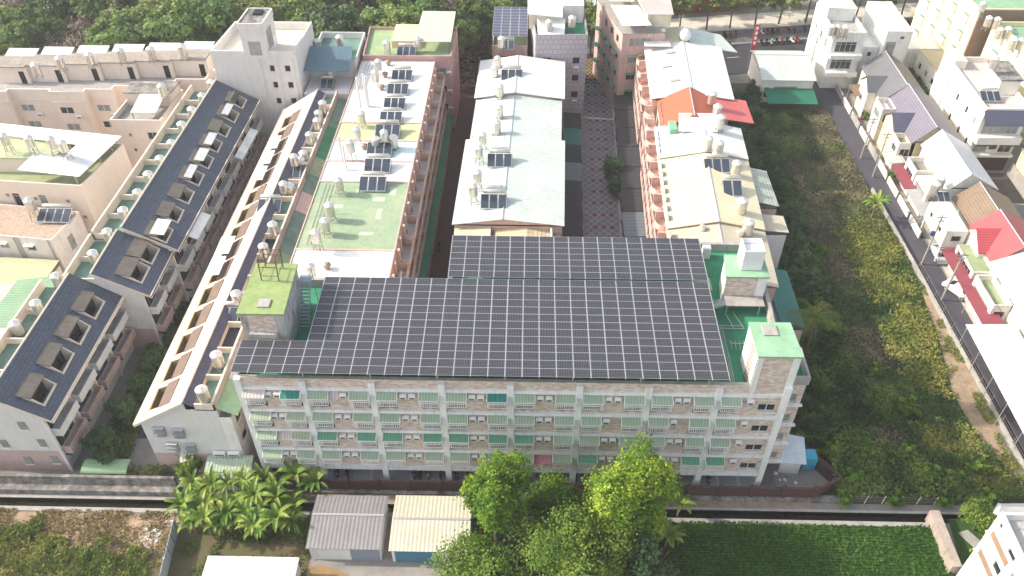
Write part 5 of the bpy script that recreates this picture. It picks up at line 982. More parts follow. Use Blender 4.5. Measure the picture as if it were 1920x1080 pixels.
# right end wall of the rice field, and kerb beside the lot
th = thing('retaining_wall', 'thick weathered concrete wall between the rice field and the garden', 'wall', (45.6, 46, 0)); m = MB(); m.obox((44.9, 45.0), (44.9, 51.6), 0, 6.6, -.3, 1.5, -1.1, -.1); m.build('wall', M('pinkish_concrete', '#aea095', .9, .15, .6, dirt=.6), th); MB().obox((44.9, 45.0), (44.9, 51.6), 0, 6.6, -.3, .25, -.1, .35).build('footing', CONCD, th)
wallrun('low concrete wall between the overgrown lot and the lane', [(57.2, 50), (56.9, 68), (56.3, 92), (55.6, 112)], .8, .22, CONC, 'boundary_wall')
sheet('garden_path', [(46.6, 49.8), (47.8, 50.2), (50.2, 46.6), (48.8, 46.2)], .03, CONC)
fn = thing('wire_fence', 'sagging mesh fence with thin posts at the near edge of the overgrown lot', 'fence', (40, 53.2, 0))
for k in range(6): x = 35.8+k*1.9; MB().tube((x, 53.3, 0), (x+.05, 53.3, 1.4), .05).build('post', PALE, fn)
m = MB(); [m.tube((35.8, 53.3, z), (45.4, 53.3, z), .02, 4) for z in (.3, .6, .9, 1.2)]; m.build('wire', STEELD, fn)
lf = thing('lane_fence', 'row of thin grey posts and rails along the lane beside the lot', 'fence', (56.8, 70, 0))
for k in range(14): y = 52+k*3.1; x = 57.1-(y-52)*.02; MB().tube((x, y, .8), (x+.03, y, 2.0), .04).build('post', STEELD, lf)
m = MB(); m.tube((57.1, 52, 1.9), (56.3, 92.3, 1.9), .02, 4); m.tube((57.1, 52, 1.4), (56.3, 92.3, 1.4), .02, 4); m.build('rail', STEELD, lf)
# ---------------------------------------------------------------- water tanks
def mk_tank(h=1.0, r=.62, bh=1.5):
    th = thing('water_tank', 'stainless water tank', 'water tank', (0, 0, -50)); o = Vector((0, 0, -50))
    m = MB(); prof = []
    for k in range(9): z = h+bh*k/8; prof += [(r, z-50*0), (r*1.035 if k < 8 else r, z+bh/24)]
    m.lathe((0, 0, -50), [(r*.9, h)]+prof, 14); m.build('tank_body', STEEL, th, smooth=True)
    m = MB(); z = h+bh+bh/24; m.lathe((0, 0, -50), [(r*1.07, z), (r*1.0, z+.08), (r*.7, z+.24), (r*.25, z+.33), (r*.2, z+.42), (.05, z+.43)], 14); m.build('lid', LIDM, th, smooth=True)
    m = MB()
    for i in range(4): a = pi/4+i*pi/2; m.tube((r*1.15*cos(a), r*1.15*sin(a), -50), (r*.85*cos(a), r*.85*sin(a), h-50), .04, 4)
    for i in range(4):
        a = pi/4+i*pi/2; c = a+pi/2
        for z, q in ((h-.04, .86), (h*.45, 1.0)): m.tube((r*q*cos(a), r*q*sin(a), z-50), (r*q*cos(c), r*q*sin(c), z-50), .03, 4)
    m.lathe((0, 0, -50), [(r*.9, h-.05), (r*.9, h-.002)], 10); m.build('stand', STEELD, th); return th
T_S, T_M, T_T = mk_tank(.35), mk_tank(.9), mk_tank(1.6, .58, 1.4)
USED = set(); ntank = 0
def tank(px, py, zr, kind=T_M, label='', loc=None, sc=1.0, group=None):
    global ntank
    H_ = {T_S: .35+1.9, T_M: .9+1.9, T_T: 1.6+1.8}[kind]*sc
    p = loc or P(px, py, zr+H_-.1); rz = random.uniform(0, 1.5)
    if kind.name in USED: o = dup(kind, (p[0], p[1], zr), rz, label, sc*random.uniform(.94, 1.05))
    else: USED.add(kind.name); o = kind; o.location = (p[0], p[1], zr); o.rotation_euler = (0, 0, rz); o['label'] = label
    o['group'] = group or 'stainless water tanks on the roofs'; ntank += 1; return o
# keep the three prototypes unused until all copies are made
P1 = [(25, 603), (64, 565), (101, 513), (171, 470), (199, 430), (229, 391), (255, 355), (276, 323), (298, 293), (319, 262), (339, 230), (358, 202), (377, 175), (394, 150), (407, 128)]
for i, (x, y) in enumerate(P1): tank(x, y, 10.6 if i < 3 else (11.2 if i < 5 else 11.6), T_S, 'steel tank in the rear wells of the dark-tiled row, %s from its near end' % ordn(i))
P2_ = [(376, 727, T_M), (404, 662, T_M), (441, 547, T_M), (457, 549, T_S), (492, 457, T_M), (510, 418, T_M), (530, 340, T_M), (542, 345, T_S), (550, 290, T_T), (567, 282, T_M), (562, 296, T_S), (579, 248, T_M), (593, 221, T_M), (596, 208, T_S), (604, 190, T_M), (618, 128, T_M)]
for i, (x, y, k) in enumerate(P2_): tank(x, y, 11.2, k, 'steel tank in the green wells of the glare-bright terrace, %s from its near end' % ordn(i))
P3 = [(580, 494, T_T), (590, 433, T_T), (607, 409, T_M), (616, 382, T_M), (633, 333, T_M), (655, 265, T_T), (667, 237, T_T), (703, 257, T_S), (719, 243, T_T), (737, 255, T_S), (676, 208, T_M), (702, 132, T_M), (708, 111, T_T)]
for i, (x, y, k) in enumerate(P3): tank(x, y, 12.96, k, 'steel tank on the long flat-roofed row, %s from the solar arrays' % ordn(i))
P4 = [(887, 347, T_T), (895, 322, T_T), (898, 273, T_T), (905, 249, T_T), (907, 252, T_M), (931, 228, T_M), (936, 198, T_M), (937, 160, T_M), (928, 123, T_M), (933, 106, T_M)]
for i, (x, y, k) in enumerate(P4):
    if i == 4: continue
    p = P(x, y, 10.6+2.9); tank(x, y, 10.45+.1*(p[0]+8 > 0), k, 'steel tank on the left slope of the cream-roofed row, %s from the near end' % ordn(i if i < 4 else i-1))
P5 = [(1405, 415, 10.9), (1393, 375, 11.2), (1383, 302, 11.5), (1349, 266, 12.5), (1330, 254, 12.6), (1353, 216, 12.5), (1347, 196, 12.4), (1338, 171, 12.4)]
for i, (x, y, z) in enumerate(P5): tank(x, y, z-.2, T_M, 'steel tank on the right slope of the pink-fronted row, %s from its near end' % ordn(i), sc=1.12)
PB = [(63, 118), (108, 105), (164, 98), (223, 92), (280, 88), (339, 83)]
for i, (x, y) in enumerate(PB): tank(x, y, 14.1, T_M, 'steel tank on the stepped beige block, %s from the left' % ordn(i), sc=1.05)
tank(301, 159, 12.8, T_M, 'steel tank on the projecting beige house, above its sheet canopy')
for i, (x, y) in enumerate(((3, 250), (50, 253), (92, 258), (113, 262))): tank(x, y, 13.2, T_T, 'steel tank on the lime-roofed room of the cream block, %s from the left' % ordn(i), sc=1.02)
tank(50, 370, 7.7, T_T, 'tall-legged steel tank on the speckled roof', sc=1.15)
tank(594, 73, 13.2, T_M, 'steel tank at the left of the teal roof behind the slate-blue canopy'); tank(636, 68, 13.2, T_M, 'steel tank in the middle of the teal roof behind the slate-blue canopy')
tank(724, 76, 13.4, T_M, 'steel tank on the mottled green roof, left of the collectors'); tank(782, 70, 13.4, T_M, 'steel tank on the mottled green roof beside the cream canopy')
tank(940, 70, 11.5, T_M, 'steel tank in front of the rooftop solar canopy'); tank(1030, 37, 14.5, T_M, 'left steel tank on the grey-tiled tower house'); tank(1073, 31, 14.5, T_M, 'right steel tank on the grey-tiled tower house')
for i, (x, y) in enumerate(((1562, 47), (1572, 46), (1587, 48))): tank(x, y, 10.4, T_M, 'steel tank on the left tall white house, %s from the left' % ordn(i))
tank(1868, 108, 13.5, T_M, 'steel tank on the roof room of the cream three-storey house')
for i, (x, y) in enumerate(((1857, 30), (1873, 33), (1878, 52), (1893, 52), (1904, 72), (1917, 72))): tank(x, y, 13.25, T_M, 'steel tank on the nearer yellow block, %s from the back' % ordn(i))
tank(1846, 3, 14.7, T_T, 'steel tank at the corner of the farther yellow block'); tank(1768, 330, 5.4, T_S, 'steel tank behind the glazed porch of the white gabled house', sc=1.1); tank(1757, 343, 5.4, T_S, 'second steel tank by the glazed porch of the white gabled house')
# big lying tank at the far end of row five
p = P(1286, 58, 14.6); th = thing('storage_tank', 'large white rounded tank lying on the far roof of the pink-fronted row', 'water tank', (p[0], p[1], 12.6)); MB().lathe((p[0], p[1]-1.1, 13.9), [(.3, 0), (.85, .25), (1.0, .8), (1.0, 1.8), (.85, 2.3), (.3, 2.6)], 16, axis='y').build('tank_body', LIDM, th, smooth=True); MB().box(p[0]-.8, p[0]+.8, p[1]-.6, p[1]+1.2, 12.3, 13.0).build('saddle', STEELD, th)
# ---------------------------------------------------------------- solar water heaters
def mk_heater(n, cyl=True):
    th = thing('solar_water_heater', 'solar water heater', 'solar water heater', (0, 0, -60)); wd = 1.0
    for i in range(n):
        x = (i-n/2)*1.06; m = MB(); m.slab([(x, -1, -59.75), (x+wd, -1, -59.75), (x+wd, .85, -58.95), (x, .85, -58.95)], .08, 1); m.slab([(x+.05, -.95, -59.722), (x+wd-.05, -.95, -59.722), (x+wd-.05, .8, -58.965), (x+.05, .8, -58.965)], .02, 0); m.build('collector', [COLLG, ALU], th)
    m = MB()
    for x in (-n*.53, n*.53-.06): m.box(x, x+.05, .8, .85, -60, -59); m.box(x, x+.05, -1, -.95, -60, -59.8); m.box(x, x+.05, -.95, .8, -60, -59.95)
    m.box(-n*.53, n*.53, .86, .92, -59.1, -59.0); m.build('frame', STEELD, th)
    if cyl: m = MB(); m.lathe((-n*.45, 1.15, -58.75), [(.2, 0), (.27, .06), (.27, n*.9-.06), (.2, n*.9)], 12, axis='x'); m.build('cylinder', STEEL, th, smooth=True)
    return th
HT = {(3, 1): mk_heater(3), (2, 1): mk_heater(2), (4, 1): mk_heater(4)}
def heater(px, py, zr, n, label, cyl=1, sc=1.0, rz=0):
    k = HT[(n, cyl)]; p = P(px, py, zr+.8)
    if k.name in USED: o = dup(k, (p[0], p[1], zr), rz, label, sc)
    else: USED.add(k.name); o = k; o.location = (p[0], p[1], zr); o['label'] = label; o.scale = (sc,)*3; o.rotation_euler = (0, 0, rz)
    o['group'] = 'solar water heaters on the roofs'
H3 = [(699, 343), (708, 309), (712, 278), (727, 244), (733, 218), (740, 192), (746, 165), (754, 139)]
for i, (x, y) in enumerate(H3): heater(x, y, 12.97, 3, 'three-panel solar heater on the long flat-roofed row, %s from the solar arrays' % ordn(i), sc=1.15 if i < 4 else 1.05)
for i, (x, y, z) in enumerate(((926, 376, 11.1), (937, 299, 11.2), (960, 139, 11.2))): heater(x, y, z, 3, 'three-panel solar heater on the cream-roofed row, %s from the near end' % ordn(i), sc=1.12)
heater(1345, 309, 12.1, 3, 'three-panel solar heater on the pink-fronted row, behind the two-panel one', sc=1.15); heater(1374, 352, 11.9, 2, 'two-panel solar heater on the pink-fronted row', sc=1.25)
heater(762, 94, 13.5, 3, 'three-panel solar heater on the mottled green roof'); heater(102, 402, 7.75, 4, 'four-panel solar heater on the speckled roof', sc=1.1)
heater(429, 590, 11.3, 2, 'two-panel solar heater beside the mossy lift-room roof', sc=1.1); heater(505, 383, 11.5, 3, 'three-panel solar heater in a well of the glare-bright terrace', sc=1.0); heater(563, 320, 11.5, 2, 'two-panel solar heater on the glare-bright terrace, middle one'); heater(613, 155, 11.5, 2, 'two-panel solar heater at the far end of the glare-bright terrace')
heater(1858, 178, 10.8, 3, 'three-panel solar heater on the cream three-storey house'); heater(1771, 366, 5.3, 2, 'small solar heater above the glazed porch', sc=.85); heater(953, 82, 11.5, 2, 'two-panel solar heater in front of the rooftop solar canopy')
# ventilators and pipe stacks on row three
for i, (x, y) in enumerate(((613, 499), (728, 118), (722, 140), (715, 164), (683, 275))):
    p = P(x, y, 13.4); m = MB(); m.lathe((p[0], p[1], 12.96), [(.3, 0), (.3, .35), (.5, .5), (.5, .75), (.2, .95)], 12); m.build('roof_ventilator', M('brown_ventilator', '#9c8b7d', .6, .15, 2, metal=.2), label='squat roof ventilator on the long flat-roofed row, %s from the solar arrays' % ordn([0, 4, 3, 2, 1][i]), cat='ventilator', loc=(p[0], p[1], 12.96))
for i, (x, y) in enumerate(((1388, 438), (1317, 428))):
    p = P(x, y, 12.2); m = MB(); m.lathe((p[0], p[1], 11.7), [(.32, 0), (.32, .3), (.48, .45), (.48, .8), (.15, .95)], 12); m.build('roof_ventilator', STEEL, label='steel roof ventilator on the beige ribbed roof, %s one' % ('right', 'left')[i], cat='ventilator', loc=(p[0], p[1], 11.7))
for i, (x, y, hh) in enumerate(((676, 200, 5), (688, 198, 5.4), (692, 200, 5.2), (650, 318, 4.2), (642, 300, 4.0))):
    p = P(x, y, 13); m = MB(); m.tube((p[0], p[1], 12.96), (p[0]-.05, p[1], 12.96+hh), .16, 8); m.build('vent_pipe', PALE, label='tall grey vent pipe on the long flat-roofed row, %s from the far end' % ordn([1, 0, 2, 4, 3][i] if 0 else i), cat='vent pipe', group='vent pipes on the long flat-roofed row', loc=(p[0], p[1], 12.96))
for n_, k in enumerate((T_S, T_M, T_T)): pass
# ---------------------------------------------------------------- foliage tools
def quads_mesh(name, C, N, size, tint, mats, aspect=1.0, extra=None, droop=0):
    """one small bent leaf-cluster quad per centre"""
    n = len(C); N = N/np.linalg.norm(N, axis=1, keepdims=True); up = rng.normal(size=(n, 3)); T = np.cross(N, up); T /= np.linalg.norm(T, axis=1, keepdims=True); B = np.cross(N, T)
    sz = np.asarray(size).reshape(-1, 1)*np.ones((n, 1)); a = T*sz*.5; b = B*sz*.5*aspect
    V = np.stack([C-a, C-b*.8+N*sz*.12, C+a, C+b*.8-N*sz*.08], 1).reshape(-1, 3)
    me = bpy.data.meshes.new(name); me.vertices.add(4*n); me.vertices.foreach_set("co", V.astype(np.float32).ravel()); me.loops.add(4*n); me.loops.foreach_set("vertex_index", np.arange(4*n, dtype=np.int32))
    me.polygons.add(n); me.polygons.foreach_set("loop_start", np.arange(0, 4*n, 4, dtype=np.int32)); me.update()
    at = me.attributes.new("tint", 'FLOAT', 'FACE'); at.data.foreach_set("value", np.asarray(tint, dtype=np.float32)); me.materials.append(mats); me.validate(); return me
def crown(name, R, H, n, size, mat, lobes=9, seed=0, base=.35, tint0=.45, dens=.55):
    r = np.random.default_rng(seed); L = []
    for i in range(lobes):
        a = r.uniform(0, 2*pi); q = R*.62*math.sqrt(r.uniform(0.02, 1)); z = H*(base+(1-base)*r.uniform(.2, .8)); L.append((q*cos(a), q*sin(a), z, R*r.uniform(.32, .55), H*(1-base)*r.uniform(.2, .34), r.uniform(-.16, .16)))
    L.append((0, 0, H*.72, R*.6, H*.28, 0)); C = []; N = []; t = []
    per = n//len(L)
    for lx, ly, lz, lr, lh, lt in L:
        d = r.normal(size=(per, 3)); d /= np.linalg.norm(d, axis=1, keepdims=True); d[:, 2] = np.where(d[:, 2] < -.35, -d[:, 2]*.6, d[:, 2]); rad = 1-dens*.45*r.random((per, 1))**1.6
        # sub-clumps: pull leaves towards random tufts so gaps show
        k = max(5, per//26); tf = r.normal(size=(k, 3)); tf /= np.linalg.norm(tf, axis=1, keepdims=True); ix = r.integers(0, k, per); d = d*.34+tf[ix]*.8; bulge = 1+.16*r.normal(size=(k, 1))
        p = d*rad*bulge[ix]*np.array([lr, lr, lh]); C.append(p+np.array([lx, ly, lz])); N.append(d*.7+r.normal(size=(per, 3))*.42+np.array([0, 0, .45])); t.append(tint0+lt+r.normal(size=per)*.13+(r.normal(size=k)*.12)[ix])
    C = np.concatenate(C); N = np.concatenate(N); t = np.clip(np.concatenate(t), 0, 1)
    return quads_mesh(name, C, N, size*r.uniform(.7, 1.35, len(C)), t, mat)
def trunk_mesh(H, R, seed, tr=.22):
    r = random.Random(seed); m = MB(); top = (r.uniform(-.2, .2), r.uniform(-.2, .2), H*.5); m.tube((0, 0, 0), top, tr, 7, tr*.65)
    for i in range(6): a = r.uniform(0, 6.28); q = (top[0]+cos(a)*R*.55, top[1]+sin(a)*R*.55, H*r.uniform(.62, .85)); m.tube(top, q, tr*.5, 5, tr*.16); e = (q[0]+cos(a+.5)*R*.2, q[1]+sin(a+.5)*R*.2, q[2]+H*.08); m.tube(q, e, tr*.16, 4, .02)
    me = bpy.data.meshes.new('trunk'); me.from_pydata(m.v, [], m.f); me.materials.append(BARK); return me
class TreeKind:
    def __init__(s, R, H, n, size, mat, seed, lobes=9, base=.35, tr=.22, tint=.45): s.c = crown('crown', R, H, n, size, mat, lobes, seed, base, tint); s.t = trunk_mesh(H, R, seed, tr); s.R, s.H = R, H
    def place(s, x, y, label, cat='tree', sc=1.0, name='tree', group=None, rz=None, z=0):
        th = thing(name, label, cat, (x, y, z), group); th.scale = (sc, sc, sc*random.uniform(.92, 1.1)); th.rotation_euler = (0, 0, random.uniform(0, 6.28) if rz is None else rz)
        for nm, me in (('crown', s.c), ('trunk', s.t)): o = bpy.data.objects.new(nm, me); COL.objects.link(o); o.parent = th
        return th
LG = leafmat('forest_leaves', '#3c5730', '#6c8a46', '#a6b262', .12); LO = leafmat('olive_leaves', '#4c5630', '#7e8a48', '#a5a864', .12); LD = leafmat('dark_leaves', '#2a4023', '#48653a', '#6f864a', .15); LB = leafmat('bare_brown_twigs', '#5a5146', '#807465', '#a89b88', .2, .1)
LY = leafmat('bright_leaves', '#2f4f1a', '#668a26', '#b4c444', .35, .38); LM = leafmat('mango_leaves', '#304e1b', '#62802c', '#9eaa4c', .3, .3); LS = leafmat('street_tree_leaves', '#4f5a2c', '#7a8240', '#a9a75c', .2, .3)
# far wood: trees one can tell apart
FK = [TreeKind(4.8, 11, 5200, .5, LG, 11), TreeKind(5.2, 12, 5200, .5, LO, 12), TreeKind(4.6, 10, 5200, .5, LD, 13), TreeKind(5.0, 11, 5200, .5, LG, 14, 12), TreeKind(4.4, 10.5, 3000, .3, LB, 15, 14)]
names = ['green leafy tree', 'olive-green tree', 'dark green tree', 'mid-green broad tree', 'bare grey-brown tree']
cnt = 0
def wood(x, y, kinds, sc, where):
    global cnt; k = random.choice(kinds); cnt += 1
    FK[k].place(x, y, '%s in the wood, %s' % (names[k], where), sc=sc, name='wood_tree', group='trees of the wood behind the buildings')
r_ = random.Random(5)
for row, y0 in enumerate((139, 146, 153, 161, 169, 178, 188)):
    x = -118-row*3; i = 0
    while x < -2 if row > 1 else x < -8:
        xx = x+r_.uniform(-1.5, 1.5); yy = y0+r_.uniform(-2, 2)+(max(0, (-60-xx))*-.08)
        ok = not (-93 < xx < -50 and yy < 141) and not (-52 < xx < -27 and yy < 141) and not (-30 < xx < -11 and yy < 145.5) and not (-15 < xx < 12 and yy < 158)
        if ok:
            left = xx < -95; kk = [0, 0, 2, 3, 4, 4, 4, 1, 4] if xx < -60 else ([0, 1, 3, 3, 0] if xx < -45 else [2, 4, 4, 3, 0, 1])
            col_ = ('far left', 'left', 'left of centre', 'behind the pale tower', 'behind the teal roof', 'behind the mottled green roof', 'by the alley mouth')[min(6, max(0, int((xx+118)/18)))]
            wood(xx, yy, kk, r_.uniform(.85, 1.4), '%s, %s row, %s along' % (col_, ordn(row), ordn(i)))
        i += 1; x += 6.4
for i, (x, y) in enumerate(((-9.5, 160), (-13.5, 152), (-16, 147.5), (-10, 168), (-4, 164), (2, 166), (9, 160), (12.5, 157.5), (7, 170), (-14, 163))): wood(x, y, [2, 3, 0], .95, 'beside the alley mouth, %s' % ordn(i))
MB().poly([(-160, 134, .02), (-4, 146.5, .02), (-4, 230, .02), (-160, 230, .02)]).build('wood_floor', MUD, kind='structure')
# street trees along the top street
SK = [TreeKind(4.0, 8.0, 2600, .5, LS, 21, 10, .45, .18), TreeKind(3.6, 7.4, 2600, .5, LO, 22, 10, .45, .18)]
for i in range(15):
    x = 27+i*5.4; off = 8.2; SK[i % 2].place(x+random.uniform(-.5, .5), ystreet(x)+off+random.uniform(-.6, .6), 'yellow-green street tree on the far pavement, %s from the left' % ordn(i), sc=random.uniform(1.05, 1.3), name='street_tree', group='street trees on the far pavement')
for i in range(12): x = 30+i*7; SK[(i+1) % 2].place(x, ystreet(x)+18+random.uniform(-1, 1), 'second-line street tree behind the pavement trees, %s from the left' % ordn(i), sc=random.uniform(.9, 1.1), name='street_tree', group='trees behind the far pavement')
for lab, q, z, mt in (('low building with a rusty red wall across the top street', [(27, 177), (48, 180), (48, 186), (27, 183)], 2.6, M('rust_red_wall', '#9a4a34', .9, .15, 1)), ('grey-roofed building across the top street at the left', [(14, 172), (26, 174), (26, 188), (14, 186)], 4.5, PALE)):
    building('roadside_building', lab, 'building', q, z, mt, M('pale_flat_roof', '#c9ccc8', .8, .1, .5), par=.1)
# ---------------------------------------------------------------- near big trees
NT = [(TreeKind(3.8, 14.6, 20000, .27, LY, 31, 14, .3, .3, .42), -2.6, 47.2, 'tall bright green tree left in the grove in front of the block', 0), (TreeKind(4.6, 14.2, 24000, .28, LY, 32, 16, .25, .32, .62), 10.6, 47.6, 'tallest yellow-green tree in the grove, right side', 0),
      (TreeKind(5.6, 11.0, 26000, .23, LM, 33, 18, .2, .35, .5), 5.4, 41.6, 'broad olive-green mango-like tree at the bottom centre', 0), (TreeKind(3.8, 9.5, 14000, .26, LY, 34, 12, .2, .25, .36), 3.2, 49.0, 'mid green tree between the two tall ones', 0),
      (TreeKind(4.4, 9.0, 19000, .24, LM, 35, 12, .2, .25, .42), -3.6, 41.2, 'olive-green tree at the bottom beside the cream shed', 0), (TreeKind(3.6, 8.0, 8000, .32, LD, 36, 10, .2, .25, .5), 11.8, 42.0, 'dark green tree at the bottom right of the grove', 0)]
for k, x, y, lab, _ in NT: k.place(x, y, lab, name='tree', rz=.4)
TreeKind(2.0, 4.0, 3000, .26, LM, 37, 7, .2, .15, .55).place(-37.2, 54.9, 'small yellow-green tree at the end of the stained wall', name='small_tree')
GT = TreeKind(2.4, 4.2, 4200, .24, LM, 38, 9, .25, .14, .55); GT.place(48.4, 50.2, 'round garden tree beside the white corner house', name='garden_tree')
CT = TreeKind(2.2, 4.6, 3600, .26, LD, 39, 8, .2, .14, .5)
for i, (x, y, s) in enumerate(((-47.6, 57.8, 1), (-46.6, 56.0, .7), (-46.4, 62, 1.0), (-46.2, 66, .9), (-45.9, 70.5, 1), (-45.0, 75, .8))): CT.place(x, y, 'courtyard shrub tree between the two terraces, %s from the near end' % ordn(i), sc=s, name='courtyard_tree', group='courtyard trees')
CT.place(13.6, 113.5, 'dark green tree overhanging the patterned alley', sc=.95, name='alley_tree'); CT.place(13.9, 109.8, 'second dark tree leaning over the patterned alley, nearer one', sc=.7, name='alley_tree')
for i, (x, y) in enumerate(((-43.6, 55.2), (-42.0, 55.1), (-40.8, 55.4), (-45.4, 54.9))): SK[1].place(x, y, 'small yellowish hedge shrub behind the stained wall, %s' % ('second from the terrace', 'third from the terrace', 'beside the pale gable', 'nearest the green hut')[i], sc=.22, name='hedge_shrub', cat='shrub', group='hedge shrubs behind the stained wall')
q = thing('guard_hut', 'green-roofed bicycle hut behind the stained wall', 'hut', (-46.5, 55.0, 0)); m = MB()
for i in range(6):
    a0, a1 = pi*i/6, pi*(i+1)/6; m.slab([(-49.0, 55.1-1.0*cos(a0), 1.9+.4*sin(a0)), (-43.9, 55.1-1.0*cos(a0), 1.9+.4*sin(a0)), (-43.9, 55.1-1.0*cos(a1), 1.9+.4*sin(a1)), (-49.0, 55.1-1.0*cos(a1), 1.9+.4*sin(a1))], .04)
m.build('curved_roof', M('hut_green', '#7f9c78', .6, .06, 1), q); m = MB(); [m.box(x-.05, x+.05, y-.05, y+.05, 0, 1.9) for x in (-48.8, -44.1) for y in (54.3, 55.9)]; m.build('post', STEELD, q)
yt = thing('topiary_bush', 'small round clipped yellow-green bush in the corner garden', 'bush', (47.3, 46.9, 0)); o = bpy.data.objects.new('foliage', crown('foliage', .75, 1.5, 900, .16, LY, 4, 5, .1, .7)); COL.objects.link(o); o.parent = yt; MB().tube((47.3, 46.9, 0), (47.3, 46.9, .6), .06).build('stem', BARK, yt)
# ---------------------------------------------------------------- overgrown lot (ground cover nobody could count)
def smooth_noise(x, y, s, seed):
    r = np.random.default_rng(seed); g = r.random((64, 64)); fx = (x/s) % 63; fy = (y/s) % 63; i = fx.astype(int); j = fy.astype(int); u = fx-i; v = fy-j; u = u*u*(3-2*u); v = v*v*(3-2*v)
    i1, j1 = (i+1) % 64, (j+1) % 64; return g[i, j]*(1-u)*(1-v)+g[i1, j]*u*(1-v)+g[i, j1]*(1-u)*v+g[i1, j1]*u*v
def cover(name, label, n, region, hfun, size, mat, tfun, aspect=1, upw=1.0, seed=3, jit=.3):
    r = np.random.default_rng(seed); x0, x1, y0, y1 = region[:4]; x = r.uniform(x0, x1, n); y = r.uniform(y0, y1, n); keep = region[4](x, y, r.random(n)); x, y = x[keep], y[keep]; h = hfun(x, y); z = h*(1-.75*r.random(len(x))**2.2)
    dx = hfun(x+.4, y)-h; dy = hfun(x, y+.4)-h; N = np.stack([-dx*1.2, -dy*1.2, np.full_like(x, .5*upw)], 1)+r.normal(size=(len(x), 3))*jit
    C = np.stack([x, y, z+.03], 1); t = np.clip(tfun(x, y)+r.normal(size=len(x))*.12, 0, 1); me = quads_mesh(name, C, N, size*r.uniform(.6, 1.5, len(x)), t, mat, aspect)
    o = bpy.data.objects.new(name, me); COL.objects.link(o); o['kind'] = 'stuff'; o['label'] = label; return o
def bush_h(x, y):
    b = smooth_noise(x, y, 2.3, 1)*1.9+smooth_noise(x, y, .95, 2)*1.1+smooth_noise(x, y, 6.5, 4)*1.4
    west = np.clip((47-x)/12, 0, 1); near = np.clip((66-y)/8, 0, 1)*.7; return np.clip(b*(.42+.75*np.maximum(west, near))-.8, .1, 3.2)
def edge_w(y): return np.where(y < 60.5, 34.6, np.where(y < 88, 31.6, 33.6))
def right_e(y): return np.interp(y, [53, 58, 64, 70, 78, 92, 112, 135], [56.2, 55.0, 53.4, 53.0, 54.2, 55.9, 55.4, 54.8])
def fbm(x, y, s, sd): return (smooth_noise(x, y, s, sd)+.5*smooth_noise(x+9.1, y+3.3, s*.47, sd+1)+.25*smooth_noise(x+1.7, y+5.9, s*.21, sd+2))/1.75
inlot = lambda x, y, u: (x > edge_w(y)) & (x < right_e(y)) & (y < 137)
def blobs(x, y, L): return np.max([1-np.sqrt(((x-a)/p)**2+((y-b_)/q)**2) for a, b_, p, q in L], axis=0)
GB = [(*P2(1640, 460, .5), 4.5, 6), (*P2(1660, 530, .5), 3.5, 5), (*P2(1720, 610, .5), 3.6, 5), (*P2(1740, 700, .5), 3.4, 3.5), (*P2(1700, 640, .5), 3, 4), (*P2(1780, 830, .5), 4.5, 3.4), (*P2(1850, 900, .5), 4, 3)]
BB = [(*P2(1570, 470, .5), 4.5, 12), (*P2(1590, 320, .5), 7, 18), (*P2(1560, 240, .5), 6, 12), (*P2(1620, 640, .5), 3.6, 6), (*P2(1650, 820, .5), 3.6, 3.6), (*P2(1500, 330, .5), 3, 12)]
gw = lambda x, y: blobs(x, y, GB)+.9*(fbm(x, y, 2.6, 29)-.5); bw_ = lambda x, y: blobs(x, y, BB)+1.2*(fbm(x, y, 3.1, 19)-.5)
DW = leafmat('lot_shrub_leaves', '#273a1c', '#48632c', '#8a9a4c', .22, .28); DB = leafmat('lot_brown_weeds', '#4a4a34', '#736f54', '#a09a72', .25, .15); GY = leafmat('lot_grass', '#4c6028', '#828c42', '#bdb066', .3, .3)
cover('shrub_thicket', 'dense dark green shrub thicket covering much of the overgrown lot', 150000, (31, 57, 53.6, 139, lambda x, y, u: inlot(x, y, u) & (gw(x, y) < .35*u+.05) & (bw_(x, y) < .2+.4*u)), bush_h, .27, DW, lambda x, y: -.25+1.35*fbm(x, y, 2.6, 12)+.08*(y < 68), 1.2)
cover('brown_weeds', 'brownish dry weeds in the middle of the overgrown lot', 110000, (33.5, 57, 54, 139, lambda x, y, u: inlot(x, y, u) & (bw_(x, y) > -.1+.45*u)), lambda x, y: bush_h(x, y)*.6+.15, .17, DB, lambda x, y: .1+.8*fbm(x, y, 1.6, 22), 2.2, .5, 4, .6)
cover('tall_grass', 'yellow-green grass streaks in the overgrown lot', 120000, (34, 57, 54, 139, lambda x, y, u: inlot(x, y, u) & (gw(x, y) > -.18+.5*u)), lambda x, y: .25+.6*fbm(x, y, 1.1, 30), .17, GY, lambda x, y: .05+.95*fbm(x, y, 1.9, 33), 3.0, .35, 5, .6)
VK = crown('foliage', 1.5, 2.4, 900, .3, leafmat('vine_leaves', '#3a5a1c', '#64862a', '#94ac44', .3, .3), 5, 51, .1, .45)
for i, (px, py) in enumerate(sorted(((1600, 900), (1560, 850), (1530, 800), (1645, 880), (1700, 850), (1770, 930), (1790, 900), (1680, 930), (1745, 890), (1580, 930), (1610, 830), (1540, 720), (1520, 560), (1490, 430), (1470, 350), (1440, 260), (1430, 220), (1420, 180), (1540, 470), (1640, 690), (1700, 760), (1560, 620), (1860, 930), (1835, 880)), key=lambda q: -q[1])):
    x, y = P2(px, py, 1.2); th = thing('shrub', 'light green viny shrub in the overgrown lot, %s from the mesh fence' % ordn(i), 'shrub', (x, y, 0), 'light shrubs in the overgrown lot', random.uniform(0, 6)); th.scale = (random.uniform(.8, 1.3),)*2+(random.uniform(.7, 1.15),); o = bpy.data.objects.new('foliage', VK); COL.objects.link(o); o.parent = th
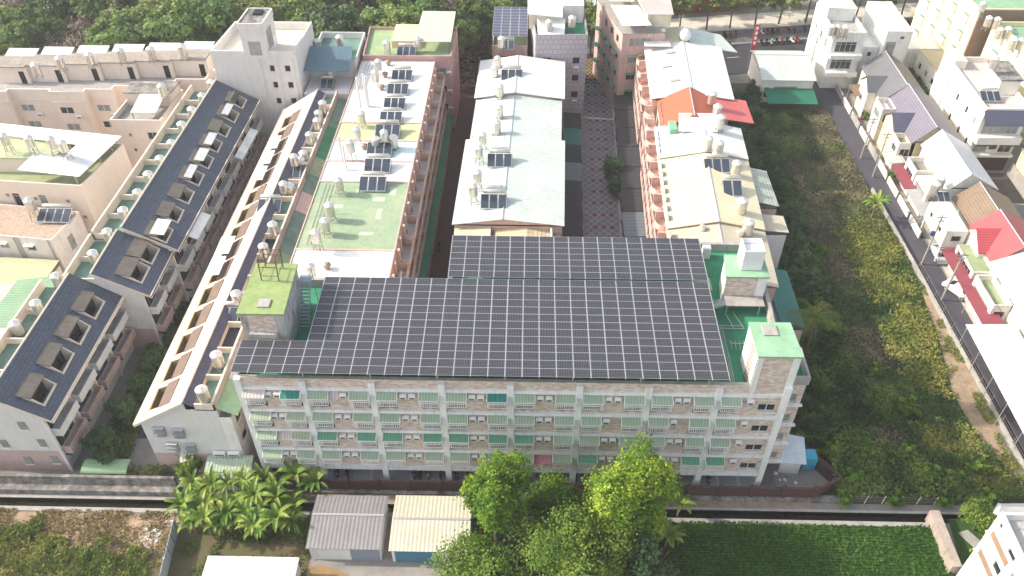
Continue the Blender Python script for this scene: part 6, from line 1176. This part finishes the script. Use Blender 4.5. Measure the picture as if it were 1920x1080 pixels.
# big dark shrubs along row five and the lot's west edge
WK = TreeKind(2.8, 5.0, 4200, .34, LD, 61, 10, .05, .12, .4)
k = 0
for y in np.arange(63, 139, 3.6):
    for dx in ((0, ) if y < 84 else (0, 3.2)): x = float(edge_w(np.array(y)))+2.4+dx+random.uniform(-.7, .7)+(.0 if y < 84 else (y-84)*.03); WK.place(x, y+random.uniform(-.8, .8), 'dark bushy tree on the west side of the lot, %s from near' % ordn(k), sc=random.uniform(.6, .95) if y > 84 else random.uniform(.45, .62), name='bushy_tree', group='bushy trees along the west side of the lot'); k += 1
# left dirt lot weeds
LW = leafmat('weed_leaves', '#3a5220', '#71823a', '#b3a968', .35, .3)
cover('tall_weeds', 'tall sunlit yellow-green weeds over the lower left lot', 90000, (-62, -38, 38, 50.2, lambda x, y, u: (fbm(x, y, 2.0, 41)+(47.6-y)*.13+(-48-x)*.03 > .45+.5*u)), lambda x, y: .2+1.3*fbm(x, y, 1.5, 42)*np.clip((51-y)/4, .15, 1), .19, LW, lambda x, y: .05+.9*fbm(x, y, 1.4, 43), 2.6, .4, 6, .6)
cover('dry_grass', 'sparse dry grass on the bare soil beside the ditch', 26000, (-62, -37.5, 44, 50.6, lambda x, y, u: fbm(x, y, 1.4, 44) > .3+.5*u), lambda x, y: .1+.2*smooth_noise(x, y, 1, 45), .16, leafmat('dry_grass_blades', '#6f6a40', '#94855c', '#b09d78', .4, .2), lambda x, y: .5+0*x, 1.8, .4, 7)
cover('plot_weeds', 'low weeds around the banana plants', 9000, (-36, -22, 42, 52.5, lambda x, y, u: smooth_noise(x, y, 1.4, 47) > .45+.2*u), lambda x, y: .15+.4*smooth_noise(x, y, 1, 48), .2, DW, lambda x, y: .5+0*x, 1.4, .6, 8)
cover('verge_weeds', 'patchy weeds on the sandy verge beside the lane', 22000, (47, 57, 54, 92, lambda x, y, u: (smooth_noise(x, y, 1.6, 57) > .5+.18*u) & (x > right_e(y)-1.5) & (x < 56.9)), lambda x, y: .1+.35*smooth_noise(x, y, 1, 58), .18, GY, lambda x, y: .4+0*x, 1.6, .5, 9)
cover('undergrowth', 'dark undergrowth below the trees of the grove', 14000, (-5, 15.6, 38, 51, lambda x, y, u: u < 2), lambda x, y: .3+1.2*smooth_noise(x, y, 1.6, 62), .3, DW, lambda x, y: .35+0*x, 1.3, .8, 10)
cover('courtyard_plants', 'dark planting along the courtyard between the terraces', 9000, (-49.2, -44.9, 56.2, 84, lambda x, y, u: x < -45.2+0*u), lambda x, y: .2+1.1*smooth_noise(x, y, 1.3, 64), .24, DW, lambda x, y: .55+0*x, 1.3, .7, 12)
cover('garden_weeds', 'green garden cover between the right-hand houses', 6000, (70.8, 75.2, 137, 152, lambda x, y, u: u < 2), lambda x, y: .3+1.0*smooth_noise(x, y, 1.6, 66), .3, DW, lambda x, y: .5+0*x, 1.3, .8, 13)
# woodland floor brush
cover('wood_brush', 'brush and low twigs under the wood', 30000, (-125, -4, 136, 200, lambda x, y, u: (y > 141.5) | (x < -95)), lambda x, y: .5+3.0*smooth_noise(x, y, 4, 71), .6, LB, lambda x, y: .35+.5*(smooth_noise(x, y, 5, 72)-.4), 1.3, .8, 14, .5)
# ---------------------------------------------------------------- rice field: rows of shoots
def rice():
    r = np.random.default_rng(77); xs_ = np.arange(15.6, 44.3, .11); ys_ = np.arange(41.0, 50.2, .34); X, Y = np.meshgrid(xs_, ys_); x = X.ravel()+r.normal(size=X.size)*.05; y = Y.ravel()+r.normal(size=X.size)*.05+.12*np.sin(X.ravel()*.3)+.25*smooth_noise(X.ravel(), Y.ravel(), 4, 15); kp = r.random(x.size) > .12+.5*(smooth_noise(x, y, .8, 16) > .86); x, y = x[kp], y[kp]
    h = .28+.1*smooth_noise(x, y, 1.5, 5); C = np.stack([x, y, h], 1); N = r.normal(size=(len(x), 3))*.5+np.array([0, -.5, .5]); me = quads_mesh('rice_plants', C, N, .19*r.uniform(.7, 1.4, len(x)), np.clip(.45+.5*(smooth_noise(x, y, 3, 6)-.5)+r.normal(size=len(x))*.12, 0, 1), leafmat('rice_leaves', '#2b4d14', '#3d661c', '#5f7f28', .2, .3), 2.2)
    o = bpy.data.objects.new('rice_plants', me); COL.objects.link(o); o['kind'] = 'stuff'; o['label'] = 'rows of young green rice filling the field at the lower right'
rice(); sheet('rice_field', [(15.4, 10), (44.8, 10), (44.8, 50.35), (15.4, 50.35)], .03, M('rice_soil', '#2c4a18', .9, .2, .6))
# ---------------------------------------------------------------- banana plants, coconut palm
BL = leafmat('banana_leaf', '#34561c', '#66862e', '#a8b458', .5, .32, .45); PL = leafmat('palm_leaflets', '#34501f', '#5d7434', '#96984e', .3, .3)
def blade(m, t, L, wd, az, el, droop, seg=7, base=(0, 0, 0), V=.18):
    d = Vector((cos(az), sin(az), 0)); s = Vector((-sin(az), cos(az), 0)); p = Vector(base); a = el; row = []
    for k in range(seg+1):
        f = k/seg; w_ = wd*(.35+1.3*f if f < .35 else 1.0)*math.sqrt(max(0.02, 1-((f-.45)/.56)**2)) if f > .02 else wd*.15
        row.append((p+s*w_/2+Vector((0, 0, V*w_)), p.copy(), p-s*w_/2+Vector((0, 0, V*w_)))); st = L/seg; p = p+(d*cos(a)+Vector((0, 0, sin(a))))*st; a -= droop/seg*(1+f)
    for k in range(seg): A, B = row[k], row[k+1]; m.poly([A[0], A[1], B[1], B[0]]); m.poly([A[1], A[2], B[2], B[1]]); t += [0, 0]
    return p
def leafobj(name, m, t, mat):
    me = bpy.data.meshes.new(name); me.from_pydata([tuple(v) for v in m.v], [], m.f); me.materials.append(mat); at = me.attributes.new('tint', 'FLOAT', 'FACE'); at.data.foreach_set('value', np.array(t, dtype=np.float32)); return me
def banana_meshes(seed):
    r = random.Random(seed); out = []; H = r.uniform(2.0, 3.0)
    for k in range(12):
        m = MB(); t = []; blade(m, t, r.uniform(1.9, 2.7), r.uniform(.42, .6), k*2.4+r.uniform(-.3, .3), r.uniform(.7, 1.45), r.uniform(.9, 2.0), base=(0, 0, H)); tv = r.uniform(.2, .9); out.append(leafobj('banana_leaf', m, [tv]*len(t), BL))
    m = MB(); m.tube((0, 0, 0), (0, 0, H+.1), .13, 8, .07); me = bpy.data.meshes.new('stem'); me.from_pydata(m.v, [], m.f); me.materials.append(M('banana_stem', '#7d8446', .7, .2, 3)); return out, me
BM = [banana_meshes(s) for s in (1, 2, 3, 4)]
def banana(x, y, label, sc=1.0, group='banana plants', k=None):
    ls, st = BM[random.randrange(4) if k is None else k]; th = thing('banana_plant', label, 'banana plant', (x, y, 0), group, random.uniform(0, 6)); th.scale = (sc,)*3
    for me in ls+[st]: o = bpy.data.objects.new(me.name.split('.')[0], me); COL.objects.link(o); o.parent = th
k = 0
r_ = random.Random(9)
for j in range(6):
    ni = -1
    for i in range(8):
        x = -36.0+i*1.9+r_.uniform(-.5, .5)+j*.2; y = 53.0-j*1.25+r_.uniform(-.4, .4)
        if x > -21.6 or (j > 3 and (x < -35 or x > -24)) or (x > -23 and j > 1) or (52.0 > y > 50.9): y += -.0
        if x > -22.2 and y < 51.6 or y < 46.6+abs(x+29)*.22 or abs(y-51.5) < .55: continue
        ni += 1; banana(x, y, 'banana plant in the clump by the grey shed, %s row back, %s along' % (ordn(j), ordn(ni),), r_.uniform(.85, 1.15)); k += 1
for i, (px, py, s) in enumerate(((1255, 915, 1.0), (1275, 945, .9), (1250, 1010, 1.0), (1262, 1000, .8), (1640, 390, 1.2))): x, y = P2(px, py, 2.2); banana(x, y, ['banana plant right of the grove, by the brick wall', 'second banana plant right of the grove, nearer the ditch', 'banana plant with a yellowing leaf at the rice field corner', 'short banana plant at the rice field corner', 'lone banana plant beside the lane'][i], s)
th = thing('coconut_palm', 'coconut palm with arching fronds beside the right end of the block', 'palm tree', (35.2, 73.2, 0)); m = MB(); pts_ = [(35.2, 73.2, 0), (35.35, 73.3, 3), (35.3, 73.6, 6), (35.1, 73.8, 8.6)]
for a, b_, r1, r2 in zip(pts_[:-1], pts_[1:], (.24, .2, .17), (.2, .17, .15)): m.tube(a, b_, r1, 9, r2)
m.build('trunk', BARK, th); r_ = random.Random(4)
for k in range(18):
    az = k*2.399+r_.uniform(-.2, .2); el = r_.uniform(.1, 1.1) if k > 4 else r_.uniform(.9, 1.3); L = r_.uniform(3.4, 4.3); p = Vector((0, 0, 0)); a = el; d = Vector((cos(az), sin(az), 0)); s = Vector((-sin(az), cos(az), 0)); m = MB(); t = []; seg = 22; prev = p.copy(); tv = r_.uniform(.25, .8)
    for q in range(seg):
        f = q/seg; a -= 1.9/seg*(.6+f); nx_ = prev+(d*cos(a)+Vector((0, 0, sin(a))))*(L/seg); ll = 1.0*math.sin(pi*min(.96, f*.85+.12)); up = Vector((0, 0, 1))
        for sg in (1, -1):
            dirv = (s*sg*.85+d*.45-up*.45*r_.uniform(.5, 1.3)).normalized(); wv = (nx_-prev)*.36; A = prev; m.poly([A-wv*.5, A+wv*.5, A+dirv*ll+wv*.15, A+dirv*ll-wv*.15]); t.append(tv+r_.uniform(-.1, .1))
        wv = s*.025; m.poly([prev-wv, prev+wv, nx_+wv, nx_-wv]); t.append(.8); prev = nx_
    o = bpy.data.objects.new('frond', leafobj('frond', m, t, PL)); COL.objects.link(o); o.parent = th; o.location = (-.1, .6, 8.6)
# ---------------------------------------------------------------- vehicles
def mk_scooter(paint):
    th = thing('motor_scooter', 'scooter', 'scooter', (0, 0, -70)); Z = -70
    for y in (-.62, .62): m = MB(); m.lathe((-.05, y, Z+.26), [(.18, 0), (.26, .01), (.26, .09), (.18, .1)], 12, axis='x'); m.build('wheel', RUBB, th)
    m = MB(); m.box(-.16, .16, -.8, .05, Z+.32, Z+.7); m.box(-.14, .14, .05, .42, Z+.25, Z+.33); m.slab([(-.2, .38, Z+.95), (.2, .38, Z+.95), (.16, .62, Z+.95), (-.16, .62, Z+.95)], .62); m.box(-.09, .09, .5, .82, Z+.46, Z+.56); m.build('body', paint, th)
    m = MB(); m.box(-.15, .15, -.78, .0, Z+.705, Z+.82); m.build('seat', RUBB, th); m = MB(); m.tube((-.33, .42, Z+1.02), (.33, .42, Z+1.02), .025, 6); m.tube((0, .46, Z+.9), (0, .42, Z+1.03), .04, 6)
    for x in (-.3, .3): m.tube((x, .42, Z+1.02), (x*1.1, .45, Z+1.2), .012, 4); m.box(x*1.1-.06, x*1.1+.06, .44, .46, Z+1.18, Z+1.26)
    m.build('handlebar', BLKP, th); m = MB(); m.box(-.08, .08, .61, .66, Z+.72, Z+.86); m.build('headlight', WHTP, th); return th
SC = [mk_scooter(p) for p in (BLKP, BLUP, REDP, WHTP, YELP)]; cn = ['black', 'blue', 'red', 'white', 'yellow']
def scoot(x, y, c, rz, label, group=None, z=.03):
    k = SC[c]
    if k.name in USED: o = dup(k, (x, y, z), rz, label)
    else: USED.add(k.name); o = k; o.location = (x, y, z); o.rotation_euler = (0, 0, rz); o['label'] = label
    o['group'] = group or 'scooters in the open parking under the block'
for i, (px, c, d) in enumerate(((556, 1, 0), (636, 0, 0), (654, 2, .2), (779, 1, .1), (792, 0, -.1), (807, 4, 0), (830, 1, .1), (858, 0, .3), (882, 3, 0), (998, 3, 0), (1019, 3, .2), (1047, 0, 0), (1084, 1, 0), (1331, 1, 0))):
    x, y = P2(px, 893, .5); scoot(x-.25, 56.0, c, d+(pi if i % 2 else 0), '%s scooter in the open parking, %s from the left' % (cn[c], ordn(i)), z=.06)
scoot(*P2(823, 463, .5), 0, 0, 'lone black scooter parked in the dark red alley', 'scooters in the alleys'); scoot(*P2(900, 128, .5), 3, 1.0, 'white scooter on the yellow box marking', 'scooters in the alleys'); scoot(*P2(817, 1040, .5), 0, .2, 'grey-black scooter beside the blue shed door', 'scooters in the alleys')
i = 0; r_ = random.Random(3)
for x in np.arange(33, 104, 1.15):
    if r_.random() < .2 or 44 < x < 47: continue
    scoot(x, ystreet(x)+4.6+r_.uniform(-.4, .4), r_.choice([0, 0, 0, 1, 2, 3]), pi/2*0+r_.uniform(-.3, .3), 'scooter in the long kerb row on the top street, %s from the left' % ordn(i), 'scooters parked along the top street'); i += 1
j = 0
for x in list(np.arange(38, 42, 1.1))+list(np.arange(48, 56, 1.1)): scoot(x, ystreet(x)+.2, r_.choice([0, 0, 3, 2]), r_.uniform(-.3, .3), 'scooter on the near kerb of the top street, %s from the left' % ordn(j), 'scooters on the near kerb'); j += 1
def car(label, x, y, rz, paint):
    th = thing('car', label, 'car', (x, y, 0), rz=0); m = MB(); W = .86
    prof = [(-2.1, .35), (-2.15, .75), (-1.9, .98), (-1.35, 1.02), (-.75, 1.42), (.55, 1.46), (1.45, 1.05), (2.05, .92), (2.12, .4)]
    def xf(px, py, pz): return (x+px*cos(rz)-py*sin(rz), y+px*sin(rz)+py*cos(rz), pz)
    n = len(prof); wd = [W*.93, W, W, W, W*.78, W*.78, W, W*.95, W*.9]
    L = [xf(wd[i], prof[i][0], prof[i][1]) for i in range(n)]; Rr = [xf(-wd[i], prof[i][0], prof[i][1]) for i in range(n)]
    for i in range(n-1): m.poly([L[i], L[i+1], Rr[i+1], Rr[i]][::-1])
    m.poly(L); m.poly(Rr[::-1]); m.poly([L[0], Rr[0], Rr[-1], L[-1]]); m.build('body', paint, th)
    g = MB()
    for a, b_ in ((3, 4), (5, 6)):
        q = []
        for i_, f in ((a, .12), (b_, .12)):
            pass
        def lerp(i0, i1, f, k): w0 = wd[i0]+(wd[i1]-wd[i0])*f; return xf(k*w0*.9, prof[i0][0]+(prof[i1][0]-prof[i0][0])*f, prof[i0][1]+(prof[i1][1]-prof[i0][1])*f+.012)
        g.poly([lerp(a, b_, .1, -1), lerp(a, b_, .92, -1), lerp(a, b_, .92, 1), lerp(a, b_, .1, 1)][::-1])
    g.build('windscreen', GLASS, th); g = MB()
    for k in (1, -1):
        q = [xf(k*(W+.004), -1.2, 1.0), xf(k*(W+.004), 1.2, 1.0), xf(k*(W*.8+.012), .5, 1.38), xf(k*(W*.8+.012), -.7, 1.36)]; g.poly(q if k > 0 else q[::-1])
    g.build('side_window', GLASS, th)
    for px in (-1.35, 1.35):
        for k in (1, -1): w_ = MB(); c1, c2 = xf(k*(W+.02), px, .31), xf(k*(W-.2), px, .31); w_.tube(c1, c2, .31, 14); wo = w_.build('wheel', RUBB, th); h_ = MB(); c3 = xf(k*(W+.03), px, .31); h_.tube(c3, c1, .18, 10); h_.build('hub', ALU, wo)
    for k in (.55, -.55): h_ = MB(); c1 = xf(k, 2.06, .72); h_.tube(c1, xf(k, 2.16, .72), .12, 8); h_.build('headlight', WHTP, th)
    return th
car('white hatchback parked beside the lane, half under the long maroon canopy', *P2(1797, 543, .7), radians(34), WHTP)
car('dark blue car parked between the grey cottage and the khaki shed', *P2(1731, 122, .7), radians(15), BLUP)
car('pale car under the blue-trimmed carport by the utility pole', 60.6, 95.8, 0, M('silver_paint', '#b5bcc0', .35, .03, 1))
car('white car parked at the near end of the carports on the patterned alley', 15.2, 95.2, 0, WHTP)
# ---------------------------------------------------------------- poles and wires
pl = []
for i, (x, y, h, lab) in enumerate(((56.6, 121.5, 8, 'slender grey utility pole, farthest along the lane'), (57.0, 116.0, 8.6, 'grey utility pole beside the pale canopy'), (57.6, 94.0, 9, 'wooden-grey utility pole with a blue transformer box'), (57.8, 86.4, 8.6, 'leaning pale utility pole beside the white car'), (54.6, 150.5, 8, 'utility pole at the street end of the lane'), (84.0, 166.5, 8.5, 'utility pole by the yellow block'))):
    th = thing('utility_pole', lab, 'utility pole', (x, y, 0)); MB().tube((x, y, 0), (x+.05, y, h), .15, 9, .1).build('shaft', WOODP, th); m = MB(); m.box(x-.7, x+.8, y-.05, y+.05, h-.5, h-.4); m.box(x-.5, x+.6, y-.05, y+.05, h-1.1, h-1.0); m.build('crossarm', STEELD, th); pl.append((x, y, h))
    if i == 2: MB().lathe((x-.35, y, 5.4), [(.2, 0), (.24, .05), (.24, .7), (.15, .8)], 10).build('transformer', BLUP, th)
for a, b_ in ((0, 1), (1, 2), (2, 3), (4, 0)):
    for dz in (.45, 1.05):
        A, B = pl[a], pl[b_]; m = MB(); pr_ = None
        for k in range(9): f = k/8; q = (A[0]+(B[0]-A[0])*f+.5, A[1]+(B[1]-A[1])*f, A[2]-dz+(B[2]-A[2])*f-1.2*f*(1-f)); (m.tube(pr_, q, .018, 4) if pr_ else 0); pr_ = q
        m.build('overhead_cable', BLKP, label='thin dark overhead cable strung between the %s and %s lane poles, %s line' % (ordn(a), ordn(b_), 'upper' if dz < 1 else 'lower'), cat='cable', loc=(A[0], A[1], A[2]))
A = pl[3]; m = MB(); pr_ = None
for k in range(15): f = k/14; q = (A[0]+(62-A[0])*f, A[1]+(50-A[1])*f, 8.2-2.6*f*(1-f)); (m.tube(pr_, q, .02, 4) if pr_ else 0); pr_ = q
m.build('overhead_cable', BLKP, label='long cable crossing above the very long white canopy', cat='cable', loc=A)
# planters, rubble and small clutter
r_ = random.Random(12); m = MB()
for i in range(150):
    x, y = r_.gauss(-39.0, 1.1), r_.gauss(47.6, 1.2); s = r_.uniform(.06, .2); x = min(x, -37.2); m.prism([(x+s*cos(a+r_.uniform(-.3, .3))*r_.uniform(.6, 1.2), y+s*sin(a)*r_.uniform(.6, 1.2)) for a in (0, 1.2, 2.5, 3.8, 5.0)], .02, .02+s*r_.uniform(.3, .9), r_.choice([0, 0, 1, 2]))
m.build('rubble', [CONC, M('broken_brick', '#a58a76', .9, .2, 2), PALE], kind='stuff', label='broken concrete and brick rubble beside the tin fence')
for i, (px, py) in enumerate(((1597, 165), (1612, 195), (1620, 215), (1640, 240), (1655, 270), (1700, 300), (1665, 330), (1790, 495))):
    x, y = P2(px, py, 1.0); x = max(x, 59.2); th = thing('potted_shrub', 'green shrub in a forecourt along the lane, %s from the street end' % ordn(i), 'shrub', (x, y, 0), 'forecourt shrubs along the lane'); th.scale = (.75,)*3; o = bpy.data.objects.new('foliage', VK); COL.objects.link(o); o.parent = th; MB().lathe((x, y, 0), [(.3, 0), (.42, .45), (.38, .5)], 9).build('pot', REDP, th)
for k in range(9): y = 100+k*5.1; x = 59.2+.0*k-(y-100)*.015; wallrun('low white garden wall along the lane, %s stretch from the near end' % ordn(k), [(x, y), (x-.06, y+4.4)], 1.2, .2, random.choice([WW, CONC, WHITE]), 'garden_wall', group='garden walls along the lane')
# ---------------------------------------------------------------- thin daylight haze round the whole place
hz = bpy.data.materials.new("haze_air"); hz.use_nodes = True; hn = hz.node_tree.nodes; hn.remove(hn["Principled BSDF"])
pv = hn.new("ShaderNodeVolumePrincipled"); pv.inputs["Color"].default_value = (.93, .94, .96, 1); pv.inputs["Density"].default_value = .00038; pv.inputs["Anisotropy"].default_value = .2
hz.node_tree.links.new(pv.outputs[0], hn["Material Output"].inputs["Volume"])
MB().box(-905, 905, -305, 2605, -2.7, 95).build('haze', hz, kind='stuff', label='thin pale haze filling the air')
